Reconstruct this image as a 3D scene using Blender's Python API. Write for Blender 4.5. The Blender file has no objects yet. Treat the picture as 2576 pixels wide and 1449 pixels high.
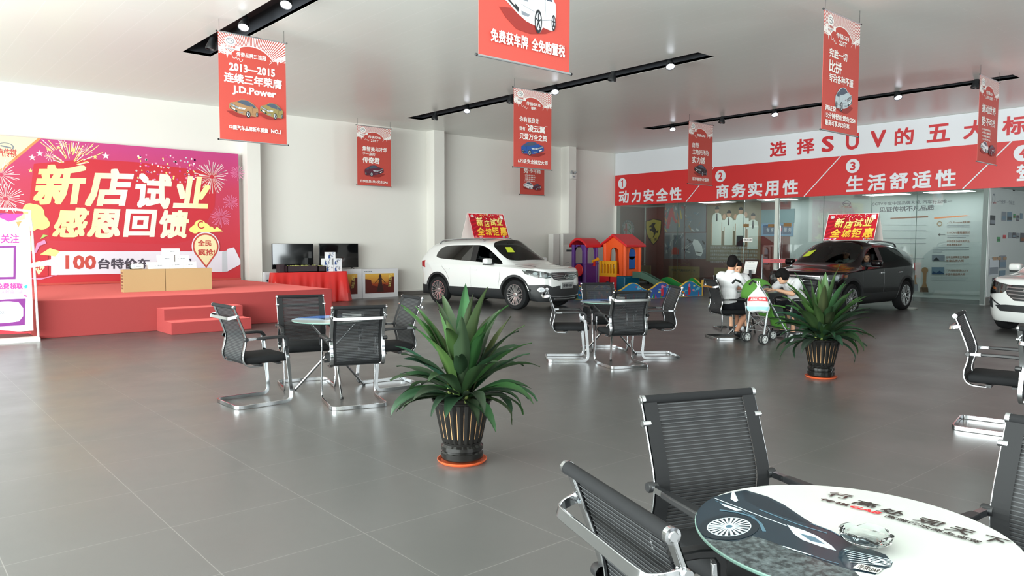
import bpy, bmesh, math, random
from mathutils import Vector, Matrix, Quaternion
from mathutils.bvhtree import BVHTree
PI = math.pi
SC = bpy.context.scene
COL = SC.collection
# ---------------------------------------------------------------- camera
cam_d = bpy.data.cameras.new('camera')
cam = bpy.data.objects.new('camera', cam_d); COL.objects.link(cam)
cam_d.sensor_width = 36.0
cam_d.lens = 36.0 * 1900.0 / 2576.0
cam_d.clip_start = 0.05; cam_d.clip_end = 200
cam.matrix_world = Matrix(((0.7566, 0.036937, -0.652834, 0.0),
                           (-0.653873, 0.046696, -0.755162, 0.0),
                           (0.002591, 0.998226, 0.059482, 1.55),
                           (0, 0, 0, 1)))
SC.camera = cam
# ---------------------------------------------------------------- world, daylight, exposure
vs = SC.view_settings
vs.view_transform = 'Standard'; vs.look = 'None'; vs.gamma = 1.0; vs.use_curve_mapping = False
vs.exposure = 0.3
SC.cycles.use_denoising = True
SC.cycles.max_bounces = 7; SC.cycles.diffuse_bounces = 4; SC.cycles.glossy_bounces = 4
SC.cycles.transparent_max_bounces = 16; SC.cycles.transmission_bounces = 6
SC.cycles.caustics_reflective = False; SC.cycles.caustics_refractive = False
SC.cycles.sample_clamp_indirect = 6.0
wd = bpy.data.worlds.new('daylight_sky'); SC.world = wd; wd.use_nodes = True
wb = wd.node_tree.nodes['Background']
wb.inputs[0].default_value = (0.83, 0.92, 1.0, 1); wb.inputs[1].default_value = 0.8
def daylight(name, loc, rot, sx, sy, power, color):
    l = bpy.data.lights.new(name, 'AREA'); l.shape = 'RECTANGLE'; l.size = sx; l.size_y = sy
    l.energy = power; l.color = color
    o = bpy.data.objects.new(name, l); COL.objects.link(o); o.location = loc; o.rotation_euler = rot
    return o
# glass facade on the left (looks towards +X) and the glass front behind the camera (looks towards +Y)
daylight('daylight_left_facade', (-6.4, 4.6, 2.4), (0, -PI/2-0.42, 0), 4.3, 17.6, 5600, (0.91, 0.985, 0.955))
daylight('daylight_front_facade', (2.6, -6.1, 2.4), (PI/2+0.42, 0, 0), 10.0, 4.3, 800, (0.93, 0.985, 0.96))
daylight('daylight_front_door', (17.9, -5.4, 1.6), (PI/2, 0, 0), 2.6, 2.9, 300, (0.9, 0.98, 1.0))

# ---------------------------------------------------------------- helpers
def lin(h):
    h = h.lstrip('#')
    c = [int(h[i:i+2], 16)/255 for i in (0, 2, 4)]
    return tuple((x/12.92 if x <= 0.04045 else ((x+0.055)/1.055)**2.4) for x in c) + (1.0,)
_M = {}
def M(name, hexc='#808080', rough=0.5, metal=0.0, spec=0.5, emit=None, es=1.0, coat=0.0):
    if name in _M: return _M[name]
    m = bpy.data.materials.new(name); m.use_nodes = True
    p = m.node_tree.nodes['Principled BSDF']
    p.inputs['Base Color'].default_value = lin(hexc)
    p.inputs['Roughness'].default_value = rough
    p.inputs['Metallic'].default_value = metal
    p.inputs['Specular IOR Level'].default_value = spec
    if coat: 
        p.inputs['Coat Weight'].default_value = coat; p.inputs['Coat Roughness'].default_value = 0.03
    if emit:
        p.inputs['Emission Color'].default_value = lin(emit); p.inputs['Emission Strength'].default_value = es
    m.diffuse_color = lin(hexc)
    _M[name] = m
    return m
def nodes(m):
    nt = m.node_tree
    return nt, nt.nodes, nt.links, nt.nodes['Principled BSDF']
def glass_mat(name, tint, opacity=0.15, rough=0.02, refl=1.0):
    if name in _M: return _M[name]
    m = bpy.data.materials.new(name); m.use_nodes = True
    nt = m.node_tree; nt.nodes.clear()
    out = nt.nodes.new('ShaderNodeOutputMaterial')
    tr = nt.nodes.new('ShaderNodeBsdfTransparent'); tr.inputs[0].default_value = lin(tint)
    gl = nt.nodes.new('ShaderNodeBsdfGlossy'); gl.inputs['Roughness'].default_value = rough
    gl.inputs[0].default_value = (refl, refl, refl, 1)
    lw = nt.nodes.new('ShaderNodeFresnel'); lw.inputs['IOR'].default_value = 1.5
    mx = nt.nodes.new('ShaderNodeMixShader')
    ad = nt.nodes.new('ShaderNodeMath'); ad.operation = 'MAXIMUM'; ad.inputs[1].default_value = opacity
    nt.links.new(lw.outputs[0], ad.inputs[0]); nt.links.new(ad.outputs[0], mx.inputs[0])
    nt.links.new(tr.outputs[0], mx.inputs[1]); nt.links.new(gl.outputs[0], mx.inputs[2])
    nt.links.new(mx.outputs[0], out.inputs[0])
    _M[name] = m
    return m

class MB:
    """collects faces of one mesh; every shape call may name a material slot"""
    def __init__(self, T=None):
        self.v = []; self.f = []; self.m = []; self.s = []; self.T = T
    def _add(self, vs, fs, mi=0, smooth=False):
        b = len(self.v)
        if self.T is not None: vs = [tuple(self.T @ Vector(p)) for p in vs]
        self.v += [tuple(p) for p in vs]
        for q in fs:
            self.f.append([b+i for i in q]); self.m.append(mi); self.s.append(smooth)
        return self
    def bx(self, x0, x1, y0, y1, z0, z1, mi=0):
        vs = [(x0,y0,z0),(x1,y0,z0),(x1,y1,z0),(x0,y1,z0),(x0,y0,z1),(x1,y0,z1),(x1,y1,z1),(x0,y1,z1)]
        return self._add(vs, [(0,3,2,1),(4,5,6,7),(0,1,5,4),(1,2,6,5),(2,3,7,6),(3,0,4,7)], mi)
    def hull8(self, b4, t4, mi=0):
        return self._add(list(b4)+list(t4), [(0,3,2,1),(4,5,6,7),(0,1,5,4),(1,2,6,5),(2,3,7,6),(3,0,4,7)], mi)
    def rbx(self, x0, x1, y0, y1, z0, z1, r, mi=0, seg=3):
        """box with rounded edges"""
        bm = bmesh.new(); bmesh.ops.create_cube(bm, size=1)
        for v in bm.verts:
            v.co = Vector(((x0+x1)/2 + v.co.x*(x1-x0), (y0+y1)/2 + v.co.y*(y1-y0), (z0+z1)/2 + v.co.z*(z1-z0)))
        bmesh.ops.bevel(bm, geom=bm.edges[:], offset=r, segments=seg, affect='EDGES', profile=0.5)
        return self.from_bm(bm, mi, True)
    def from_bm(self, bm, mi=0, smooth=False, keep=False):
        bm.verts.index_update()
        vs = [v.co[:] for v in bm.verts]
        b = len(self.v)
        if self.T is not None: vs = [tuple(self.T @ Vector(p)) for p in vs]
        self.v += vs
        for f in bm.faces:
            self.f.append([b+v.index for v in f.verts]); self.m.append(f.material_index if keep else mi); self.s.append(smooth)
        bm.free(); return self
    def quad(self, a, b, c, d, mi=0): return self._add([a,b,c,d], [(0,1,2,3)], mi)
    def poly(self, pts, mi=0): return self._add(pts, [tuple(range(len(pts)))], mi)
    def frames(self, pts, up=None, closed=False):
        P = [Vector(p) for p in pts]; n = len(P); T = []
        for i in range(n):
            a = P[i-1] if (i > 0 or closed) else P[i]
            b = P[(i+1) % n] if (i < n-1 or closed) else P[i]
            t = (b-a); T.append(t.normalized() if t.length > 1e-9 else Vector((0,0,1)))
        if up is None:
            up = Vector((0,0,1)) if abs(T[0].z) < 0.9 else Vector((1,0,0))
        N = []
        nrm = (Vector(up) - T[0]*Vector(up).dot(T[0])).normalized()
        for i in range(n):
            nrm = nrm - T[i]*nrm.dot(T[i])
            nrm = nrm.normalized() if nrm.length > 1e-6 else T[i].orthogonal().normalized()
            N.append(nrm)
        return P, T, N
    def tube(self, pts, r, n=8, mi=0, closed=False, up=None, cap=True):
        P, T, N = self.frames(pts, up, closed)
        R = r if isinstance(r, (list, tuple)) else [r]*len(P)
        vs = []
        for p, t, nn, rr in zip(P, T, N, R):
            bb = t.cross(nn)
            for k in range(n):
                a = 2*PI*k/n
                vs.append(p + (nn*math.cos(a) + bb*math.sin(a))*rr)
        fs = []; L = len(P)
        for i in range(L if closed else L-1):
            j = (i+1) % L
            for k in range(n):
                k2 = (k+1) % n
                fs.append((i*n+k, i*n+k2, j*n+k2, j*n+k))
        self._add(vs, fs, mi, True)
        if cap and not closed:
            b = len(self.v) - len(vs)
            self.f.append([b+k for k in range(n)][::-1]); self.m.append(mi); self.s.append(False)
            self.f.append([b+(L-1)*n+k for k in range(n)]); self.m.append(mi); self.s.append(False)
        return self
    def bar(self, pts, w, h, up, mi=0, closed=False):
        """flat bar: w across, h along 'up'"""
        P, T, N = self.frames(pts, None, closed)
        vs = []; L = len(P)
        W = w if isinstance(w, (list, tuple)) else [w]*L
        H = h if isinstance(h, (list, tuple)) else [h]*L
        for i, (p, t) in enumerate(zip(P, T)):
            u = Vector(up[i]) if isinstance(up, list) else Vector(up)
            nn = u - t*u.dot(t); nn = nn.normalized() if nn.length > 1e-5 else t.orthogonal().normalized()
            bb = t.cross(nn)
            for sx, sy in ((-1,-1),(1,-1),(1,1),(-1,1)):
                vs.append(p + bb*(W[i]/2*sx) + nn*(H[i]/2*sy))
        fs = []
        for i in range(L if closed else L-1):
            j = (i+1) % L
            for k in range(4):
                k2 = (k+1) % 4
                fs.append((i*4+k, i*4+k2, j*4+k2, j*4+k))
        if not closed: fs += [(3,2,1,0), ((L-1)*4, (L-1)*4+1, (L-1)*4+2, (L-1)*4+3)]
        return self._add(vs, fs, mi)
    def lathe(self, prof, n=32, c=(0,0,0), mi=0, axis='z', mis=None):
        vs = []; fs = []
        for r, z in prof:
            for k in range(n):
                a = 2*PI*k/n
                if axis == 'z': vs.append((c[0]+r*math.cos(a), c[1]+r*math.sin(a), c[2]+z))
                elif axis == 'y': vs.append((c[0]+r*math.cos(a), c[1]+z, c[2]-r*math.sin(a)))
                else: vs.append((c[0]+z, c[1]+r*math.cos(a), c[2]+r*math.sin(a)))
        for i in range(len(prof)-1):
            for k in range(n):
                k2 = (k+1) % n
                fs.append((i*n+k, i*n+k2, (i+1)*n+k2, (i+1)*n+k))
        return self._add(vs, fs, mi, True)
    def ell(self, c, r, seg=16, rings=10, mi=0, rot=None):
        vs = []; fs = []
        for i in range(rings+1):
            t = PI*i/rings
            for k in range(seg):
                a = 2*PI*k/seg
                p = Vector((r[0]*math.sin(t)*math.cos(a), r[1]*math.sin(t)*math.sin(a), -r[2]*math.cos(t)))
                if rot is not None: p = rot @ p
                vs.append(p + Vector(c))
        for i in range(rings):
            for k in range(seg):
                k2 = (k+1) % seg
                fs.append((i*seg+k, i*seg+k2, (i+1)*seg+k2, (i+1)*seg+k))
        return self._add(vs, fs, mi, True)
    def prism(self, pts2, f0, f1, mi=0, mcap=None):
        """pts2: outline; f0/f1 map a 2D point to the two 3D faces"""
        n = len(pts2); a = [f0(p) for p in pts2]; b = [f1(p) for p in pts2]
        mc = mi if mcap is None else mcap
        self._add(a+b, [(i, (i+1) % n, n+(i+1) % n, n+i) for i in range(n)], mi)
        self._add(a, [tuple(range(n))[::-1]], mc); self._add(b, [tuple(range(n))], mc)
        return self
    def mesh(self, name, mats, angle=35, weld=True):
        me = bpy.data.meshes.new(name); me.from_pydata(self.v, [], self.f)
        for m in (mats if isinstance(mats, (list, tuple)) else [mats]): me.materials.append(m)
        me.polygons.foreach_set('material_index', self.m)
        if weld:
            bm = bmesh.new(); bm.from_mesh(me)
            bmesh.ops.remove_doubles(bm, verts=bm.verts, dist=1e-5)
            bmesh.ops.recalc_face_normals(bm, faces=bm.faces)
            bm.to_mesh(me); bm.free()
        me.polygons.foreach_set('use_smooth', [True]*len(me.polygons))
        me.set_sharp_from_angle(angle=math.radians(angle))
        me.update(); return me
    def build(self, name, mats, parent=None, angle=35, weld=True, bevel=0):
        o = bpy.data.objects.new(name, self.mesh(name, mats, angle, weld)); COL.objects.link(o)
        if parent is not None: o.parent = parent
        if bevel:
            b = o.modifiers.new('edge', 'BEVEL'); b.width = bevel; b.segments = 2; b.limit_method = 'ANGLE'; b.angle_limit = math.radians(40)
        return o
def tag(o, label=None, cat=None, group=None, kind=None):
    if label: o['label'] = label
    if cat: o['category'] = cat
    if group: o['group'] = group
    if kind: o['kind'] = kind
    return o
def thing(name, label, cat, loc=(0,0,0), rz=0, group=None):
    o = bpy.data.objects.new(name, None); COL.objects.link(o); o.empty_display_size = 0.1
    o.location = loc; o.rotation_euler = (0, 0, rz)
    return tag(o, label, cat, group)
def struct(o, label=None):
    o['kind'] = 'structure'
    if label: o['label'] = label
    return o
def dup(o, parent=None):
    c = o.copy(); COL.objects.link(c)
    if parent is not None: c.parent = parent
    for ch in list(o.children): dup(ch, c)
    return c
def arc(cx, cy, r, a0, a1, n):
    return [(cx + r*math.cos(math.radians(a0+(a1-a0)*i/n)), cy + r*math.sin(math.radians(a0+(a1-a0)*i/n))) for i in range(n+1)]
def spline(pts, n=6):
    """Catmull-Rom through the points"""
    P = [Vector(p) for p in pts]; out = []
    for i in range(len(P)-1):
        p0 = P[i-1] if i > 0 else P[i]*2-P[i+1]
        p1, p2 = P[i], P[i+1]
        p3 = P[i+2] if i+2 < len(P) else P[i+1]*2-P[i]
        for k in range(n):
            t = k/n
            out.append(0.5*((2*p1) + (p2-p0)*t + (2*p0-5*p1+4*p2-p3)*t*t + (3*p1-p0-3*p2+p3)*t**3))
    out.append(P[-1]); return out

# ---------------------------------------------------------------- printed artwork: flat layered polygons and lettering
_GL = {}
def glyphs(s, bold=0.0):
    """lettering outline as triangles, scaled into the unit box"""
    key = (s, bold)
    if key in _GL: return _GL[key]
    cu = bpy.data.curves.new('lettering', 'FONT'); cu.body = s; cu.resolution_u = 2; cu.size = 1
    o = bpy.data.objects.new('lettering', cu); COL.objects.link(o)
    dg = bpy.context.evaluated_depsgraph_get()
    me = bpy.data.meshes.new_from_object(o.evaluated_get(dg))
    vs = [v.co.copy() for v in me.vertices]; fs = [tuple(p.vertices) for p in me.polygons]
    bpy.data.objects.remove(o); bpy.data.curves.remove(cu); bpy.data.meshes.remove(me)
    if not vs: vs = [Vector((0,0,0)), Vector((1,1,0))]
    x0 = min(v.x for v in vs); x1 = max(v.x for v in vs); y0 = min(v.y for v in vs); y1 = max(v.y for v in vs)
    if y1-y0 < 0.25: y0 -= 0.3; y1 += 0.3
    offs = [(0, 0)]
    if bold: nb = 5 if bold >= 0.034 else 3; offs = [(bold*(k//nb-nb//2)/(nb//2), bold*(k % nb-nb//2)/(nb//2)) for k in range(nb*nb)]
    V = []; F = []
    for dx, dy in offs:
        b = len(V)
        V += [((v.x+dx-x0+bold)/max(1e-6, x1-x0+2*bold), (v.y+dy-y0+bold)/max(1e-6, y1-y0+2*bold)) for v in vs]
        F += [tuple(i+b for i in f) for f in fs]
    _GL[key] = (V, F, (x1-x0)/max(1e-6, y1-y0))
    return _GL[key]
class Art(MB):
    """prints on a plane: fr(a, b, k) gives the 3D point of print coordinate (a, b) on layer k"""
    def __init__(self, fr, step=0.0015):
        MB.__init__(self); self.fr = lambda a, b, k: fr(a, b, k*step); self.k = 1; self.mats = []
    def mi(self, mat):
        if mat not in self.mats: self.mats.append(mat)
        return self.mats.index(mat)
    def pg(self, pts, mat, k=None):
        if k is None: k = self.k; self.k += 0.25
        self._add([self.fr(a, b, k) for a, b in pts], [tuple(range(len(pts)))], self.mi(mat)); return self
    def rect(self, a0, a1, b0, b1, mat, k=None): return self.pg([(a0,b0),(a1,b0),(a1,b1),(a0,b1)], mat, k)
    def disc(self, a, b, ra, rb, mat, k=None, n=28, r0=0): 
        return self.pg([(a+ra*math.cos(2*PI*i/n+r0), b+rb*math.sin(2*PI*i/n+r0)) for i in range(n)], mat, k)
    def ring(self, a, b, ra, rb, w, mat, k=None, n=32, t0=0, t1=360):
        if k is None: k = self.k; self.k += 0.25
        A = [math.radians(t0+(t1-t0)*i/n) for i in range(n+1)]
        for i in range(n):
            self.pg([(a+ra*math.cos(A[i]), b+rb*math.sin(A[i])), (a+ra*math.cos(A[i+1]), b+rb*math.sin(A[i+1])),
                     (a+(ra-w)*math.cos(A[i+1]), b+(rb-w*rb/ra)*math.sin(A[i+1])), (a+(ra-w)*math.cos(A[i]), b+(rb-w*rb/ra)*math.sin(A[i]))], mat, k)
        return self
    def line(self, pts, w, mat, k=None):
        if k is None: k = self.k; self.k += 0.25
        for (a, b), (c, d) in zip(pts, pts[1:]):
            L = math.hypot(c-a, d-b) or 1e-6; nx, ny = -(d-b)/L*w/2, (c-a)/L*w/2
            self.pg([(a-nx,b-ny),(c-nx,d-ny),(c+nx,d+ny),(a+nx,b+ny)], mat, k)
        return self
    def txt(self, s, q, mat, bold=0.0, k=None):
        """q: lower-left, lower-right, upper-left corner of the lettering box (parallelogram)"""
        if k is None: k = self.k; self.k += 0.25
        V, F, _ = glyphs(s, bold)
        (ax, ay), (bx_, by), (cx, cy) = q[:3]
        n = len(V)//((25 if bold >= 0.034 else 9) if bold else 1)
        vs = [self.fr(ax+(bx_-ax)*x+(cx-ax)*y, ay+(by-ay)*x+(cy-ay)*y, k+(0.03 if bold >= 0.034 else 0.08)*(i//n)) for i, (x, y) in enumerate(V)]
        self._add(vs, F, self.mi(mat)); return self
    def tbox(self, s, a0, a1, b0, b1, mat, bold=0.0, sl=0.0, k=None):
        return self.txt(s, [(a0,b0),(a1,b0),(a0+sl,b1)], mat, bold, k)
    def tfit(self, s, a0, b0, h, mat, bold=0.0, sl=0.0, wscale=1.0, k=None, align='l'):
        w = glyphs(s, bold)[2]*h*wscale
        if align == 'c': a0 -= w/2
        return self.tbox(s, a0, a0+w, b0, b0+h, mat, bold, sl, k)
    def done(self, name, parent=None): return self.build(name, self.mats, parent, weld=False)

# ---------------------------------------------------------------- setting
CEIL = 4.9; XR = 21.62; YB = 19.1
m_wall = M('white_wall_paint', '#E4E2DC', 0.6)
m_wallo = M('office_wall_paint', '#CBD0CF', 0.55)
m_black = M('matt_black_metal', '#15171A', 0.45)
m_slot = M('slot_black', '#2A2D33', 0.7)
def brick_mat(name, base, mortar, bw, rh, ms, rough, off, rot90, spec=0.5, noise=0.0, offset=0.0):
    m = M(name, base, rough, spec=spec); nt, nd, lk, p = nodes(m)
    tc = nd.new('ShaderNodeTexCoord'); mp = nd.new('ShaderNodeMapping')
    mp.inputs['Location'].default_value = off; mp.inputs['Rotation'].default_value = (0, 0, PI/2 if rot90 else 0)
    b = nd.new('ShaderNodeTexBrick'); b.offset = offset; b.squash = 1.0
    b.inputs['Color1'].default_value = lin(base); b.inputs['Color2'].default_value = lin(base); b.inputs['Mortar'].default_value = lin(mortar)
    b.inputs['Scale'].default_value = 1; b.inputs['Mortar Size'].default_value = ms; b.inputs['Mortar Smooth'].default_value = 0.1
    b.inputs['Brick Width'].default_value = bw; b.inputs['Row Height'].default_value = rh; b.inputs['Bias'].default_value = 0
    lk.new(tc.outputs['Object'], mp.inputs[0]); lk.new(mp.outputs[0], b.inputs[0])
    if noise:
        n = nd.new('ShaderNodeTexNoise'); n.inputs['Scale'].default_value = 1.3; n.inputs['Detail'].default_value = 5
        lk.new(tc.outputs['Object'], n.inputs['Vector'])
        r = nd.new('ShaderNodeMapRange'); r.inputs[1].default_value = 0.3; r.inputs[2].default_value = 0.7
        r.inputs[3].default_value = rough-noise; r.inputs[4].default_value = rough+noise
        lk.new(n.outputs['Fac'], r.inputs[0]); lk.new(r.outputs[0], p.inputs['Roughness'])
        hv = nd.new('ShaderNodeMixRGB'); hv.blend_type = 'MULTIPLY'; hv.inputs[0].default_value = 0.10
        lk.new(b.outputs[0], hv.inputs[1]); lk.new(n.outputs['Fac'], hv.inputs[2]); lk.new(hv.outputs[0], p.inputs['Base Color'])
    else:
        lk.new(b.outputs[0], p.inputs['Base Color'])
    return m
m_floor = brick_mat('grey_floor_tile', '#555453', '#716F6D', 0.76, 0.76, 0.0022, 0.33, (0.29, 0.30, 0), False, 0.42, 0.05)
m_ceil = brick_mat('white_ceiling_panel', '#F0F1EC', '#FBFBF8', 3.0, 0.42, 0.0035, 0.3, (0.0, 0.0, 0), True, 0.5, 0.0, 0.37)
def sbox(name, mat, *b, kindname=None):
    return struct(MB().bx(*b).build(name, mat))
sbox('floor', m_floor, -6.2, 27.5, -5.6, 21.2, -0.12, 0.0)
# ceiling with three recessed lighting slots running away from the front
SLOTS = [(4.45, 4.95, 4.7, 14.08), (11.28, 11.78, 8.07, 17.43), (17.40, 17.90, 5.0, 14.34)]
cb = MB(); xs = [-6.2]
for (a, b, c, d) in SLOTS:
    cb.bx(xs[-1], a, -5.6, 21.2, CEIL, CEIL+0.05)
    cb.bx(a, b, -5.6, c, CEIL, CEIL+0.05); cb.bx(a, b, d, 21.2, CEIL, CEIL+0.05); xs.append(b)
cb.bx(xs[-1], 27.5, -5.6, 21.2, CEIL, CEIL+0.05)
struct(cb.build('ceiling', m_ceil, weld=False))
SLAB = ['black recessed light slot in the ceiling, nearest the stage side, cut by the picture edge',
        'black recessed light slot crossing the middle of the ceiling above the white car',
        'black recessed light slot in the ceiling in front of the white and red sign']
for (a, b, c, d), lb in zip(SLOTS, SLAB):
    s = MB()
    s.bx(a-0.02, a, c-0.02, d+0.02, CEIL+0.002, CEIL+0.28); s.bx(b, b+0.02, c-0.02, d+0.02, CEIL+0.002, CEIL+0.28)
    s.bx(a, b, c-0.02, c, CEIL+0.002, CEIL+0.28); s.bx(a, b, d, d+0.02, CEIL+0.002, CEIL+0.28)
    s.bx(a-0.02, b+0.02, c-0.02, d+0.02, CEIL+0.28, CEIL+0.30)
    so = s.build('ceiling_light_slot', m_slot)
    tag(so, lb, 'light slot', 'recessed light slots')
    t = MB(); t.bx((a+b)/2-0.02, (a+b)/2+0.02, c+0.1, d-0.1, CEIL+0.235, CEIL+0.28)
    t.build('lighting_track', m_black, so)
# walls
sbox('wall_back', m_wall, -6.2, 23.42, YB, YB+0.2, 0, CEIL)
for n, (a, b) in enumerate(((7.42, 7.76), (13.09, 13.46), (18.77, 19.12))):
    sbox('pillar_back_%d' % (n+1), m_wall, a, b, YB-0.4, YB, 0, CEIL)
m_skirt = M('dark_skirting_tile', '#6E6A66', 0.35)
sk = MB()
for a, b in ((7.76, 13.09), (13.46, 18.77), (19.12, XR)): sk.bx(a, b, YB-0.015, YB, 0, 0.11)
for a, b in ((13.09, 13.46), (18.77, 19.12)): sk.bx(a-0.012, b+0.012, YB-0.415, YB-0.4, 0, 0.11); sk.bx(a-0.015, a, YB-0.4, YB, 0, 0.11)
struct(sk.build('baseboard_back', m_skirt))
struct(MB().bx(7.76, 13.09, YB-0.03, YB, 0.11, 0.155).build('trim_1', m_wall))
# upper part of the right wall above the glazed offices
sbox('wall_right', m_wall, XR, XR+0.2, -5.6, YB, 2.97, CEIL)
sbox('wall_office_back', m_wallo, 23.42, 23.6, 6.62, 19.3, 0, 3.05)
sbox('wall_passage', m_wallo, XR, 27.5, 6.62, 6.75, 0, 3.05)
sbox('baseboard_passage', m_skirt, XR-0.01, 27.4, 6.6, 6.62, 0, 0.2)
sbox('wall_far_right', m_wallo, 27.4, 27.6, -5.6, 6.7, 0, 3.05)
sbox('ceiling_office', M('office_ceiling', '#B9C0BD', 0.6), XR+0.2, 27.6, -5.6, 19.3, 3.0, 3.05)
# glazing of the offices: frameless panes, a white post and a glass door
m_pane = glass_mat('office_glass', '#E8EEEC', 0.07)
m_edge = M('pane_edge', '#5B716A', 0.6, spec=0.2)
PANES = [(19.08, 16.2), (16.2, 13.6), (12.36, 10.94), (10.94, 9.54), (9.54, 8.34), (8.34, 6.64)]
for n, (a, b) in enumerate(PANES):
    w = struct(MB().bx(XR, XR+0.012, b, a, 0.01, 2.96).build('window_%d' % (n+1), m_pane))
    struct(MB().bx(XR-0.001, XR+0.013, b-0.005, b+0.005, 0.01, 2.96).build('pane_edge', m_edge, w))
d = struct(MB().bx(XR, XR+0.012, 12.52, 13.58, 0.02, 2.1).build('door_1', m_pane))
m_brz = M('brass_fitting', '#9A7B55', 0.35, 0.7)
MB().bx(XR-0.02, XR+0.03, 13.42, 13.60, 2.08, 2.18).build('patch_fitting', m_brz, d)
MB().bx(XR-0.02, XR+0.03, 12.53, 12.72, 2.06, 2.16).build('patch_fitting', m_brz, d)
MB().bx(XR-0.02, XR+0.03, 11.95, 12.2, 2.08, 2.18).build('patch_fitting', m_brz, d)
MB().tube([(XR-0.05, 12.28, 0.7), (XR-0.05, 12.28, 2.1)], 0.012, 8).build('door_handle', M('steel', '#C8CACB', 0.25, 1.0), d)
struct(MB().bx(XR, XR+0.012, 12.52, 13.58, 2.12, 2.96).build('window_7', m_pane))
sbox('trim_2', M('white_post', '#D5DAD2', 0.5), XR-0.03, XR+0.09, 12.38, 12.5, 0, 2.97)
sbox('trim_3', m_wall, XR-0.01, XR+0.2, 19.0, 19.1, 0, 2.97)
# office ceiling lights
m_lamp = M('lamp_white', '#FFFFFF', 0.5, emit='#F4FBFF', es=9.0)
OL = ['long bright ceiling light behind the glass above the poster of men in white shirts', 'long bright ceiling light behind the glass above the office door',
      'long bright ceiling light behind the glass above the black car', 'long bright ceiling light behind the glass right of the award wall heading']
for (x, y), lb in zip(((22.5, 15.2), (22.5, 12.95), (22.45, 9.5), (22.5, 7.85)), OL):
    o = thing('office_ceiling_light', lb, 'ceiling light', (x, y, 3.0), 0, 'office ceiling lights')
    MB().bx(-0.33, 0.33, -0.58, 0.58, -0.03, 0.0).build('frame', m_wall, o)
    MB().bx(-0.3, 0.3, -0.55, 0.55, -0.036, -0.03).build('diffuser', m_lamp, o)
# glass facades that let the daylight in (left of and behind the viewpoint): mullions and transoms
m_mull = M('facade_mullion', '#4A4F55', 0.4, 0.6)
f = MB(); 
for k in range(10): f.bx(-5.58, -5.48, -5.4+k*2.04, -5.3+k*2.04, 0, CEIL)
for z in (0, 2.6, 4.7): f.bx(-5.58, -5.48, -5.4, 13.3, z, z+(0.2 if z != 2.6 else 0.08))
struct(f.build('window_8', m_mull))
f = MB()
for k in range(6): f.bx(-2.6+k*2.0, -2.5+k*2.0, -5.2, -5.1, 0, CEIL)
for z in (0, 2.6, 4.7): f.bx(-2.6, 7.6, -5.2, -5.1, z, z+(0.2 if z != 2.6 else 0.08))
struct(f.build('window_9', m_mull))
m_wallf = M('front_wall_grey', '#8B908E', .6)
sbox('wall_front_left', m_wall, -5.6, -2.6, -5.4, -5.1, 0, CEIL)
sbox('wall_front', m_wallf, 7.6, 16.6, -5.4, -5.1, 0, CEIL)
sbox('wall_front_right', m_wallf, 19.2, 27.5, -5.4, -5.1, 0, CEIL)
sbox('wall_front_lintel', m_wallf, 16.6, 19.2, -5.4, -5.1, 3.05, CEIL)
sbox('wall_left', m_wall, -5.65, -5.45, 13.3, 19.1, 0, CEIL)

# ---------------------------------------------------------------- long sign above the offices
p_white = M('print_white', '#DCDFE4', 0.45); p_red = M('print_sign_red', '#CC2B2C', 0.45); p_redt = M('print_title_red', '#C6272E', 0.45)
XS = XR-0.03
A = Art(lambda a, b, k: (XS-k, a, b))
sg = thing('sign_board', 'long white and red lettered sign above the glazed offices', 'sign', (0, 0, 0))
A.bx(XS, XR-0.002, -5.0, 19.07, 2.96, 4.095, A.mi(p_red)); A.bx(XS, XR-0.002, -5.0, 19.07, 4.095, 4.893, A.mi(p_white))
A.rect(19.07, -5.0, 4.085, 4.095, p_white)
def zrow(ch_px, z0, z1, mat, bold):
    for ch, (a0, a1) in ch_px: A.tbox(ch, a0, a1, z0, z1, mat, bold)
def ab(v): return v[0][0], v[1][0]
zrow(zip('选择SUV的五大标准', [ab([(12.709,4.527),(12.161,4.476)]), ab([(11.813,4.516),(11.258,4.463)]), ab([(11.039,4.512),(10.666,4.475)]), ab([(10.315,4.498),(9.937,4.460)]),
     ab([(9.617,4.528),(9.192,4.484)]), ab([(8.960,4.525),(8.464,4.473)]), ab([(8.135,4.522),(7.572,4.461)]), ab([(7.255,4.488),(6.729,4.429)]), ab([(6.382,4.508),(5.856,4.448)]), ab([(5.550,4.544),(5.013,4.480)])]),
     4.235, 4.70, p_redt, 0.026)
for s, px in (('动力安全性', [ab([(18.872,3.212),(18.390,3.191)]), ab([(18.257,3.186),(17.827,3.168)]), ab([(17.700,3.306),(17.229,3.284)]), ab([(17.122,3.279),(16.597,3.255)]), ab([(16.528,3.251),(16.020,3.228)])]),
              ('商务实用性', [ab([(14.630,3.295),(14.160,3.271)]), ab([(14.041,3.265),(13.530,3.239)]), ab([(13.444,3.235),(12.937,3.210)]), ab([(12.840,3.205),(12.379,3.182)]), ab([(12.246,3.175),(11.738,3.149)])]),
              ('生活舒适性', [ab([(10.257,3.303),(9.767,3.274)]), ab([(9.656,3.268),(9.153,3.239)]), ab([(9.057,3.233),(8.565,3.204)]), ab([(8.453,3.198),(7.982,3.171)]), ab([(7.884,3.165),(7.386,3.136)])]),
              ('驾驶操控性', [ab([(6.041,3.349),(5.634,3.320)]), ab([(5.553,3.315),(5.153,3.287)]), ab([(5.075,3.281),(4.661,3.252)]), ab([(4.586,3.247),(4.174,3.218)]), ab([(4.102,3.213),(3.694,3.185)])])):
    zrow(zip(s, px), 3.04, 3.50, p_white, 0.028)
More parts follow.
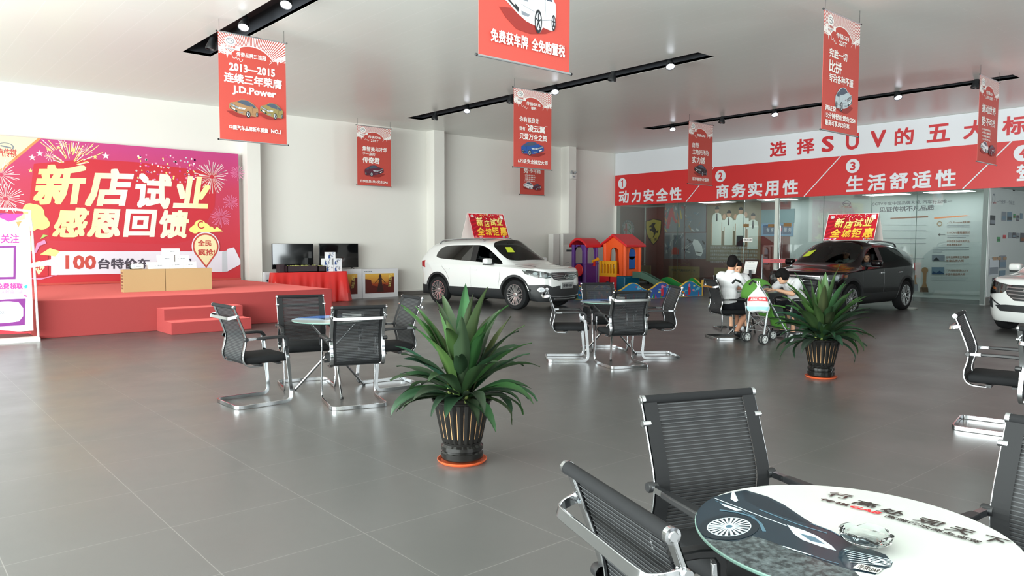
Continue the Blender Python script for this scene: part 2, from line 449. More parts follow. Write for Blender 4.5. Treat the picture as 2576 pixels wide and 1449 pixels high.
for n, q in (('1', [(18.706,3.778)]), ('2', [(14.473,3.795)]), ('3', [(10.088,3.812)]), ('4', [(5.916,3.802)])):
    a, b = q[0]; b = 3.77
    A.disc(a, b, 0.2, 0.2, p_white)
    if n == '1': A.pg([(a+.012, b-.13), (a-.035, b-.13), (a-.035, b+.13), (a-.005, b+.13), (a+.06, b+.085), (a+.06, b+.05), (a+.012, b+.075)], p_redt)
    else: A.tbox(n, a+0.075, a-0.075, b-0.12, b+0.12, p_redt, 0.025)
for q in ([(15.833,2.961),(14.724,4.112)], [(11.542,2.961),(10.443,4.090)], [(7.221,2.964),(6.161,4.086)]):
    A.line([(q[0][0], 2.97), (q[1][0], 4.085)], 0.03, p_white)
A.done('board', sg)

# ---------------------------------------------------------------- hanging banners
p_bred = M('print_banner_red', '#C04A40', 0.5); p_bwhite = M('print_banner_white', '#F6F2EE', 0.5)
p_dark = M('print_dark', '#23262C', 0.45); p_mid = M('print_mid_grey', '#7C828C', 0.45); p_lite = M('print_light_grey', '#C3C8CF', 0.45)
p_shadow = M('print_red_shadow', '#8F2A25', 0.5); p_glass = M('print_window', '#4A5566', 0.4)
def car_art(A, u0, v0, w, h, body, dark, flip=False, shadow=p_shadow, suv=False):
    """three-quarter car picture in the box (u0, v0, w, h)"""
    def T(pts):
        o = []
        for x, y in pts:
            a = x/500.0; a = 1-a if flip else a
            o.append((u0+a*w, v0+(1-y/385.0)*h))
        return o
    hi = -38 if suv else 0
    A.pg(T([(-40,275),(60,262),(290,340),(490,330),(400,372),(250,398),(120,388),(20,330)]), shadow)
    A.pg(T([(0,215),(2,130),(25,80),(130,60+hi/3),(190,12+hi/2),(262,0+hi/2),(355,25+hi/2),(400,60+hi/2),(452,110+hi/3),(496,158),(500,220),(486,328),(462,345),(372,335),(340,378),(292,336),(210,322),(130,288),(48,240)]), body)
    A.pg(T([(140,62+hi/3),(208,18+hi/2),(290,12+hi/2),(374,56+hi/2),(366,128),(250,98)]), p_glass)
    A.pg(T([(376,72+hi/2),(442,106+hi/3),(466,152),(394,152),(372,138)]), p_glass)
    A.pg(T([(25,86),(162,160),(142,202),(28,138)]), p_dark)
    for k in range(3): A.line(T([(27,100+k*14),(155,170+k*12)]), 0.004*w/0.5, p_lite)
    A.disc(*T([(82,148)])[0], 0.022*w, 0.03*h, p_lite)
    A.pg(T([(164,162),(288,172),(262,206),(150,202)]), p_lite); A.pg(T([(180,172),(225,178),(222,196),(176,192)]), p_mid)
    A.pg(T([(14,168),(140,252),(132,278),(24,212)]), p_dark); A.pg(T([(160,262),(242,276),(226,292),(164,288)]), p_mid)
    A.pg(T([(44,182),(102,212),(102,244),(44,208)]), p_bwhite)
    A.line(T([(160,222),(290,250)]), 0.006*w, dark); A.line(T([(390,150),(396,262)]), 0.006*w, dark); A.line(T([(360,290),(478,268)]), 0.012*w, dark)
    for x, y, rx, ry in ((322,305,36,78),(472,290,20,54)):
        c = T([(x,y)])[0]
        A.disc(c[0], c[1], rx/500*w, ry/385*h, p_dark); A.disc(c[0], c[1], rx*.72/500*w, ry*.72/385*h, p_lite)
        for q in range(5):
            t = q*2*PI/5+.3; A.line([c, (c[0]+rx*.68/500*w*math.cos(t), c[1]+ry*.68/385*h*math.sin(t))], 0.02*w, p_dark)
    A.pg(T([(112,50),(132,40),(136,66),(118,70)]), body)
    A.pg(T([(372,120),(400,126),(402,156),(376,152)]), body)
def logo(A, u, v, s, mring=p_mid, mtxt=p_bred):
    """oval badge with a hooked bar, company characters below"""
    A.ring(u, v, s, s*0.72, s*0.2, mring); A.line([(u-s*0.55, v+s*0.12), (u+s*0.1, v+s*0.1), (u+s*0.62, v-s*0.12)], s*0.2, mring)
    A.tbox('广汽传祺', u-s*1.25, u+s*1.25, v-s*1.75, v-s*1.12, mtxt, 0.02)
    A.line([(u-s*1.2, v-s*2.0), (u+s*1.2, v-s*2.0)], s*0.12, mring)
def banner_frame(A, W, H):
    A.bx(0-W/2, W/2, -0.002, 0.002, -H, 0, A.mi(p_bred))
    cu, cv, R = 0.51*W/1.06, 1.03, 0.42
    A.k = 1
    lo = 1.285
    for q in range(64):
        t0 = math.radians(4+q*172/64); t1 = t0+math.radians(172/64*0.52)
        pts = []
        for t in (t0, t1):
            dx, dy = math.cos(t), math.sin(t)
            s0 = R+0.012
            if cv+s0*dy < lo: s0 = (lo-cv)/max(1e-4, dy)
            s1 = min((W-cu)/dx if dx > 1e-6 else 9, -cu/dx if dx < -1e-6 else 9, (H-cv)/dy if dy > 1e-6 else 9)
            pts.append((cu+s0*dx, cv+s0*dy, cu+s1*dx, cv+s1*dy, s1 > s0))
        if pts[0][4] and pts[1][4]:
            A.pg([(pts[0][0], pts[0][1]), (pts[0][2], pts[0][3]), (pts[1][2], pts[1][3]), (pts[1][0], pts[1][1])], p_bwhite, 1)
    A.ring(cu, cv, R+0.014, R+0.014, 0.014, p_bwhite, 1.3, 24, 37, 143)
    # pale skyline cut-outs at both edges and the thin line towers below the sun
    for m in (0, 1):
        sk = [(0,1.33),(0.05,1.30),(0.05,1.36),(0.09,1.27),(0.11,1.33),(0.13,1.22),(0.15,1.29),(0.19,1.285),(0.2,1.31),(0,1.40)]
        A.pg([((W-a) if m else a, b) for a, b in sk], p_bwhite, 1.2)
    A.line([(0.20,1.30),(0.22,1.24),(0.25,1.24),(0.27,1.27),(0.29,1.22),(0.31,1.25),(0.33,1.20),(0.36,1.21),(0.37,1.24)], 0.006, p_bwhite, 1.3)
    A.line([(0.87,1.28),(0.80,1.29),(0.83,1.26),(0.79,1.23)], 0.006, p_bwhite, 1.3)
    A.disc(0.17*W, 1.6-0.115, 0.085, 0.075, p_bwhite, 1.6); A.k = 2
    A.rect(0.04*W, 0.31*W, 1.36, 1.425, p_bwhite, 1.5)
    logo(A, 0.17*W, 1.6-0.11, 0.062)
def banner(label, x, y, art, W=1.06, H=1.6, zt=4.71, rz=0):
    o = thing('hanging_banner', label, 'banner', (x, y, zt), rz, 'red banners hung from the ceiling')
    A = Art(lambda a, b, k: (a-W/2, -0.002-k, b-H))
    banner_frame(A, W, H); A.k = 3
    art(A, W)
    A.done('cloth', o)
    rm = M('banner_rod', '#C9CBCE', 0.35, 0.8)
    for nm, z in (('top_rod', 0.004), ('bottom_rod', -H-0.004)):
        r = MB().tube([(-W/2-0.02, 0, z), (W/2+0.02, 0, z)], 0.011, 8).build(nm, rm, o)
        for sx in (-1, 1): MB().tube([(sx*(W/2+0.018), 0, z), (sx*(W/2+0.032), 0, z)], 0.014, 8).build('end_cap', m_black, r)
    for sx in (-1, 1):
        MB().tube([(sx*(W/2-0.02), 0, 0.012), (sx*(W/2-0.02), 0, CEIL-zt-0.001)], 0.003, 5).build('hanging_cord', m_black, o)
    return o
p_gold = M('print_gold_car', '#A07A55', 0.4); p_golddk = M('print_gold_dark', '#5E4632', 0.4); p_olive = M('print_olive_car', '#8E7F4E', 0.4)
p_maroon = M('print_maroon_car', '#5B2436', 0.4); p_blue = M('print_blue_car', '#24539B', 0.4); p_navy = M('print_navy', '#12233F', 0.4)
p_carw = M('print_white_car', '#F1F2F4', 0.4); p_carb = M('print_black_car', '#1C1D22', 0.4); p_sil = M('print_silver_car', '#B9C6CC', 0.4)
def b_award(A, W):
    w = p_bwhite
    A.tbox('传奇品牌三连冠', 0.27, 0.74, 1.275, 1.345, w, 0.02)
    A.tbox('2013—2015', 0.155, 0.88, 1.045, 1.165, w, 0.03)
    A.tbox('连续三年荣膺', 0.075, 0.99, 0.865, 1.015, w, 0.026)
    A.tbox('J.D.Power', 0.20, 0.895, 0.69, 0.83, w, 0.03)
    car_art(A, 0.14, 0.36, 0.46, 0.26, p_gold, p_golddk, suv=True); car_art(A, 0.62, 0.38, 0.38, 0.24, p_olive, p_golddk, suv=True)
    A.tbox('中国汽车品牌新车质量', 0.13, 0.74, 0.155, 0.225, w, 0.02); A.tbox('NO.1', 0.79, 0.95, 0.158, 0.22, w, 0.03)
def b_sedan(A, W):
    w = p_bwhite
    A.tbox('传祺GA6', 0.34, 0.73, 1.28, 1.36, w, 0.02); A.tbox('235T', 0.42, 0.66, 1.19, 1.255, w, 0.03)
    A.tbox('集智美与才华', 0.16, 0.93, 0.93, 1.06, w, 0.02); A.tbox('于一身的', 0.16, 0.55, 0.81, 0.90, w, 0.012); A.tbox('传奇君', 0.16, 0.69, 0.60, 0.77, w, 0.026)
    car_art(A, 0.22, 0.24, 0.60, 0.32, p_maroon, p_dark, flip=True)
    A.tbox('日供低至6块6 贷走GA6', 0.09, 0.94, 0.075, 0.15, w, 0.014)
def b_blue(A, W):
    w = p_bwhite
    A.tbox('传祺GA3S', 0.34, 0.74, 1.285, 1.36, w, 0.02); A.tbox('视界', 0.47, 0.62, 1.205, 1.265, w, 0.02)
    A.tbox('你有张良计', 0.15, 0.70, 0.93, 1.04, w, 0.016); A.tbox('我有', 0.15, 0.31, 0.755, 0.835, w, 0.012)
    A.tbox('“', 0.33, 0.39, 0.86, 0.91, w, 0.02); A.tbox('凌云翼', 0.38, 0.87, 0.745, 0.89, w, 0.024); A.tbox('”', 0.88, 0.94, 0.87, 0.92, w, 0.02)
    A.tbox('只爱万全之策', 0.15, 0.93, 0.575, 0.705, w, 0.018)
    car_art(A, 0.20, 0.25, 0.64, 0.30, p_blue, p_navy, flip=True)
    A.tbox('6万级安全操控大师', 0.10, 0.94, 0.085, 0.175, w, 0.016)
def b_pair(A, W):
    w = p_bwhite
    A.tbox('传祺GS4', 0.34, 0.72, 1.285, 1.36, w, 0.02); A.tbox('235T/200T', 0.36, 0.72, 1.205, 1.262, w, 0.02)
    A.tbox('撼动世界', 0.15, 0.90, 0.93, 1.09, w, 0.02); A.tbox('势', 0.15, 0.37, 0.68, 0.86, w, 0.02); A.tbox('不可挡', 0.39, 0.88, 0.70, 0.85, w, 0.018)
    for k, s in enumerate(('5年质保礼', '4项大赠送', '3重金融礼', '1元保养礼')): A.tbox(s, 0.2, 0.66, 0.60-k*0.062, 0.64-k*0.062, w, 0.01)
    car_art(A, 0.14, 0.17, 0.42, 0.22, p_carw, p_mid, suv=True); car_art(A, 0.56, 0.15, 0.36, 0.20, p_maroon, p_dark, flip=True, suv=True)
def b_black(A, W):
    w = p_bwhite
    A.tbox('传祺GA8', 0.34, 0.72, 1.24, 1.32, w, 0.02)
    A.tbox('自带', 0.16, 0.44, 0.945, 1.08, w, 0.018); A.tbox('主角光环的', 0.16, 0.88, 0.77, 0.91, w, 0.018); A.tbox('实力派', 0.16, 0.73, 0.54, 0.72, w, 0.022)
    car_art(A, 0.26, 0.22, 0.55, 0.30, p_carb, p_mid)
    A.tbox('祺享尊荣VIP服务', 0.16, 0.90, 0.085, 0.18, w, 0.014)
def b_suv(A, W):
    w = p_bwhite
    A.tbox('传祺GS4', 0.34, 0.72, 1.285, 1.36, w, 0.02); A.tbox('235T', 0.43, 0.66, 1.20, 1.265, w, 0.03)
    A.tbox('完胜一切', 0.16, 0.68, 1.0, 1.12, w, 0.02); A.tbox('比拼', 0.16, 0.52, 0.80, 0.965, w, 0.026); A.tbox('专治各种不服', 0.16, 0.88, 0.67, 0.785, w, 0.02)
    car_art(A, 0.36, 0.295, 0.50, 0.33, p_sil, p_mid, flip=True, suv=True)
    A.tbox('两证贷', 0.06, 0.36, 0.265, 0.34, w, 0.018); A.tbox('15分钟轻松贷走GS4', 0.05, 0.95, 0.165, 0.245, w, 0.02); A.tbox('最高可享3年0利率', 0.06, 0.77, 0.065, 0.145, w, 0.018)
def b_tax(A, W):
    w = p_bwhite
    car_art(A, 0.265, 0.285, 0.615, 0.51, p_carw, p_mid)
    A.tbox('免费获车牌', 0.115, 0.535, 0.125, 0.235, w, 0.02); A.tbox('全免购置税', 0.575, 0.985, 0.125, 0.235, w, 0.02)
banner('red banner with two bronze cars and white award lettering with years', 4.73, 11.62, b_award)
banner('red banner with a dark maroon sedan hanging in front of the back wall', 10.81, 18.3, b_sedan)
banner('red banner with a blue car below four white text lines', 10.73, 11.76, b_blue)
banner('red banner mostly hidden behind the blue car banner', 16.59, 18.2, b_pair)
banner('red banner with a black car hanging in front of the sign number one', 16.93, 11.98, b_black)
banner('red banner with a pale SUV hanging over the stroller side of the sign', 10.52, 5.12, b_suv)
banner('red banner seen steeply with two small cars, farthest along the sign', 16.5, 5.12, b_pair, W=1.06)
banner('red banner with a white sedan, its top cut off by the picture edge', 4.48, 5.0, b_tax)
# ---------------------------------------------------------------- track spotlights
m_lens = M('spot_lens', '#FFFFFF', 0.3, emit='#EEF3FF', es=9.0)
m_lensoff = M('spot_reflector', '#3A3D42', 0.2, 0.8)
def spotlight(x, y, lit, label, tilt):
    o = thing('track_spotlight', label, 'spotlight', (x, y, CEIL+0.235), 0, 'spotlights in the ceiling slots')
    MB().bx(-0.03, 0.03, -0.09, 0.09, -0.035, 0).build('adapter', m_black, o)
    MB().tube([(0, 0, -0.03), (0, 0, -0.20)], 0.014, 8).build('stem', m_black, o)
    R = Matrix.Translation((0, 0, -0.20)) @ Matrix.Rotation(tilt[0], 4, 'X') @ Matrix.Rotation(tilt[1], 4, 'Y')
    h = MB(R); h.lathe([(0.0, 0.0), (0.038, -0.005), (0.045, -0.05), (0.05, -0.085), (0.075, -0.15), (0.085, -0.19), (0.085, -0.215), (0.076, -0.215), (0.074, -0.195)], 20)
    head = h.build('lamp_head', m_black, o)
    l = MB(R); l.lathe([(0.074, -0.20), (0.05, -0.204), (0.0, -0.205)], 20)
    l.build('lens', m_lens if lit else m_lensoff, head)
SP = [(4.54, 12.81, 0, 'unlit black spotlight partly hidden by the award banner', (0.1, 0.2)),
      (4.55, 11.41, 1, 'lit black spotlight just above the award banner', (0.0, 0.1)),
      (4.57, 9.97, 1, 'lit black spotlight in the stage side slot near the top picture edge', (-0.1, 0.1)),
      (11.40, 16.21, 0, 'unlit black spotlight at the stage end of the middle slot', (0.25, 0.1)),
      (11.42, 14.90, 1, 'lit spotlight, second from the stage end of the middle slot', (-0.4, -0.4)),
      (11.36, 13.17, 0, 'unlit black spotlight just left of the blue car banner', (0.2, 0.1)),
      (11.40, 11.80, 1, 'lit spotlight at the upper corner of the blue car banner', (-0.3, -0.3)),
      (11.30, 10.05, 0, 'unlit black spotlight between the white sedan banner and the slot end', (0.1, 0.15)),
      (11.36, 8.75, 1, 'lit spotlight at the near end of the middle slot', (-0.3, -0.35)),
      (17.56, 13.40, 1, 'lit spotlight at the far end of the slot beside the black car banner', (-0.35, -0.3)),
      (17.40, 11.63, 0, 'unlit black spotlight just right of the black car banner', (0.2, 0.1)),
      (17.48, 10.21, 1, 'lit spotlight above the first sign title characters', (-0.3, -0.3)),
      (17.46, 7.25, 1, 'lit spotlight above the sign character for five', (-0.3, -0.25)),
      (17.36, 5.62, 0, 'unlit dark spotlight behind the steeply seen banner', (0.1, 0.1))]
for a in SP: spotlight(a[0], a[1], a[2], a[3], (-0.42, 0.36) if a[2] else (0.1, 0.12))

# ---------------------------------------------------------------- stage, backdrop and the things on the stage
m_carpet = M('red_carpet', '#933C3C', 0.95, spec=0.15)
nt, nd, lk, pb = nodes(m_carpet)
nz = nd.new('ShaderNodeTexNoise'); nz.inputs['Scale'].default_value = 220; bp = nd.new('ShaderNodeBump'); bp.inputs['Strength'].default_value = 0.25; bp.inputs['Distance'].default_value = 0.004
pb.inputs['Sheen Weight'].default_value = 0.45; pb.inputs['Sheen Roughness'].default_value = 0.45; pb.inputs['Sheen Tint'].default_value = (1.0, 0.22, 0.20, 1)
tc = nd.new('ShaderNodeTexCoord'); lk.new(tc.outputs['Object'], nz.inputs['Vector']); lk.new(nz.outputs['Fac'], bp.inputs['Height']); lk.new(bp.outputs[0], pb.inputs['Normal'])
ST = 0.61
tag(MB().bx(2.12, 7.26, 14.0, 18.86, 0, ST).build('stage_platform', m_carpet, bevel=0.012), 'low stage covered in red carpet below the festive backdrop', 'stage')
s = MB(); s.prism([(13.21, 0), (14.0, 0), (14.0, 0.405), (13.6, 0.405), (13.6, 0.205), (13.21, 0.205)], lambda p: (3.9, p[0], p[1]), lambda p: (5.27, p[0], p[1]))
tag(s.build('stage_steps', m_carpet, bevel=0.01), 'two red carpeted steps in front of the stage', 'steps')
# backdrop
def grad_mat(name, stops, axis, lo, hi, rough=0.5):
    m = M(name, stops[0][1], rough); nt, nd, lk, p = nodes(m)
    tc = nd.new('ShaderNodeTexCoord'); sp = nd.new('ShaderNodeSeparateXYZ'); mr = nd.new('ShaderNodeMapRange')
    mr.inputs[1].default_value = lo; mr.inputs[2].default_value = hi
    cr = nd.new('ShaderNodeValToRGB')
    while len(cr.color_ramp.elements) < len(stops): cr.color_ramp.elements.new(0.5)
    for e, (t, c) in zip(cr.color_ramp.elements, stops): e.position = t; e.color = lin(c)
    lk.new(tc.outputs['Object'], sp.inputs[0]); lk.new(sp.outputs[axis], mr.inputs[0]); lk.new(mr.outputs[0], cr.inputs[0]); lk.new(cr.outputs[0], p.inputs['Base Color'])
    return m
YD = 18.88
p_bd = grad_mat('print_backdrop', [(0, '#C62C34'), (0.35, '#C23442'), (0.72, '#C23A58'), (1.0, '#BF4080')], 2, 0.61, 3.75)
p_txt = grad_mat('print_festive_lettering', [(0, '#F2EE8E'), (0.30, '#F4F0B4'), (0.5, '#F3EEE6'), (0.78, '#F3EFCB'), (1.0, '#F2EA84')], 0, 2.9, 6.75)
p_beige = M('print_beige', '#EFE3B4', 0.5); p_orange = M('print_orange', '#EE8B55', 0.5); p_yel = M('print_yellow', '#F2E98A', 0.5)
p_lil = M('print_lilac_white', '#E3DFEA', 0.5); p_deep = M('print_deep_red', '#C42B38', 0.5); p_gry = M('print_charcoal', '#4A4450', 0.5)
p_pink = M('print_pink', '#E98FB9', 0.5); p_mag = M('print_magenta', '#C8398F', 0.5); p_green = M('print_green', '#A8C96A', 0.5); p_cy = M('print_cyan', '#35B6D6', 0.5)
bd = thing('backdrop_board', 'large magenta and red festive backdrop with cream lettering behind the stage', 'backdrop')
A = Art(lambda a, b, k: (a, YD-k, b)); rnd = random.Random(4)
A.bx(1.5, 7.27, YD, YD+0.06, ST, 3.75, A.mi(p_bd))
q = [(2.974,3.747),(2.282,3.039),(3.039,3.744),(2.280,2.973),(7.295,3.738)]
zl = q[1][1]-(q[1][0]-1.5)*(q[0][1]-q[1][1])/(q[0][0]-q[1][0])
A.pg([(1.5, 3.748), (q[0][0], 3.748), q[1], (1.5, zl)], p_beige); A.pg([(q[0][0], 3.748), (q[2][0], 3.748), q[3], q[1]], p_orange)
lg = [(2.393,3.522),(2.120,3.328),(2.587,3.464)]
A.ring(lg[0][0], lg[0][1], 0.15, 0.085, 0.028, p_mid); A.line([(lg[0][0]-0.09, lg[0][1]+0.015), (lg[0][0]+0.1, lg[0][1]-0.02)], 0.03, p_mid)
A.tbox('广汽传祺', lg[1][0], lg[2][0], lg[1][1]-0.02, lg[2][1]+0.02, p_deep, 0.02)
def burst(c, r, n, mat, w=0.008, in0=0.12, j=0.35):
    for i in range(n):
        t = 2*PI*i/n+rnd.uniform(-.1, .1); rr = r*rnd.uniform(1-j, 1); r0 = r*in0
        dx, dy = math.cos(t), math.sin(t)
        A.pg([(c[0]+dx*r0-dy*w*.2, c[1]+dy*r0+dx*w*.2), (c[0]+dx*rr-dy*w, c[1]+dy*rr+dx*w), (c[0]+dx*rr+dy*w, c[1]+dy*rr-dx*w), (c[0]+dx*r0+dy*w*.2, c[1]+dy*r0-dx*w*.2)], mat, A.k)
    A.k += 0.25
def star(c, r, mat, n=5, inner=0.4):
    A.pg([(c[0]+(r if i % 2 == 0 else r*inner)*math.sin(PI*i/n), c[1]+(r if i % 2 == 0 else r*inner)*math.cos(PI*i/n)) for i in range(2*n)], mat)
# darker shape behind the lettering
A.pg([(2.791,2.460),(2.885,3.203),(3.866,3.376),(4.922,3.382),(5.749,3.329),(6.725,3.239),(6.660,2.421),(6.263,1.639),(5.617,1.494),(3.130,1.578),(3.093,2.090),(2.820,2.209)], p_deep)
fan = [(3.575,3.200)][0]
for i in range(34):
    t = math.radians(18+144*i/33+rnd.uniform(-2, 2)); r0 = rnd.uniform(.1, .45); r1 = r0+rnd.uniform(.12, .42)
    r1 = min(r1, (3.73-fan[1])/max(0.05, math.sin(t)))
    if r1 > r0: A.line([(fan[0]+r0*math.cos(t), fan[1]+r0*math.sin(t)), (fan[0]+r1*math.cos(t), fan[1]+r1*math.sin(t))], 0.014, p_yel if i % 3 else p_bwhite, 3)
for c, r in zip([(3.001,3.430),(3.165,3.528),(2.861,3.335),(3.352,3.585),(3.631,3.557),(4.056,3.434),(4.272,3.477),(2.823,3.057)], (.07,.05,.07,.045,.05,.05,.085,.05)): star(c, r, p_yel if r < .06 else p_bwhite)
for c, r in zip([(3.437,3.661),(3.895,3.587),(3.183,3.385)], (.14,.16,.12)): burst(c, r, 10, p_bwhite, 0.004, 0.0)
for c, r, n in zip([(2.299,2.933),(2.360,2.443),(6.607,3.145),(7.053,2.552),(6.810,2.181),(7.246,3.281)], (.34,.36,.42,.2,.28,.2), (30,34,46,24,30,24)): burst(c, r, n, p_bwhite if r > .3 else p_pink, 0.006)
for i in range(90):
    c = (rnd.uniform(4.9, 6.25), rnd.uniform(2.95, 3.6)); c = (c[0], min(c[1], 3.68-abs(c[0]-5.6)*.25))
    A.disc(c[0], c[1], .014+.012*rnd.random(), .016+.012*rnd.random(), rnd.choice([p_pink, p_bwhite, p_yel, p_lite, p_mag]), 3, 8)
for ch, qd in (('新', [(2.830,2.319),(3.776,2.386),(2.972,3.193)]), ('店', [(3.814,2.335),(4.703,2.365),(3.978,3.183)]), ('试', [(4.811,2.323),(5.600,2.330),(4.907,3.145)]), ('业', [(5.673,2.360),(6.486,2.367),(5.798,3.126)]),
               ('感', [(3.169,1.647),(3.795,1.651),(3.308,2.301)]), ('恩', [(3.834,1.642),(4.502,1.647),(3.938,2.287)]), ('回', [(4.576,1.665),(5.249,1.670),(4.659,2.300)]), ('馈', [(5.318,1.634),(5.984,1.647),(5.404,2.296)])):
    A.txt(ch, qd, p_txt, 0.034)
# clouds
for c, r in zip([(2.902,2.060),(2.755,1.989),(2.987,1.960),(2.791,2.208),(2.876,2.160),(3.052,1.936),(2.811,1.914)], (.16,.16,.14,.14,.17,.09,.12)): A.disc(c[0], c[1], r, r*1.1, p_yel)
for c, r in zip([(6.298,1.948),(6.419,1.901),(6.174,1.859),(6.552,1.864),(6.099,1.849)], (.14,.11,.1,.07,.06)): A.disc(c[0], c[1], r, r, p_yel)
A.pg([(6.043,1.829),(6.648,1.875),(6.698,1.935),(6.842,1.819),(6.647,1.807),(6.407,1.775)], p_yel)
cl = [(6.326,1.967)][0]; A.ring(cl[0], cl[1], .09, .09, .025, p_deep, None, 20, 60, 330)
# ribbon, pin and text
A.pg([(3.146,1.347),(6.069,1.331),(6.930,1.327),(6.941,1.386),(7.110,1.425),(7.265,1.095),(7.263,0.995),(6.930,0.822),(6.821,0.815),(3.131,0.831)], p_lil)
A.pg([(6.812,1.308),(6.930,1.347),(6.940,0.822),(6.802,0.815)], p_lite)
for s_, qd, mt in (('100', [(3.405,0.954),(4.004,0.942),(3.414,1.258)], p_bred), ('台特价车', [(4.044,0.941),(5.127,0.928),(4.051,1.182)], p_gry), ('0', [(5.275,0.935),(5.559,0.929),(5.283,1.252)], p_bred), ('元起', [(5.603,0.919),(6.079,0.919),(5.609,1.164)], p_gry)):
    A.txt(s_, qd, mt, 0.034)
pin = [(6.419,1.446)][0]
def pinp(r, d): return [(pin[0]+r*math.cos(math.radians(a)), pin[1]+r*1.05*math.sin(math.radians(a))) for a in range(-35, 216, 10)]+[(pin[0], pin[1]-d)]
A.pg(pinp(.335, .56), p_lil); A.pg(pinp(.31, .53), p_bred); A.pg(pinp(.27, .47), p_beige)
A.txt('全民', [(6.231,1.456),(6.553,1.456),(6.234,1.600)], p_bred, 0.03); A.txt('疯抢!', [(6.226,1.225),(6.635,1.221),(6.229,1.388)], p_bred, 0.03)
# gift box with streamers beside the standing display
A.pg([(2.734,1.281),(3.084,1.278),(3.070,0.807),(2.719,0.799)], p_deep); A.pg([(2.786,1.094),(2.933,1.143),(3.017,1.005),(2.902,0.837)], p_beige); A.txt('礼', [(2.839,0.941),(2.971,0.938),(2.844,1.077)], p_bred, 0.03)
for qd, mt in (([(2.717,1.686),(2.818,1.670),(2.823,1.365),(2.735,1.332)], p_yel), ([(2.836,1.314),(2.886,1.518),(3.034,1.595),(3.062,1.518),(2.943,1.467),(2.865,1.306)], p_pink), ([(2.947,1.603),(3.008,1.705),(3.096,1.689),(3.036,1.654)], p_green),
               ([(2.937,1.279),(3.125,1.415),(3.310,1.346),(3.217,1.234),(3.069,1.261)], p_yel), ([(2.728,1.078),(3.155,1.175),(3.300,1.000),(3.077,1.038),(2.725,0.994)], p_lil), ([(2.719,0.774),(2.921,0.734),(3.296,0.844),(2.996,0.783)], p_pink)): A.pg(qd, mt)
A.rect(2.9, 7.27, 0.615, 0.66, p_bred)
A.done('board', bd)
# ---------------------------------------------------------------- cardboard boxes and headset boxes
m_card = M('cardboard', '#B8976B', 0.85); m_cardd = M('cardboard_tape', '#A5845A', 0.6); p_brown = M('print_brown', '#8C5A44', 0.7)
def carton(label, x0, x1, y0, y1, z0, h, marks):
    o = thing('cardboard_box', label, 'box', ((x0+x1)/2, y0, z0), 0, 'brown cartons on the stage')
    w = (x1-x0)/2
    A = Art(lambda a, b, k: (-w-k, a, b)); A.bx(-w, w, 0, y1-y0, 0, h, A.mi(m_card))
    if marks:
        for k in range(6): A.rect(0.17, 0.04, h*(0.12+0.14*k), h*(0.2+0.14*k), p_brown)
    A.done('carton_body', o)
    MB().bx(-w+0.002, w-0.002, (y1-y0)/2-0.025, (y1-y0)/2+0.025, h, h+0.0015).build('packing_tape', m_cardd, o)
carton('brown cardboard box with printing on its end, standing under the small headset', 3.72, 4.455, 15.38, 15.58, ST, 0.425, True)
carton('plain brown cardboard box standing under the pyramid of white boxes', 4.465, 5.34, 15.38, 15.58, ST, 0.425, False)
m_wbox = M('white_box_card', '#F1F0EE', 0.4)
wz = ST+0.4265
WB = [(4.17, 4.55, 0, 'white box at the left end of the bottom row of the pyramid'), (4.555, 4.80, 0, 'white box in the middle of the bottom row of the pyramid'), (4.805, 5.05, 0, 'white box at the right end of the bottom row of the pyramid'),
      (4.36, 4.63, 1, 'white box on the left in the second row of the pyramid'), (4.66, 4.91, 1, 'white box on the right in the second row of the pyramid'), (4.45, 4.74, 2, 'single white box at the top of the pyramid')]
for a, b, r, lb in WB:
    A = Art(lambda u, v, k: (u, 15.40-k, v))
    z = wz+0.001+r*0.131
    A.bx(a, b, 15.40, 15.56, z, z+0.13, A.mi(m_wbox)); c = (a+b)/2
    A.rect(c-0.03, c+0.0, z+0.062, z+0.074, p_mid); A.rect(c+0.005, c+0.05, z+0.064, z+0.073, p_mid); A.ring(c-0.07, z+0.067, 0.008, 0.008, 0.003, p_mid, None, 10); A.rect(b-0.08, b-0.01, z+0.012, z+0.018, p_lite)
    tag(A.done('headset_box', None), lb, 'box', 'white boxes in a pyramid')
hs = thing('headset', 'small white and black goggle headset on the left brown box', 'headset', (3.98, 15.46, wz))
MB().rbx(-0.11, 0.11, -0.06, 0.03, 0.005, 0.105, 0.03).build('visor', m_wbox, hs)
A = Art(lambda a, b, k: (a, -0.062-k, b)); A.rect(-0.03, 0.05, 0.05, 0.061, p_mid); A.rect(-0.085, -0.05, 0.02, 0.09, p_lite); A.done('front_print', hs)
MB().rbx(-0.125, 0.125, 0.03, 0.09, 0.0, 0.10, 0.025).build('face_pad', m_black, hs)
MB().bar(spline([(-0.12, 0.06, 0.06), (-0.13, 0.16, 0.07), (0, 0.24, 0.08), (0.13, 0.16, 0.07), (0.12, 0.06, 0.06)], 5), 0.006, 0.03, (0, 0, 1)).build('strap', m_black, hs)
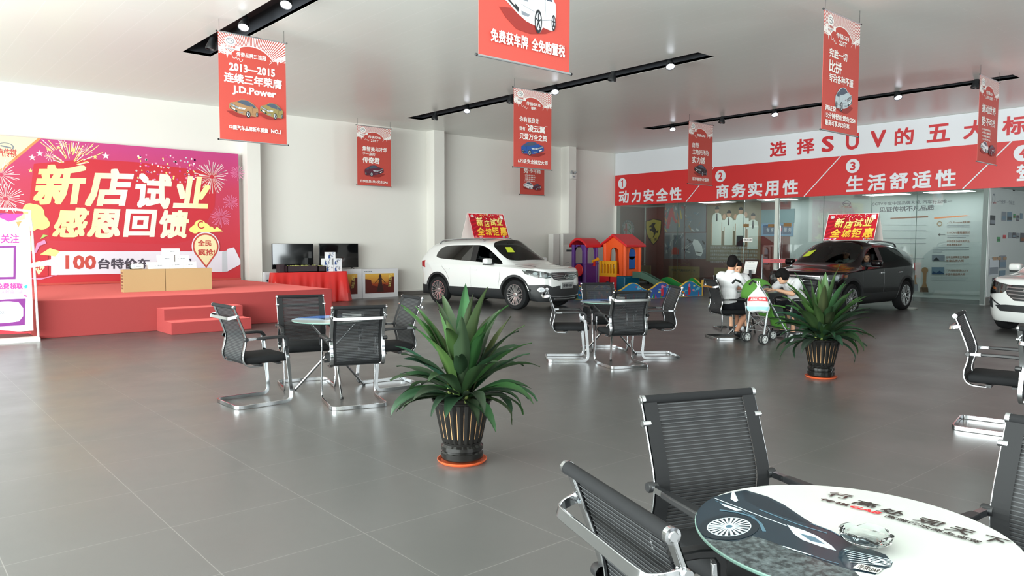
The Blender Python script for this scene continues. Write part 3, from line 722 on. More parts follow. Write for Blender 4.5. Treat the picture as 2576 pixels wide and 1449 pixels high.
# ---------------------------------------------------------------- white framed display stand at the left
YS = 13.83
m_wmet = M('white_metal', '#F4F4F2', 0.3); p_pan = M('print_panel_white', '#F7F6F8', 0.5); p_purple = M('print_purple', '#7A2B7E', 0.5)
ds = thing('display_stand', 'white framed display stand with a printed poster, cut by the left picture edge', 'display stand', (1.6, YS, 0))
def loc(q): return [(a-1.6, b) for a, b in q]
fx0, fx1 = 1.02-1.6, 2.045-1.6
MB().tube(spline([(fx1+0.05, 0, 0.05), (fx1+0.03, 0, 1.0), (fx1, 0, 1.9), (fx1-0.10, 0, 2.035), (fx0+0.1, 0, 2.04), (fx0, 0, 1.9), (fx0-0.03, 0, 1.0), (fx0-0.05, 0, 0.05)], 8), 0.017, 10).build('frame', m_wmet, ds)
MB().bx(fx0-0.1, fx1+0.055, -0.14, 0.14, 0, 0.055).build('base', m_wmet, ds)
for x in (fx0+0.04, fx1-0.02): 
    MB().tube([(x, 0, 1.97), (x, 0, 2.035)], 0.004, 6).build('clip', m_wmet, ds)
A = Art(lambda a, b, k: (a, -0.004-k, b)); A.bx(fx0+0.03, fx1-0.015, -0.004, 0.0, 0.16, 1.98, A.mi(p_pan))
A.pg(loc([(1.353,1.964),(1.969,1.987),(1.967,1.920),(1.758,1.854),(1.649,1.912),(1.348,1.834)]), p_mag); A.pg(loc([(1.969,1.987),(1.967,1.895),(1.872,1.869),(1.853,1.905)]), p_yel); A.pg(loc([(1.851,1.856),(1.929,1.870),(1.879,1.771)]), p_orange)
A.pg(loc([(1.353,1.976),(1.752,1.987),(1.548,1.922),(1.351,1.905)]), p_purple)
A.txt('扫一扫关注', loc([(1.280,1.525),(1.882,1.526),(1.285,1.667)]), p_mag, 0.02)
A.pg(loc([(1.337,1.477),(1.845,1.489),(1.819,0.974),(1.320,0.977)]), p_purple); A.pg(loc([(1.336,1.448),(1.808,1.459),(1.789,1.012),(1.322,1.013)]), p_pan)
A.txt('免费领取', loc([(1.564,0.830),(1.908,0.817),(1.567,0.921)]), p_mag, 0.03); A.txt('BOX眼镜一副', loc([(1.552,0.758),(1.900,0.743),(1.554,0.824)]), p_pink, 0.01)
A.pg(loc([(1.925,0.860),(1.973,0.889),(1.971,0.833),(1.934,0.822)]), p_cy); A.pg(loc([(1.900,0.737),(1.962,0.709),(1.951,0.685)]), p_mag)
A.pg(loc([(1.310,0.666),(1.940,0.667),(1.917,0.252),(1.297,0.259)]), p_purple); A.pg(loc([(1.309,0.630),(1.710,0.635),(1.844,0.616),(1.904,0.520),(1.900,0.396),(1.845,0.319),(1.700,0.304),(1.299,0.307)]), p_lil)
A.txt('BOX', loc([(1.562,0.441),(1.658,0.441),(1.563,0.490)]), p_mid, 0.01)
A.pg(loc([(1.297,0.247),(1.998,0.134),(1.997,0.121),(1.293,0.145)]), p_deep)
A.done('poster', ds)
# ---------------------------------------------------------------- red cloth table, trays, gift boxes, televisions and cartons along the back wall
m_satin = M('red_satin', '#D9221C', 0.38, spec=0.5)
cl = MB(); N = 160; R_ = 16; zt = 0.785
tb = (7.80, 9.78, 18.02, 18.34)
peri = []
per = [(tb[0], tb[2]), (tb[1], tb[2]), (tb[1], tb[3]), (tb[0], tb[3])]
tot = 2*(tb[1]-tb[0]+tb[3]-tb[2])
for i in range(N):
    d = tot*i/N
    for j in range(4):
        a, b = Vector(per[j]), Vector(per[(j+1) % 4]); L = (b-a).length
        if d <= L: peri.append((a+(b-a)*d/L, Vector(((b-a).y, -(b-a).x)).normalized(), tot*i/N)); break
        d -= L
vs = []; fs = []
for r in range(R_+1):
    t = r/R_
    for (p, n, d) in peri:
        cor = min((p-Vector(c)).length for c in per)
        fl = (0.3 if n.y > 0.5 else 1)*(0.03*t + 0.10*t*max(0, 1-cor/0.25) + (0.035*math.sin(d*13+0.6*math.sin(d*4)) + 0.018*math.sin(d*31+1))*t)
        vs.append((p.x+n.x*fl, p.y+n.y*fl, zt*(1-t)+0.006))
for r in range(R_):
    for i in range(N):
        k = (i+1) % N; fs.append((r*N+i, r*N+k, (r+1)*N+k, (r+1)*N+i))
cl._add(vs, fs, 0, True); cl._add([vs[i] for i in range(N)], [tuple(range(N))], 0)
tag(cl.build('draped_table', m_satin, angle=60), 'long table draped to the floor in shiny red cloth beside the stage', 'table')
zc = zt+0.0075
m_tray = M('dark_brown_card', '#33242A', 0.5); m_fill = M('yellow_green_filling', '#D6DA72', 0.6)
def tray(label, x0, x1, y0, y1, h):
    o = thing('gift_tray', label, 'tray', ((x0+x1)/2, (y0+y1)/2, zc), 0, 'dark gift trays on the red table')
    w, d = (x1-x0)/2, (y1-y0)/2; b = MB()
    b.bx(-w, w, -d, d, 0, 0.02)
    for q in ((-w, w, -d, -d+0.012), (-w, w, d-0.012, d), (-w, -w+0.012, -d, d), (w-0.012, w, -d, d)): b.bx(*q, 0.0, h)
    b.build('tray_body', m_tray, o)
    rn = random.Random(int(x0*100)); f = MB(); f.bx(-w+0.014, w-0.014, -d+0.014, d-0.014, 0.021, h*0.8)
    for k in range(int(110*w)):
        cx, cy = rn.uniform(-w+0.04, w-0.04), rn.uniform(-d+0.04, d-0.04); a = rn.uniform(0, PI)
        f.ell((cx, cy, h*0.86+rn.uniform(0, 0.02)), (0.035, 0.014, 0.014), 8, 5, 1, Matrix.Rotation(a, 3, 'Z'))
    fo = f.build('filling', [m_tray, m_fill], o); fo['kind'] = 'stuff'
tray('long dark tray of yellow green pieces in the middle of the red table', 8.15, 8.97, 18.06, 18.26, 0.17)
tray('short dark tray of yellow green pieces next to the patterned gift boxes', 8.99, 9.20, 18.06, 18.28, 0.15)
m_gift = M('patterned_box_card', '#EDEEF2', 0.4); p_ink = M('print_blue_ink', '#2F4D8F', 0.5); p_inkd = M('print_ink_dark', '#2B2E3A', 0.5)
tag(MB().bx(8.0, 8.13, 18.2, 18.4, zc, zc+0.20).build('dark_carton', m_tray), 'tall narrow dark carton at the left end of the trays', 'box')
GB = [(9.20, 0, 'left patterned gift box of the bottom row on the red table'), (9.47, 0, 'right patterned gift box of the bottom row on the red table'), (9.18, 1, 'left patterned gift box of the second row of the stack'),
      (9.47, 1, 'right patterned gift box of the second row of the stack'), (9.29, 2, 'single patterned gift box on top of the stack')]
for x, r, lb in GB:
    A = Art(lambda u, v, k: (u, 18.10-k, v)); z = zc+0.001+r*0.169; rn = random.Random(int(x*77+r))
    x += 0.03 if r == 0 and x < 9.3 else 0
    A.bx(x, x+0.21, 18.10, 18.30, z, z+0.168, A.mi(m_gift))
    for k in range(7):
        cx, cy = x+rn.uniform(.03, .18), z+rn.uniform(.03, .14); A.ring(cx, cy, .022, .026, .008, p_ink if k % 2 else p_inkd, None, 10, rn.uniform(0, 200), rn.uniform(220, 400))
    A.pg([(x+0.005, z+0.005), (x+0.07, z+0.005), (x+0.03, z+0.11), (x+0.005, z+0.07)], p_ink)
    tag(A.done('gift_box', None), lb, 'box', 'patterned gift boxes stacked on the red table')
# television cartons against the wall and the two televisions standing on them
p_sky = grad_mat('print_sunset', [(0, '#6B2A1C'), (0.45, '#9A3E22'), (0.62, '#C98A38'), (1.0, '#DDB04E')], 2, 0.12, 0.70)
p_mar = M('print_rust', '#5A211C', 0.5); p_figure = M('print_figure', '#3A2320', 0.5); m_tvbox = M('white_carton', '#D9D8DC', 0.6)
def tv_carton(label, x0, x1, h, pic=True):
    o = thing('television_carton', label, 'box', ((x0+x1)/2, 18.6, 0), 0, 'television cartons along the back wall'); w = (x1-x0)/2
    A = Art(lambda a, b, k: (a, -k, b)); A.bx(-w, w, 0, 0.2, 0, h, A.mi(m_tvbox))
    if pic:
        A.rect(-w+0.08, w-0.14, 0.13, 0.68, p_sky)
        A.pg([(-w+0.08,0.13),(w-0.14,0.13),(w-0.14,0.28),(w-0.3,0.33),(0.1,0.38),(-0.05,0.30),(-0.3,0.36),(-w+0.08,0.34)], p_mar)
        A.pg([(-w+0.08,0.34),(-w+0.30,0.30),(-w+0.27,0.50),(-w+0.20,0.52),(-w+0.08,0.54)], p_mar); A.pg([(w-0.34,0.30),(w-0.14,0.28),(w-0.14,0.58),(w-0.24,0.58),(w-0.32,0.52)], p_mar)
        A.pg([(-0.14,0.16),(0.10,0.16),(0.04,0.42),(0.02,0.62),(-0.02,0.67),(-0.06,0.62),(-0.07,0.42)], p_figure)
        A.line([(-0.04,0.56),(-0.20,0.40)], 0.02, p_figure); A.line([(0.0,0.56),(0.16,0.40)], 0.02, p_figure)
        A.txt('全面', [(w-0.32,0.48),(w-0.22,0.5),(w-0.32,0.64)], p_yel); A.txt('开战', [(w-0.34,0.28),(w-0.26,0.30),(w-0.3,0.46)], p_yel)
        [A.rect(-w+0.05+k*0.05, -w+0.09+k*0.05, 0.735, 0.755, p_mid) for k in range(5)]
    else:
        for i in range(2):
            for j in range(2): A.rect(-w+0.03+i*0.11, -w+0.12+i*0.11, 0.28+j*0.25, 0.48+j*0.25, p_lite); A.disc(-w+0.07+i*0.11, 0.33+j*0.25, 0.025, 0.03, p_dark)
    A.done('carton', o)
tv_carton('white carton with small pictures standing left of the red table', 7.78, 8.92, 0.79, False)
tv_carton('white carton with a sunset picture partly hidden by the red table', 9.34, 10.56, 0.82)
tv_carton('white carton with a fully visible sunset picture against the back wall', 10.585, 11.74, 0.81)
m_screen = M('screen_black', '#0A0C0E', 0.06, spec=0.6); m_bez = M('bezel_black', '#17191B', 0.35)
def tv(label, x0, x1, z0, z1, zs):
    o = thing('television', label, 'television', ((x0+x1)/2, 18.68, zs), 0, 'flat televisions standing by the back wall'); w = (x1-x0)/2
    MB().bx(-w, w, 0, 0.035, z0-zs, z1-zs).build('casing', m_bez, o, bevel=0.004)
    MB().bx(-w+0.012, w-0.012, -0.002, 0.0, z0-zs+0.03, z1-zs-0.012).build('screen', m_screen, o)
    for sx in (-1, 1):
        MB().bar([(sx*w*0.66, 0.02, z0-zs+0.01), (sx*w*0.7, -0.07, 0.004)], 0.02, 0.008, (0, 0, 1)).bar([(sx*w*0.66, 0.02, z0-zs+0.01), (sx*w*0.7, 0.08, 0.004)], 0.02, 0.008, (0, 0, 1)).build('foot', m_bez, o)
tv('television with a pale window reflection, left of the two', 8.02, 9.16, 0.86, 1.52, 0.795)
tv('dark television behind the patterned gift boxes, right of the two', 9.33, 10.5, 0.865, 1.525, 0.825)

# ---------------------------------------------------------------- visitor chairs
m_chrome = M('chrome', '#C2C5C8', 0.1, 1.0); m_pad = M('black_fabric', '#141517', 0.85, spec=0.25); m_arm = M('black_plastic', '#191A1C', 0.4)
m_net = M('black_net', '#1C1D1F', 0.7, spec=0.3)
nt, nd, lk, pb = nodes(m_net); pb.inputs['Alpha'].default_value = 0.9
m_rib = M('net_rib', '#3A3C3E', 0.6, spec=0.3); m_band = M('net_band', '#151618', 0.75, spec=0.3)
def make_chair():
    t = thing('visitor_chair', 'x', 'chair', (0, 0, 0), 0, None)
    prof = [(-0.292, 0.945), (-0.262, 0.87), (-0.235, 0.80), (-0.205, 0.72), (-0.188, 0.65), (-0.195, 0.58), (-0.213, 0.51), (-0.215, 0.46), (-0.195, 0.415), (-0.15, 0.39), (-0.05, 0.385)]
    S = spline([(x, 0, z) for x, z in prof], 4)
    for sy in (-1, 1):
        ups = []
        for i in range(len(S)):
            a = S[max(0, i-1)]; b = S[min(len(S)-1, i+1)]; tt = (b-a).normalized(); ups.append((tt.z, 0, -tt.x))
        MB().bar([(p.x, sy*0.243, p.z) for p in S], 0.032, 0.011, ups).build('back_frame', m_chrome, t, bevel=0.002)
    # sled base: one flat bar bent from arm to arm
    path = [(0.195, 0.262, 0.615), (0.225, 0.262, 0.35), (0.245, 0.262, 0.12)]
    path += [(0.245-0.055+0.055*math.cos(a), 0.262, 0.075+0.055*math.sin(a)-0.0) for a in [-x*PI/8 for x in range(0, 5)]]
    path += [(-0.22, 0.262, 0.02), (-0.265, 0.25, 0.02), (-0.285, 0.215, 0.02)]
    full = path+[(x, -y, z) for x, y, z in path[::-1]]
    P = [Vector(p) for p in full]; ups = []
    for i, p in enumerate(P):
        a = P[max(0, i-1)]; b = P[min(len(P)-1, i+1)]; tt = (b-a).normalized()
        ups.append((0, 0, 1) if abs(tt.z) < 0.2 else (-tt.z, 0, tt.x) if tt.z > 0 else (tt.z, 0, -tt.x))
    MB().bar(full, 0.013, 0.036, ups).build('sled_base', m_chrome, t, bevel=0.002)
    # seat pad
    MB().rbx(-0.20, 0.265, -0.232, 0.232, 0.405, 0.475, 0.03).build('seat', m_pad, t)
    MB().bx(-0.06, -0.02, -0.235, 0.235, 0.378, 0.405).bx(0.12, 0.16, -0.255, 0.255, 0.39, 0.406).build('seat_bracket', m_arm, t)
    # net back with ribs and dark side bands
    b = MB(); Q = [p for p in S if p.z > 0.425]
    Q = Q[:next(i for i, p in enumerate(S) if p.z < 0.43)]
    for i in range(len(Q)-1):
        p, q = Q[i], Q[i+1]
        b._add([(p.x, -0.20, p.z), (p.x, 0.20, p.z), (q.x, 0.20, q.z), (q.x, -0.20, q.z)], [(0,1,2,3)], 0, True)
        for s in (-1, 1): b._add([(p.x+0.011, s*0.195, p.z), (p.x+0.011, s*0.253, p.z), (q.x+0.011, s*0.253, q.z), (q.x+0.011, s*0.195, q.z)], [(0,1,2,3)], 2, True)
    L = [0]
    for p, q in zip(Q, Q[1:]): L.append(L[-1]+(q-p).length)
    nr = 36
    for k in range(1, nr):
        d = L[-1]*k/nr; i = max(j for j in range(len(L)) if L[j] <= d); i = min(i, len(Q)-2)
        p = Q[i].lerp(Q[i+1], (d-L[i])/(L[i+1]-L[i])); tt = (Q[i+1]-Q[i]).normalized(); n = Vector((-tt.z, 0, tt.x))*0.003; h = tt*0.0019
        if n.x < 0: n = -n
        b._add([p+h+n+Vector((0,-0.2,0)), p-h+n+Vector((0,-0.2,0)), p-h+n+Vector((0,0.2,0)), p+h+n+Vector((0,0.2,0))], [(0,1,2,3)], 1)
        b._add([p+h-n+Vector((0,-0.2,0)), p-h-n+Vector((0,-0.2,0)), p-h-n+Vector((0,0.2,0)), p+h-n+Vector((0,0.2,0))], [(0,1,2,3)], 1)
    b.build('backrest', [m_net, m_rib, m_band], t, weld=False)
    r = MB().tube([(-0.295, -0.245, 0.952), (-0.295, 0.245, 0.952)], 0.0175, 14).build('top_roll', m_pad, t)
    for sy in (-1, 1):
        MB().lathe([(0, sy*0.262), (0.01, sy*0.262), (0.012, sy*0.259), (0.019, sy*0.258), (0.019, sy*0.244), (0, sy*0.244)], 16, (-0.295, 0, 0.952), 0, 'y').build('end_cap', m_chrome, r)
    # curved bar behind the upper back
    u = spline([(-0.262, 0.252, 0.868), (-0.285, 0.250, 0.862), (-0.325, 0.232, 0.853), (-0.338, 0.19, 0.85), (-0.338, 0, 0.85), (-0.338, -0.19, 0.85), (-0.325, -0.232, 0.853), (-0.285, -0.250, 0.862), (-0.262, -0.252, 0.868)], 4)
    ub = MB().bar(u, 0.008, 0.03, (0.25, 0, 1)).build('rear_bar', m_chrome, t, bevel=0.002)
    for sy in (-1, 1): MB().lathe([(0, sy*0.268), (0.012, sy*0.268), (0.014, sy*0.25), (0.014, sy*0.236)], 12, (-0.262, 0, 0.868), 0, 'y').build('bolt', m_chrome, ub)
    for sy in (-1, 1):
        a = MB()
        a.bar([(-0.10, sy*0.268, 0.650), (0.0, sy*0.268, 0.652), (0.13, sy*0.268, 0.652), (0.185, sy*0.268, 0.645), (0.21, sy*0.268, 0.615), (0.212, sy*0.268, 0.555)], [0.034, 0.046, 0.046, 0.044, 0.04, 0.034], [0.024, 0.026, 0.028, 0.03, 0.034, 0.03],
              [(0,0,1), (0,0,1), (0,0,1), (0.35,0,1), (1,0,0.4), (1,0,0)])
        ao = a.build('armrest', m_arm, t, bevel=0.006)
        MB().bar([(-0.185, sy*0.264, 0.648), (-0.09, sy*0.266, 0.650)], 0.022, 0.022, (0, 0, 1)).build('arm_link', m_chrome, ao)
        MB().lathe([(0, sy*0.285), (0.017, sy*0.285), (0.02, sy*0.28), (0.02, sy*0.246)], 14, (-0.19, 0, 0.648), 0, 'y').build('arm_joint', m_arm, ao)
    return t
chair0 = make_chair(); _first = [True]
def place_chair(rear, deg, label, group):
    h = math.radians(deg); x = rear[0]+0.285*math.cos(h); y = rear[1]+0.285*math.sin(h)
    if _first[0]: o = chair0; _first[0] = False
    else: o = dup(chair0)
    o.location = (x, y, 0); o.rotation_euler = (0, 0, h); o['label'] = label; o['group'] = group
    return o
G1, G2, G3, G4, G5 = 'chairs round the table by the stage', 'chairs round the table before the white car', 'chairs of the seated people', 'chairs round the near table', 'chairs at the right picture edge'
place_chair((2.585, 7.13), 1, 'black mesh chair seen side on in front of the stage steps', G1)
place_chair((3.69, 7.86), 254.5, 'black mesh chair facing the viewer, with its back to the stage', G1)
place_chair((3.49, 6.20), 73, 'black mesh chair seen from behind at the round table by the stage', G1)
place_chair((4.57, 6.97), 172, 'black mesh chair partly hidden by the nearer potted plant', G1)
place_chair((6.90, 7.28), -40, 'black mesh chair seen side on in front of the white car bumper', G2)
place_chair((8.26, 7.62), 243, 'black mesh chair behind the table with the white tissue box', G2)
place_chair((7.19, 6.06), 66, 'black mesh chair seen from behind before the play fence', G2)
place_chair((8.46, 6.36), 146, 'black mesh chair facing left in front of the sea pattern fence', G2)
place_chair((10.50, 7.18), -33, 'black mesh chair on which the man by the stroller sits', G3)
place_chair((11.98, 6.25), 150, 'black mesh chair on which the person behind the plant sits', G3)
place_chair((2.475, 1.735), 249, 'black mesh chair facing the viewer behind the near glass table', G4)
place_chair((1.335, 1.165), -20, 'black mesh chair seen from behind at the lower edge, left of the near table', G4)
place_chair((2.95, 0.575), 176, 'black mesh chair cut by the right edge beside the near glass table', G4)
place_chair((7.12, 2.36), -79, 'black mesh chair standing side on near the right edge', G5)
place_chair((6.25, 1.44), 2, 'black mesh chair of which only a chrome side shows at the right edge', G5)

# ---------------------------------------------------------------- round glass tables
m_gedge = M('glass_rim', '#6F8F86', 0.1, spec=0.7)
ZT = 0.757; TR = 0.415
def glass_table(label, x, y, deg, art):
    t = thing('glass_table', label, 'table', (x, y, 0), 0, 'round glass tables')
    b = MB(); b.lathe([(0, ZT-0.012), (TR-0.004, ZT-0.012), (TR, ZT-0.008), (TR, ZT-0.003), (TR-0.003, ZT)], 72)
    A = Art(lambda a, b_, k: (a-x, b_-y, ZT+k-0.0004), 0.0004); art(A, x, y)
    A._add(b.v, b.f, A.mi(m_gedge), True)
    A.done('tabletop', t)
    for k in range(3):
        a = math.radians(deg+120*k); c, s = math.cos(a), math.sin(a)
        lo = (0.415*c-0.022*s, 0.415*s+0.022*c, 0.012); hi = (-0.27*c-0.022*s, -0.27*s+0.022*c, ZT-0.018)
        l = MB().tube([hi, lo], 0.014, 12).build('leg', m_chrome, t)
        MB().lathe([(0, -0.006), (0.035, -0.006), (0.035, 0), (0, 0)], 16, (hi[0], hi[1], ZT-0.012)).build('mounting_plate', m_chrome, l)
        MB().tube([(lo[0]+0.008*c, lo[1]+0.008*s, 0.0), (lo[0], lo[1], 0.016)], 0.016, 10).build('foot_cap', m_arm, l)
    MB().tube([(0, 0, 0.42), (0, 0, 0.46)], 0.02, 12).build('hub', m_chrome, t)
    return t
t_white = M('print_table_white', '#B4B8B4', 0.15, spec=0.35); t_body = M('print_table_navy', '#1E2C36', 0.12, spec=0.5); t_mid = M('print_table_steel', '#4C6B7C', 0.12)
t_lite = M('print_table_highlight', '#C4D6DE', 0.12); t_win = M('print_table_window', '#16222B', 0.12); t_ink = M('print_table_ink', '#2B2320', 0.12); t_red = M('print_table_red', '#D2222A', 0.12)
t_road = M('print_table_road', '#3A4347', 0.12); nt, nd, lk, pb = nodes(t_road)
nz = nd.new('ShaderNodeTexNoise'); nz.inputs['Scale'].default_value = 60; nz.inputs['Detail'].default_value = 6; cr = nd.new('ShaderNodeValToRGB'); tcn = nd.new('ShaderNodeTexCoord')
cr.color_ramp.elements[0].position = 0.35; cr.color_ramp.elements[0].color = lin('#22282B'); cr.color_ramp.elements[1].position = 0.85; cr.color_ramp.elements[1].color = lin('#6E797C')
lk.new(tcn.outputs['Object'], nz.inputs['Vector']); lk.new(nz.outputs['Fac'], cr.inputs[0]); lk.new(cr.outputs[0], pb.inputs['Base Color'])
t_sand = M('print_table_sand', '#E0DACB', 0.12); t_blue = M('print_table_blue', '#4A78C8', 0.12); t_pale = M('print_table_pale_blue', '#C8DDF0', 0.12)
def clipc(pts, x, y, n=6):
    o = []
    for (a, b), (c, d) in zip(pts, pts[1:]+pts[:1]):
        for i in range(n):
            t = i/n; p, q = a+(c-a)*t-x, b+(d-b)*t-y; r = math.hypot(p, q); f = min(1, (TR-0.002)/r) if r else 1
            o.append((x+p*f, y+q*f))
    return o
def art_near(A, x, y):
    def P(q, m, n=6): A.pg(clipc(q, x, y, n), m)
    A.k = 1.5
    A.disc(x, y, TR-0.002, TR-0.002, t_white, None, 72)
    P([(1.902,0.761),(1.915,0.725),(1.914,0.688),(1.893,0.637),(1.733,0.645)], t_sand)
    P([(1.887,1.346),(1.762,1.215),(1.790,1.128),(1.841,1.110),(1.847,1.042),(1.850,0.969),(1.832,0.888),(1.808,0.817),(1.738,0.742),(1.543,0.715),(1.339,0.890),(1.502,1.176)], t_road)
    P([(1.902,1.371),(1.941,1.333),(2.001,1.344),(2.085,1.331),(2.135,1.315),(2.131,1.233),(2.102,1.163),(2.065,1.105),(2.038,1.061),(2.020,1.027),(2.011,0.977),(1.977,0.909),(1.967,0.849),(1.957,0.801),(1.921,0.769),(1.894,0.761),(1.850,0.768),(1.818,0.767),(1.799,0.812),(1.798,0.855),(1.797,0.905),(1.805,0.963),(1.810,1.021),(1.812,1.061),(1.808,1.090),(1.741,1.097),(1.690,1.165),(1.752,1.248)], t_body, 3)
    P([(2.118,1.319),(2.121,1.236),(2.076,1.140),(2.020,1.060),(2.014,1.033),(2.005,1.072),(2.012,1.137),(2.022,1.204),(2.044,1.259)], t_win, 2)
    P([(1.957,1.073),(1.952,1.015),(1.942,0.976),(1.908,0.919),(1.885,0.895),(1.880,0.933),(1.885,0.988),(1.908,1.026)], t_lite, 2); P([(1.923,1.018),(1.929,0.976),(1.903,0.934),(1.895,0.969)], t_mid, 2)
    A.line([(1.991,1.337),(1.976,1.247),(1.962,1.168),(1.948,1.069)], 0.0045, t_lite); A.line([(1.973,1.319),(1.959,1.240),(1.942,1.163)], 0.003, t_mid)
    A.line([(2.007,1.190),(1.992,1.117),(1.980,1.037),(1.981,0.968)], 0.006, t_mid); A.line([(2.015,1.032),(2.006,0.969),(1.970,0.897),(1.960,0.851)], 0.004, t_mid)
    P([(1.963,1.295),(1.964,1.257),(1.960,1.217),(1.941,1.228),(1.948,1.271)], t_lite, 2)
    P([(2.087,1.335),(2.083,1.323),(2.027,1.274),(2.007,1.271),(2.021,1.297)], t_lite, 2)
    A.line([(1.911,1.263),(1.932,1.223),(1.936,1.173),(1.906,1.125),(1.860,1.086)], 0.010, t_mid)
    # wheel
    w = [(1.817,1.169),(1.870,1.132),(1.878,1.209)]; wc = w[0]; ux, uy = w[1][0]-wc[0], w[1][1]-wc[1]; vx, vy = w[2][0]-wc[0], w[2][1]-wc[1]
    def W(r, t): return (wc[0]+r*(ux*math.cos(t)+vx*math.sin(t)), wc[1]+r*(uy*math.cos(t)+vy*math.sin(t)))
    P([W(1.36, i*2*PI/40) for i in range(40)], t_win, 1)
    A.pg([W(1.0, i*2*PI/40) for i in range(40)], t_lite); A.pg([W(0.94, i*2*PI/40) for i in range(40)], t_win)
    for i in range(22):
        t = i*2*PI/22; A.pg([W(.12, t-.2), W(.93, t-.075), W(.93, t+.075), W(.12, t+.2)], t_lite, A.k)
    A.k += .25; A.pg([W(0.16, i*2*PI/14) for i in range(14)], t_mid)
    A.line([(1.804,0.998),(1.804,0.965),(1.806,0.923)], 0.006, t_lite); A.line([(1.806,0.923),(1.805,0.880),(1.809,0.852)], 0.003, t_mid)
    for k in range(6):
        q = [(1.904,0.885),(1.931,0.773),(1.828,0.829),(1.883,0.759)]
        f = k/6; A.line([(q[0][0]+(q[2][0]-q[0][0])*f, q[0][1]+(q[2][1]-q[0][1])*f), (q[1][0]+(q[3][0]-q[1][0])*f, q[1][1]+(q[3][1]-q[1][1])*f)], 0.0035, t_lite)
    e = [(1.895,0.796)][0]; A.ring(e[0], e[1], .021, .021, .005, t_lite); A.line([(e[0]-.013, e[1]+.004), (e[0]+.013, e[1]-.004)], .005, t_lite)
    pl = [(1.808,0.817),(1.823,0.763),(1.846,0.820),(1.860,0.766)]; A.pg([pl[0], pl[1], pl[3], pl[2]], t_white); A.txt('传祺GA8', [(pl[0][0]*.8+pl[1][0]*.1+pl[2][0]*.1, pl[0][1]*.8+pl[1][1]*.1+pl[2][1]*.1), (pl[1][0]*.85+pl[0][0]*.05+pl[3][0]*.1, pl[1][1]*.85+pl[0][1]*.05+pl[3][1]*.1), (pl[2][0]*.8+pl[3][0]*.1+pl[0][0]*.1, pl[2][1]*.8+pl[3][1]*.1+pl[0][1]*.1)], t_ink, 0.02)
    def row(s, q, m, bold, hs, sl):
        d = Vector((q[1][0]-q[0][0], q[1][1]-q[0][1])); n = Vector((-d.y, d.x)).normalized()*hs
        if n.dot(Vector((0.65, 0.75))) < 0: n = -n
        n += d.normalized()*sl*hs
        A.txt(s, [q[0], q[1], (q[0][0]+n.x, q[0][1]+n.y)], m, bold)
    for ch, q in (('行', [(2.269,1.120),(2.290,1.054)]), ('高', [(2.262,1.036),(2.269,0.971)]), ('处', [(2.253,0.958),(2.258,0.890)]), ('观', [(2.254,0.856),(2.254,0.788)]), ('天', [(2.249,0.770),(2.249,0.710)]), ('下', [(2.245,0.688),(2.246,0.628)])):
        row(ch, q, t_ink, 0.02, 0.05, 0.25)
    row('传祺', [(2.216,1.112),(2.224,1.027)], t_ink, 0.025, 0.025, 0.1); row('GA8', [(2.223,1.024),(2.227,0.938)], t_red, 0.03, 0.025, 0.25)
    row('高端行政商务座驾', [(2.223,0.920),(2.208,0.670)], t_ink, 0.02, 0.025, 0.1)
def art_far(A, x, y):
    A.k = 1.5
    A.disc(x, y, TR-0.002, TR-0.002, t_pale, None, 60)
    d = Vector((0.7566, -0.6539)); n = Vector((0.6528, 0.7551))
    def Q(l): return [(x+d.x*a+n.x*b, y+d.y*a+n.y*b) for a, b in l]
    A.pg(clipc(Q([(-.45,-.1),(.5,-.2),(.5,-.5),(-.4,-.5)]), x, y), t_white); A.pg(clipc(Q([(-.5,.1),(-.1,.05),(.2,.12),(.45,.1),(.4,.5),(-.5,.5)]), x, y), t_blue)
    A.pg(Q([(-.16,.0),(-.08,.12),(.08,.14),(.2,.08),(.33,.04),(.34,-.06),(.2,-.08),(-.1,-.06)]), t_body); A.pg(Q([(-.05,.05),(.0,.11),(.08,.12),(.12,.06)]), t_lite)
    A.pg(Q([(-.14,-.02),(.3,-.03),(.3,-.045),(-.12,-.04)]), t_lite)
    for a in (-.05, .22): A.disc(*Q([(a, -.06)])[0], .035, .035, t_win)
glass_table('near round glass table printed with a dark car and black lettering', 2.035, 0.93, 60, art_near)
glass_table('round glass table with a blue print among four chairs by the stage', 3.70, 7.12, 130, art_far)
glass_table('round glass table with a blue print before the white car', 7.78, 6.93, 100, art_far)
glass_table('round glass table at which the white shirted people sit', 11.35, 6.95, 20, art_far)
# glass ashtray on the near table
m_crys = M('clear_glass', '#F4FBFA', 0.02); _M['clear_glass'].node_tree.nodes['Principled BSDF'].inputs['Transmission Weight'].default_value = 1.0
am = MB(); nn = 8
def octo(r, z): return [(r*math.cos(2*PI*(i+.5)/nn), r*math.sin(2*PI*(i+.5)/nn), z) for i in range(nn)]
def notch(r, z, dz): return [(r*math.cos(PI*i/nn+PI/8), r*math.sin(PI*i/nn+PI/8), z-(dz if i % 4 == 1 else 0)) for i in range(2*nn)]
rings = [notch(.046, 0, 0), notch(.064, .012, 0), notch(.067, .029, .010), notch(.058, .032, .011), notch(.048, .015, 0), notch(.040, .009, 0)]
for r in rings: am.v += r
for i in range(len(rings)-1):
    for k in range(16): am.f.append([i*16+k, i*16+(k+1) % 16, (i+1)*16+(k+1) % 16, (i+1)*16+k])
am.f.append(list(range(16))[::-1]); am.f.append([80+k for k in range(16)]); am.m = [0]*len(am.f); am.s = [False]*len(am.f)
ash = am.build('ashtray', m_crys, angle=20); q = [(1.967,0.856)][0]
ash.location = (q[0], q[1], ZT+0.014); tag(ash, 'clear glass ashtray on the near round table', 'ashtray')
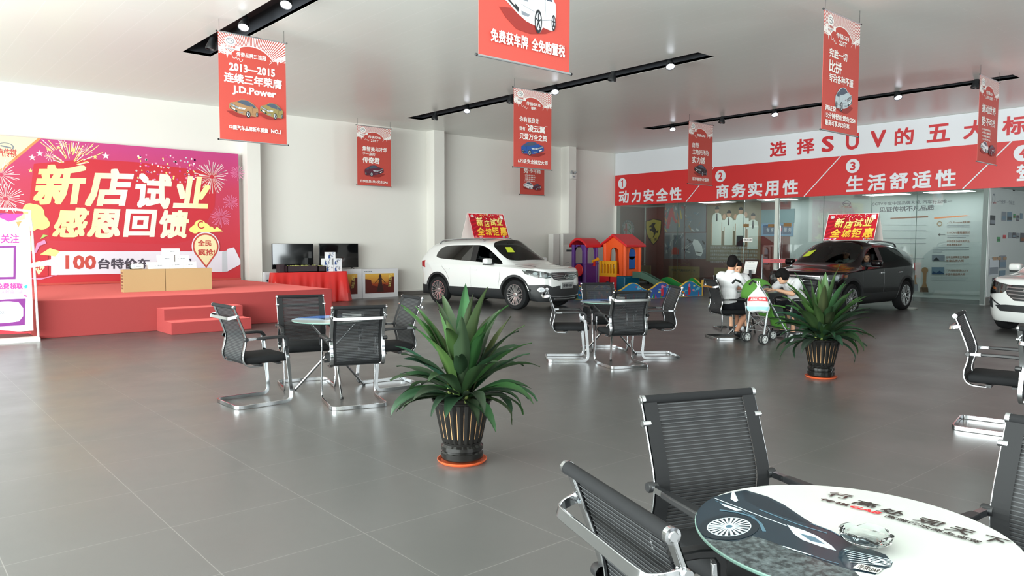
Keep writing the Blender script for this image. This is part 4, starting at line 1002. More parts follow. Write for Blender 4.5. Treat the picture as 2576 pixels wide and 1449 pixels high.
def tissue(label, x, y, deg):
    o = thing('tissue_box', label, 'box', (x, y, ZT+0.003), math.radians(deg), 'tissue boxes on the glass tables')
    A = Art(lambda a, b, k: (a, -0.055-k, b)); A.bx(-0.10, 0.10, -0.055, 0.055, 0, 0.06, A.mi(m_wbox)); A.tbox('传祺GA6', -0.07, 0.0, 0.03, 0.045, p_dark); A.done('carton', o)
    MB().ell((0, 0, 0.06), (0.045, 0.015, 0.012), 12, 6).build('tissue', m_wbox, o)
tissue('white tissue box on the round table by the stage', 3.86, 6.98, -45)
tissue('white tissue box on the round table before the white car', 7.83, 6.86, -42)

# ---------------------------------------------------------------- cars
CS = 0.965      # size of the cars against the room
def mirror_rows(r): return r
def car_shell(P):
    """half-body grid (columns front to rear, rows underside to roof centre), mirrored, smoothed, wheel arches cut; returns a bmesh with region ids"""
    cols = P['cols']; nr = len(cols[0]); nc = len(cols)
    bm = bmesh.new(); V = [[None]*nr for _ in cols]; Vm = [[None]*nr for _ in cols]
    for j, c in enumerate(cols):
        for i, (x, y, z) in enumerate(c):
            V[j][i] = bm.verts.new((x*CS, y*CS, z*CS))
            Vm[j][i] = V[j][i] if y < 1e-6 else bm.verts.new((x*CS, -y*CS, z*CS))
    reg = bm.faces.layers.int.new('reg'); cr = bm.edges.layers.float.new('crease_edge')
    names = ['body']
    def rid(n):
        if n not in names: names.append(n)
        return names.index(n)
    for j in range(nc-1):
        for i in range(nr-1):
            for W, side in ((V, 'l'), (Vm, 'r')):
                q = [W[j][i], W[j+1][i], W[j+1][i+1], W[j][i+1]]
                u = []
                for v in q:
                    if v not in u: u.append(v)
                if len(u) < 3: continue
                try: f = bm.faces.new(u)
                except ValueError: continue
                n = P['region'](j, i, side)
                f[reg] = rid(n); f.smooth = True
    T_ = nr-1; dp = nc-4
    for W, side in ((V, 'l'), (Vm, 'r')):
        for tri in ([(0,T_),(1,T_),(4,T_)], [(1,T_),(2,T_),(4,T_)], [(2,T_),(3,T_),(4,T_)], [(nc-3,T_),(nc-2,T_),(nc-4,T_)], [(nc-2,T_),(nc-1,T_),(nc-4,T_)],
                    [(0,0),(1,0),(4,0)], [(1,0),(2,0),(4,0)], [(2,0),(3,0),(4,0)], [(nc-3,0),(nc-2,0),(nc-4,0)], [(nc-2,0),(nc-1,0),(nc-4,0)]):
            u = []
            for j, i in tri:
                if W[j][i] not in u: u.append(W[j][i])
            if len(u) == 3:
                try: f = bm.faces.new(u); f[reg] = rid('body' if tri[0][1] else 'underside'); f.smooth = True
                except ValueError: pass
    bmesh.ops.recalc_face_normals(bm, faces=bm.faces)
    for e in bm.edges:
        if len(e.link_faces) == 2:
            a, b = (names[f[reg]] for f in e.link_faces)
            if a != b: e[cr] = 0.75 if ('glass' in a+b or 'wind' in a+b or 'pillar' in a+b) else 0.35
    for j, i, c in P.get('crease', []):
        for W in (V, Vm):
            e = bm.edges.get((W[j][i], W[j+1][i]))
            if e: e[cr] = max(e[cr], c)
    me = bpy.data.meshes.new('shell'); bm.to_mesh(me); bm.free()
    o = bpy.data.objects.new('shell', me); COL.objects.link(o)
    m = o.modifiers.new('s', 'SUBSURF'); m.levels = 3; m.render_levels = 3
    mats = [M('paint_tmp', '#FFFFFF'), M('arch_tmp', '#101010')]
    for mm in mats: me.materials.append(mm)
    cut = MB()
    for ax in P['axles']:
        for s in (-1, 1):
            y0, y1 = (0.52*CS, 1.2*CS) if s > 0 else (-1.2*CS, -0.52*CS)
            cut.lathe([(0, y0), (P['arch']*CS, y0), (P['arch']*CS, y1), (0, y1)], 40, (ax*CS, 0, P['wr']*CS+0.01), 0, 'y')
    co = cut.build('cutter', mats[1])
    bmod = o.modifiers.new('b', 'BOOLEAN'); bmod.operation = 'DIFFERENCE'; bmod.object = co; bmod.solver = 'EXACT'
    try: bmod.material_mode = 'TRANSFER'
    except Exception: pass
    dg = bpy.context.evaluated_depsgraph_get(); res = bpy.data.meshes.new_from_object(o.evaluated_get(dg))
    bpy.data.objects.remove(o); bpy.data.objects.remove(co)
    out = bmesh.new(); out.from_mesh(res); bpy.data.meshes.remove(res)
    return out, names, mats[1].name
def split_shell(bm, names, root, mats, parts):
    """one mesh per region"""
    reg = bm.faces.layers.int.get('reg')
    objs = {}
    for k, n in enumerate(names):
        fs = [f for f in bm.faces if f.material_index != 1 and f[reg] == k]
        if not fs or parts.get(n) is None: continue
        objs[n] = mk_part(fs, parts[n][0], mats[parts[n][1]], root)
    fs = [f for f in bm.faces if f.material_index == 1]
    for sx in (0, 1):
        for sy in (0, 1):
            g = [f for f in fs if (f.calc_center_median().x > 0) == bool(sx) and (f.calc_center_median().y > 0) == bool(sy)]
            if g: mk_part(g, 'wheel_well', M('arch_black', '#0E0F10', 0.8), root)
    return objs
def mk_part(fs, name, mat, root):
    vm = {}; vs = []; ff = []; ns = []
    for f in fs:
        q = []
        for v in f.verts:
            if v not in vm: vm[v] = len(vs); vs.append(v.co[:])
            q.append(vm[v])
        ff.append(q)
    me = bpy.data.meshes.new(name); me.from_pydata(vs, [], ff); me.materials.append(mat)
    me.polygons.foreach_set('use_smooth', [True]*len(ff))
    o = bpy.data.objects.new(name, me); COL.objects.link(o); o.parent = root
    return o
class Skin:
    """puts flat patches onto the curved body by shooting rays at it"""
    def __init__(self, bm): self.t = BVHTree.FromBMesh(bm)
    def hit(self, o, d):
        h = self.t.ray_cast(Vector(o), Vector(d).normalized())
        return h[0], h[1]
    def patch(self, mb, pts, d, off, th=0.012, mi=0, cell=0.05):
        """pts: outline as (u, z), u measured sideways across direction d (horizontal)"""
        d = Vector((d[0], d[1], 0)).normalized(); u = Vector((-d.y, d.x, 0))
        bm = bmesh.new(); bm.faces.new([bm.verts.new((a*CS, b*CS, 0)) for a, b in pts])
        for ax in (0, 1):
            lo = min(v.co[ax] for v in bm.verts); hi = max(v.co[ax] for v in bm.verts); n = max(1, int((hi-lo)/(cell*CS)))
            for k in range(1, n):
                co = [0, 0, 0]; co[ax] = lo+(hi-lo)*k/n; no = [0, 0, 0]; no[ax] = 1
                bmesh.ops.bisect_plane(bm, geom=bm.verts[:]+bm.edges[:]+bm.faces[:], plane_co=co, plane_no=no)
        top = {}; vs = []; last = None
        for v in bm.verts:
            o = u*v.co.x + Vector((0, 0, v.co.y)) - d*6
            h, n = self.hit(o, d)
            if h is None: h = u*v.co.x + Vector((0, 0, v.co.y)) - d*(last if last else 1.5)
            else: last = -(h-Vector((0, 0, h.z))-u*v.co.x).dot(d)
            top[v] = h - d*off*CS
        bm.verts.index_update(); b = len(mb.v); n0 = len(bm.verts)
        for v in bm.verts: mb.v.append(tuple(top[v]))
        for v in bm.verts: mb.v.append(tuple(top[v]+d*(off+th)*CS))
        for f in bm.faces: mb.f.append([b+v.index for v in f.verts]); mb.m.append(mi); mb.s.append(True)
        for e in bm.edges:
            if len(e.link_faces) == 1:
                a, c = e.verts[0].index, e.verts[1].index
                mb.f.append([b+a, b+c, b+c+n0, b+a+n0]); mb.m.append(mi); mb.s.append(False)
        bm.free(); return mb
    def line(self, pts, d, off):
        d = Vector((d[0], d[1], 0)).normalized(); u = Vector((-d.y, d.x, 0)); out = []
        for a, b in pts:
            h, n = self.hit(u*(a*CS)+Vector((0, 0, b*CS))-d*6, d)
            if h is not None: out.append(h-d*off*CS)
        return out
def L(*v): return list(v)
def car_columns(o):
    """o: overrides for a body; rows 0 underside centre ... 5 shoulder, 6 belt, 7 glass top, 8 gutter, 9 roof side, 10 roof centre"""
    W = o['hw']; fx = o['front']; rx = o['rear']; fa, ra = o['axles']
    hood = o['hood']; lip = o['lip']; cowl = o['cowl']; roof = o['roof']; belt0, belt1 = o['belt']; gt = o['gtop']
    def low(x, w, zb=0.20): return [(x, 0, zb), (x, w*.72, zb), (x, w*.95, zb+.07), (x, w, .48), (x, w*1.0, .76)]
    def hoodcol(x, w, zs, zh, zc, ye):
        return low(x, w)+[(x, w*.985, zs), (x, ye, zs+.045), (x, ye*.93, zh-.025), (x, ye*.82, zh), (x, ye*.45, zh+(zc-zh)*.75), (x, 0, zc)]
    C = []
    f = o['fz']    # heights of the nose rows
    def nose(x0, y, back, bend):
        rr = []
        for i, (z, dx) in enumerate(f): rr.append((x0-dx*back-bend, y, z))
        return rr
    # nose: centre, mid, outer, corner
    C.append(nose(fx, 0, 1.0, 0)); C.append(nose(fx, W*.42, 1.0, .03)); C.append(nose(fx, W*.72, 1.0, .115))
    C.append([(fx-.33-(dx*.6), (W*.90 if i < 9 else W*.86) - (0 if 1 < i < 6 else .05), z+(0.015 if i > 5 else 0)) for i, (z, dx) in enumerate(f)])
    zs = o['shoulder']
    C.append(hoodcol(fa+.42, W*.965, zs-.045, lip+.035, lip+.07, W*.86))
    C.append(hoodcol(fa, W*.995, zs-.02, hood-.035, hood, W*.87))
    xb = o['cowlx']
    C.append(low(fa-.42, W)+[(fa-.42, W*.985, zs), (xb-.04, W*.915, belt0-.01), (xb+.02, W*.895, belt0+.012), (xb+.10, W*.82, cowl-.02), (xb+.20, W*.5, cowl), (xb+.24, 0, cowl+.012)])
    xr = o['roofx']
    def top(xt, w8=.70, w9=.52, dz=0): 
        return [(xt, W*o['tum'], gt+dz), (xt, W*(o['tum']-.035), gt+.055+dz), (xt-.0, W*.50, roof-.035+dz), (xt, 0, roof+dz)]
    mid = (xr[0]+fa-.42)/2
    x7 = o['apil']
    C.append(low(x7[0], W)+[(x7[0], W*.985, zs+.015), (x7[0], W*.915, belt0+.015)]+[(xr[0]+.02, W*o['tum'], gt-.03), (xr[0]+.10, W*(o['tum']-.02), gt+.02), (xr[0]+.17, W*.48, roof-.055), (xr[0]+.20, 0, roof-.03)])
    for k, (xl, xt) in enumerate(o['mids']):
        t = (xl-x7[0])/(o['mids'][-1][0]-x7[0])
        bz = belt0+(belt1-belt0)*t
        dz = -o['droop']*max(0, t-.25)**2
        C.append(low(xl, W)+[(xl, W*.985, zs+.02+.02*t), (xl, W*.915-.03*t*W*.3, bz+.015)]+top(xt, dz=dz))
    xd = o['dpil']
    dzr = -o['droop']
    C.append(low(ra-.02, W*.995)+[(xd[0], W*.985, zs+.05), (xd[0], W*.89, belt1+.03), (xd[1], W*(o['tum']-.02), gt-.09+dzr*.4), (xd[1]-.06, W*(o['tum']-.06), gt+.02+dzr), (xd[1]-.10, W*.46, roof-.07+dzr), (xd[1]-.12, 0, roof-.05+dzr)])
    r = o['rz']
    C.append(low(ra-.45, W*.975)+[(ra-.5, W*.95, zs+.03), (rx+.25, W*.86, belt1), (rx+.27, W*.80, belt1+.06), (rx+.24, W*.74, belt1+.09), (rx+.20, W*.45, belt1+.09), (rx+.18, 0, belt1+.09)])
    C.append([(rx+.30 if 1 < i < 6 else rx+.22, W*(.87 if 1 < i < 6 else .82), z) for i, z in enumerate(r)])
    C.append([(rx+.06, W*.55, z) for z in r]); C.append([(rx, 0, z) for z in r])
    return C
def wheel_part(root, x, y, r, w, style, sgn, m_rim, m_rimd):
    T = Matrix.Translation((x, y, r)) @ Matrix.Scale(sgn, 4, (0, 1, 0))
    t = MB(T); ri = r*.70
    t.lathe([(ri, -w/2+.01), (r*.90, -w/2), (r*.975, -w/2+.02), (r, -w/2+.05), (r, w/2-.05), (r*.975, w/2-.02), (r*.90, w/2), (r*.78, w/2-.004), (ri, w/2-.012), (ri, -w/2+.01)], 44, (0, 0, 0), 0, 'y')
    to = t.build('wheel', M('tyre_rubber', '#17181A', 0.8, spec=0.3), root)
    d = MB(T); d.lathe([(0, w/2-.085), (ri*.93, w/2-.085), (ri, w/2-.02), (ri, -w/2+.02)], 40, (0, 0, 0), 1, 'y')
    d.lathe([(ri, w/2-.022), (ri*1.01, w/2-.008), (ri*.955, w/2-.008), (ri*.94, w/2-.05)], 40, (0, 0, 0), 0, 'y')
    n = style
    for k in range(n):
        for sp in ((-.10, -.05), (.10, .05)) if n <= 6 else ((-.055, -.04), (.055, .04)):
            a0 = 2*PI*k/n+sp[0]*(1 if n > 6 else .9); a1 = 2*PI*k/n+sp[1]*(3.2 if n > 6 else 5.5)
            hw0, hw1 = (.016, .0115) if n > 6 else (.017, .013)
            def pt(rr, a, h, y): return (rr*math.cos(a)-h*math.sin(a), y, rr*math.sin(a)+h*math.cos(a))
            lo = [pt(.05, a0, -hw0, w/2-.075), pt(.05, a0, hw0, w/2-.075), pt(ri*.96, a1, hw1, w/2-.06), pt(ri*.96, a1, -hw1, w/2-.06)]
            hi = [pt(.05, a0, -hw0*.7, w/2-.035), pt(.05, a0, hw0*.7, w/2-.035), pt(ri*.96, a1, hw1*.7, w/2-.014), pt(ri*.96, a1, -hw1*.7, w/2-.014)]
            d.hull8(lo, hi, 0)
    d.lathe([(.058, w/2-.07), (.05, w/2-.03), (.03, w/2-.024), (0, w/2-.024)], 18, (0, 0, 0), 0, 'y')
    d.build('rim', [m_rim, m_rimd], to)
m_tint = glass_mat('car_side_glass', '#5C6662', 0.10); m_wind = glass_mat('car_windshield', '#D3E0DA', 0.05); m_priv = glass_mat('car_rear_glass', '#24292B', 0.12)
m_clad = M('car_cladding', '#26282A', 0.55); m_silv = M('car_silver_trim', '#BFC3C6', 0.25, 0.9); m_int = M('car_interior', '#1B1C1E', 0.7); m_hl = M('headlamp_inner', '#C9D0D4', 0.15, 0.6); m_hld = M('headlamp_dark', '#2A2E31', 0.2)
m_hlg = glass_mat('headlamp_glass', '#F0F6F6', 0.12); m_redl = M('tail_lamp_red', '#A3141C', 0.15, coat=0.6); m_amb = M('indicator_amber', '#D9783C', 0.3); m_rim = M('alloy_silver', '#D3D5D6', 0.22, 0.85); m_rimd = M('alloy_dark', '#1A1A1C', 0.45, 0.3)
def seat_mb(x, y):
    b = MB(Matrix.Translation((x*CS, y*CS, 0)))
    b.rbx(-.25, .25, -.24, .24, .42, .62, .06).rbx(-.36, -.20, -.24, .24, .52, 1.13, .06)
    b.rbx(-.36, -.26, -.13, .13, 1.15, 1.32, .04); b.tube([(-.31, .06, 1.1), (-.31, .06, 1.2)], .008, 6); b.tube([(-.31, -.06, 1.1), (-.31, -.06, 1.2)], .008, 6)
    return b
REG = {}
def region_fn(nm):
    # column ids: 0-3 nose, 4 ahead of arch, 5 arch, 6 cowl, 7 A pillar top, 8.. mids, then D pillar, rear
    nmid = nm
    def f(j, i, side):
        dp = 8+nmid
        if i in (1, 2) and 3 <= j <= dp+1: return 'cladding'
        if i == 0 : return 'underside'
        if i in (1, 2): return 'cladding'
        if 8 <= i and j == 6: return 'windshield'
        if 8 <= i and j == dp: return 'rear_window'
        if i == 6:
            if j in (6, 7): return 'front_glass_'+side
            if j == 8: return 'b_pillar_'+side
            if j in (9, 10): return 'rear_glass_'+side
            if j == 11: return 'quarter_glass_'+side
        if 3 <= i <= 5:
            if j in (6, 7): return 'front_door_'+side
            if j in (8, 9, 10): return 'rear_door_'+side
        return 'body'
    return f
def make_car(name, label, loc, deg, o, paint, style, open_side, badge, hood_print=None):
    t = thing(name, label, 'car', loc, math.radians(deg), 'cars on display')
    P = dict(cols=car_columns(o), region=region_fn(len(o['mids'])), axles=o['axles'], arch=o['arch'], wr=o['wr'], crease=[(j, 5, .5) for j in range(4, 14)])
    bm, names, _ = car_shell(P)
    parts = {'body': ('body', 'p'), 'cladding': ('lower_cladding', 'c'), 'underside': ('underbody', 'c'), 'windshield': ('windshield', 'w'), 'rear_window': ('rear_window', 'r')}
    for s in 'lr':
        parts['front_glass_'+s] = ('side_window', 's') if s not in open_side else None
        parts['rear_glass_'+s] = ('side_window', 'r'); parts['quarter_glass_'+s] = ('quarter_window', 'r'); parts['b_pillar_'+s] = ('window_pillar', 'k')
        parts['front_door_'+s] = ('front_door', 'p'); parts['rear_door_'+s] = ('rear_door', 'p')
    mats = dict(p=paint, c=paint if o.get('plain_sill') else m_clad, w=m_wind, r=m_priv, s=m_tint, k=m_bez)
    objs = split_shell(bm, names, t, mats, parts)
    sk = Skin(bm)
    wr = o['wr']*CS; ww = .215*CS; W = o['hw']
    for ax in o['axles']:
        for s in (-1, 1): wheel_part(t, ax*CS, s*(W-.125)*CS, wr, ww, style, s, m_rim, m_rimd)
    # wheel arch flares
    for ax in o['axles']:
        for s in (-1, 1):
            b = MB(); A_ = [math.radians(-8+196*k/30) for k in range(31)]; R1 = o['arch']*CS; pts = []
            for a in A_:
                row = []
                for rr, dy in ((R1-.004, -.02), (R1-.004, .006), (R1+.048, .008), (R1+.056, -.015)):
                    x = ax*CS+rr*math.cos(a); z = wr+.01+rr*math.sin(a)
                    h, n = sk.hit((ax*CS+(R1+.055)*math.cos(a), s*3, wr+.01+(R1+.055)*math.sin(a)), (0, -s, 0))
                    yy = abs(h.y) if h is not None and abs(h.y) > .5*W else W*CS*.95
                    row.append((x, s*(yy+dy), max(z, .16)))
                pts.append(row)
            for p, q in zip(pts, pts[1:]):
                for k in range(3): b._add([p[k], q[k], q[k+1], p[k+1]], [(0, 1, 2, 3)], 0, True)
            b.build('wheel_arch', m_clad, t, angle=60)
    # cabin
    MB().bx(-1.9*CS, 1.0*CS, -.72*CS, .72*CS, .30, .36).bx(-1.95*CS, -1.25*CS, -.66*CS, .66*CS, .36, .62).build('cabin_floor', m_int, t)
    for y in (-.36, .36): seat_mb(-.20, y).build('front_seat', m_int, t)
    b = MB(); b.rbx(-1.25*CS, -.80*CS, -.64*CS, .64*CS, .45, .64, .06).rbx(-1.42*CS, -1.22*CS, -.64*CS, .64*CS, .55, 1.12, .06); b.build('rear_seat', m_int, t)
    b = MB(); b.rbx((o['cowlx']-.42)*CS, (o['cowlx']+.12)*CS, -.70*CS, .70*CS, .62, (o['cowl']-.05)*CS, .06); b.build('dashboard', m_int, t)
    R_ = Matrix.Translation(((o['cowlx']-.52)*CS, .36*CS, .96*CS)) @ Matrix.Rotation(math.radians(-65), 4, 'Y')
    b = MB(R_); b.tube([(0.18*math.cos(a*PI/14), .18*math.sin(a*PI/14), 0) for a in range(28)], .015, 8, closed=True); b.lathe([(0, -.02), (.06, -.02), (.06, .03), (0, .03)], 14); b.bx(-.17, .17, -.018, .018, -.008, .008); b.build('steering_wheel', m_int, t)
    b = MB(); b.rbx((o['roofx'][0]+.18)*CS, (o['roofx'][0]+.22)*CS, -.12*CS, .12*CS, (o['roof']-.16)*CS, (o['roof']-.09)*CS, .015); b.build('rear_view_mirror', m_int, t)
    # door mirrors, handles, roof rails
    mx, mz = o['mir']
    for s in (-1, 1):
        b = MB(); b.rbx((mx-.07)*CS, (mx+.10)*CS, s*(W+.03)*CS if s > 0 else (-W-.26)*CS, (W+.26)*CS if s > 0 else (-W-.03)*CS, (mz-.045)*CS, (mz+.10)*CS, .05, 0, 4)
        b.rbx((mx-.02)*CS, (mx+.05)*CS, (s*(W-.10) if s > 0 else -W-.05)*CS, (W+.05 if s > 0 else -W+.10)*CS, (mz-.06)*CS, (mz-.0)*CS, .02, 1)
        mo = b.build('door_mirror', [paint, m_clad], t)
        MB().rbx((mx-.07)*CS, (mx+.08)*CS, s*(W+.04)*CS if s > 0 else (-W-.24)*CS, (W+.24)*CS if s > 0 else (-W-.04)*CS, (mz-.065)*CS, (mz-.035)*CS, .012).build('mirror_base', m_clad, mo)
        for hx, nmx in ((o['handles'][0], 'front_door_'), (o['handles'][1], 'rear_door_')):
            q = sk.line([(s*(hx+.09), o['hz']), (s*hx, o['hz']+.006), (s*(hx-.09), o['hz']+.005)], (0, -s), .012)
            if len(q) == 3 and objs.get(nmx+'lr'[s < 0]): MB().bar(q, .022, .028, (0, 0, 1)).build('door_handle', m_silv if badge == 'dark' else paint, objs[nmx+'lr'[s < 0]], bevel=.004)
        rl = []
        for x in o['rails']:
            h, n = sk.hit((x*CS, s*.56*CS, 4), (0, 0, -1))
            if h is not None: rl.append(h)
        if len(rl) > 3:
            rl = [r+Vector((0, 0, .0 if k in (0, len(rl)-1) else .06)) for k, r in enumerate(rl)]
            MB().tube(spline(rl, 4), .021, 8).build('roof_rail', m_silv, t)
        # gaps round the doors
        ga = MB()
        for xs_ in o['gaps']:
            q = sk.line([(s*x, z) for x, z in xs_], (0, -s), -.002)
            if len(q) > 1: ga.tube(q, .0045, 5)
        if ga.v: ga.build('door_gap', m_hld, t)
    # lamps, grille, bumper
    F = (-1, 0)
    for s in (-1, 1):
        d = (-1, -s*.55); 
        dn = Vector((d[0], d[1], 0)).normalized(); un = Vector((-dn.y, dn.x, 0)); k = -s
        def hp(pts):
            r = []
            for a, z in pts:
                x = o['front']-.02-.30*(max(0, a)/.85)**2.5 if a <= .85 else o['front']-.32-(a-.85)*2.0
                y = a if a <= .85 else .85+(a-.85)*.3
                r.append((x*un.x+s*y*un.y, z))
            return r
        hl = sk.patch(MB(), hp(o['lamp']), d, .006).build('headlight', m_hld, t)
        b = MB()
        for (a, z, r) in o['proj']:
            sk.patch(b, hp([(a+r*math.cos(q*PI/8), z+r*.9*math.sin(q*PI/8)) for q in range(16)]), d, .012)
        b.build('reflector', m_hl, hl)
        b = MB()
        for pl in o['lampbits']: sk.patch(b, hp(pl), d, .010)
        b.build('lamp_trim', m_silv, hl)
        if o.get('amber'): sk.patch(MB(), hp(o['amber']), d, .011).build('indicator', m_amb, hl)
        sk.patch(MB(), hp(o['lamp']), d, .018, .004).build('lens_cover', m_hlg, hl)
        fg = sk.patch(MB(), hp(o['fogbox']), d, .008).build('fog_lamp_recess', m_clad, t)
        a, z, r = o['fog']; b = MB(); sk.patch(b, hp([(a+r*1.35*math.cos(q*PI/8), z+r*math.sin(q*PI/8)) for q in range(16)]), d, .02); b.build('fog_lamp', m_silv, fg)
        b = MB(); sk.patch(b, hp([(a+r*.7*math.cos(q*PI/8), z+r*.7*math.sin(q*PI/8)) for q in range(16)]), d, .028); b.build('fog_lens', m_hl, fg)
        # tail lamp
        d2 = (1, -s*.9); sk.patch(MB(), [(-k*a, z) for a, z in o['tail']], d2, .01).build('tail_light', m_redl, t)
    gr = sk.patch(MB(), o['grille'], F, .004, .01).build('grille', m_hld, t)
    for q in o['bars']:
        ln = sk.line(q, F, .014)
        if len(ln) > 1: MB().bar(ln, .018, .02, (0, 0, 1)).build('grille_bar', m_silv, gr)
    sk.patch(MB(), o['intake'], F, .006, .01).build('lower_intake', m_clad, t)
    for q in o['chin']:
        ln = sk.line(q, F, .012)
        if len(ln) > 1: MB().bar(ln, .02, .022, (0, 0, 1)).build('bumper_trim', m_silv, t)
    h, n = sk.hit((6, 0, o['emb'][0]*CS), (-1, 0, 0))
    e = MB(Matrix.Translation((h.x+.022, 0, o['emb'][0]*CS)))
    e.tube([(0, .075*math.cos(a*PI/14), .052*math.sin(a*PI/14)) for a in range(28)], .008, 6, closed=True)
    e.tube([(0, .04, .012), (0, 0, .012), (0, -.045, -.014)], .007, 6); e.build('badge', M('badge_chrome', '#E3E5E6', .12, 1.0), gr)
    if o.get('plate'):
        z, s_ = o['plate']; h, n = sk.hit((6, 0, z*CS), (-1, 0, 0))
        A = Art(lambda a, b, k: (h.x+.03+k, a, z*CS+b)); A.bx(h.x, h.x+.03, -.22, .22, z*CS-.07, z*CS+.07, A.mi(M('plate_grey', '#8C8F8F', .5)))
        A.tbox(s_, -.17, .17, -.035, .035, p_dark, .03); A.done('front_plate', t)
    if o.get('sticker'):
        b = MB(); pts = []
        for (y, z) in o['sticker']:
            hh, n = sk.hit((6, y*CS, z*CS), (-1, 0, 0)); pts.append(hh+Vector((.008, 0, .004)))
        b.poly([p[:] for p in pts]); b.build('price_sticker', M('sticker_yellow', '#C9DB3A', .5), t)
    bm.free()
    return t, sk
GS5 = dict(hw=.925, front=2.255, rear=-2.40, axles=(1.355, -1.355), arch=.425, wr=.358, hood=1.09, lip=.985, cowl=1.165, roof=1.735, belt=(1.09, 1.185), gtop=1.56, shoulder=1.015, cowlx=.93,
           roofx=(.22,), apil=(.45,), tum=.735, mids=[(-.02, -.02), (-.20, -.22), (-.62, -.62), (-1.04, -1.0), (-1.62, -1.40)], droop=.06, dpil=(-1.72, -1.78),
           fz=[(.20, .10), (.21, .06), (.30, .01), (.45, 0), (.62, 0), (.80, .02), (.925, .045), (.97, .07), (.99, .11), (1.0, .19), (1.01, .30)],
           rz=[.22, .24, .34, .50, .70, .85, .98, 1.06, 1.10, 1.14, 1.16], mir=(.60, 1.13), handles=(.02, -.98), hz=.93, rails=(.05, -.1, -.4, -.8, -1.2, -1.5, -1.62), dlo=(.62, -1.55, 1.097, 1.185),
           lamp=[(.46,.85),(.50,.79),(.62,.765),(.84,.80),(.98,.87),(1.02,.965),(.97,.97),(.8,.945),(.62,.915),(.50,.885)], proj=[(.82,.88,.042),(.63,.835,.042)], lampbits=[[(.50,.81),(.66,.785),(.67,.797),(.52,.825)],[(.71,.80),(.745,.805),(.74,.92),(.715,.915)]], amber=None,
           fogbox=[(.46,.42),(1.02,.40),(.98,.60),(.62,.62),(.46,.56)], fog=(.72,.50,.055), tail=[(-.62,.95),(-.80,.98),(-.80,1.12),(-.66,1.14)],
           grille=[(-.50,.86),(-.44,.75),(-.3,.71),(.3,.71),(.44,.75),(.50,.86),(.5,.905),(.3,.905),(0,.905),(-.3,.905),(-.5,.905)],
           bars=[[(-.49,.895),(-.25,.90),(0,.90),(.25,.90),(.49,.895)],[(-.47,.86),(-.25,.835),(-.1,.83)],[(.1,.83),(.25,.835),(.47,.86)],[(-.45,.815),(-.2,.785),(0,.78),(.2,.785),(.45,.815)],[(-.40,.765),(-.2,.74),(0,.735),(.2,.74),(.40,.765)]],
           intake=[(-.46,.56),(-.5,.42),(-.42,.33),(.42,.33),(.5,.42),(.46,.56),(.3,.585),(-.3,.585)], chin=[[(-.55,.345),(-.3,.32),(0,.315),(.3,.32),(.55,.345)],[(-.4,.27),(0,.26),(.4,.27)]], emb=(.80,), plate=(.585, '传祺 GS5'),
           gaps=[[(.89,.97),(.89,.9),(.87,.7),(.83,.5)],[(-.14,1.0),(-.14,.9),(-.13,.7),(-.10,.5)],[(-1.22,1.04),(-1.20,1.0),(-1.02,.85),(-.93,.7),(-.90,.5)],[(1.05,1.04),(1.25,1.07),(1.5,1.06),(1.75,1.03)]],
           sticker=[(-.26,1.50),(-.44,1.50),(-.52,1.37),(-.32,1.37)])
m_pw = M('white_car_paint', '#D9DBDA', 0.2, coat=0.6); m_pd = M('black_cherry_paint', '#0B0608', 0.15, coat=.15, spec=.22)
white_car, sk_w = make_car('car', 'white crossover car with a red roof sign in front of the back wall', (12.22, 14.66, 0), -82.5, GS5, m_pw, 10, 'r', 'white')
GS4 = dict(GS5); GS4.update(hw=.93, front=2.22, rear=-2.30, axles=(1.32, -1.33), hood=1.09, lip=.985, roof=1.70, gtop=1.535, belt=(1.09, 1.24), shoulder=1.01, droop=.10, cowlx=.88, roofx=(.18,), apil=(.40,), mids=[(-.05, -.05), (-.23, -.25), (-.62, -.62), (-1.0, -.97), (-1.40, -1.28)], dpil=(-1.60, -1.62),
           rear_=0, handles=(-.02, -.95), hz=.93, mir=(.56, 1.14), rails=(0, -.15, -.4, -.8, -1.1, -1.35, -1.45), dlo=(.58, -1.38, 1.10, 1.235), plate=None,
           lamp=[(.44,.90),(.48,.80),(.62,.76),(.86,.78),(1.02,.84),(1.04,.93),(.9,.935),(.6,.915)], proj=[(.84,.86,.045),(.66,.84,.045)], lampbits=[[(.5,.81),(.62,.785),(.86,.80),(.86,.815),(.62,.80),(.52,.83)]], amber=[(.97,.86),(1.02,.87),(1.03,.92),(.97,.915)],
           grille=[(-.62,.82),(-.5,.70),(-.3,.64),(.3,.64),(.5,.70),(.62,.82),(.58,.90),(.3,.91),(0,.915),(-.3,.91),(-.58,.90)], bars=[[(-.56,.885),(-.3,.895),(0,.90),(.3,.895),(.56,.885)],[(-.54,.80),(-.2,.79)],[(.2,.79),(.54,.80)],[(-.46,.73),(0,.715),(.46,.73)]], emb=(.80,),
           sticker=[(-.36,1.46),(-.56,1.42),(-.62,1.29),(-.42,1.31)])
dark_car, sk_d = make_car('car', 'black cherry coloured SUV with a red roof sign behind the seated people', (17.44, 8.30, 0), 178, GS4, m_pd, 5, 'l', 'dark')
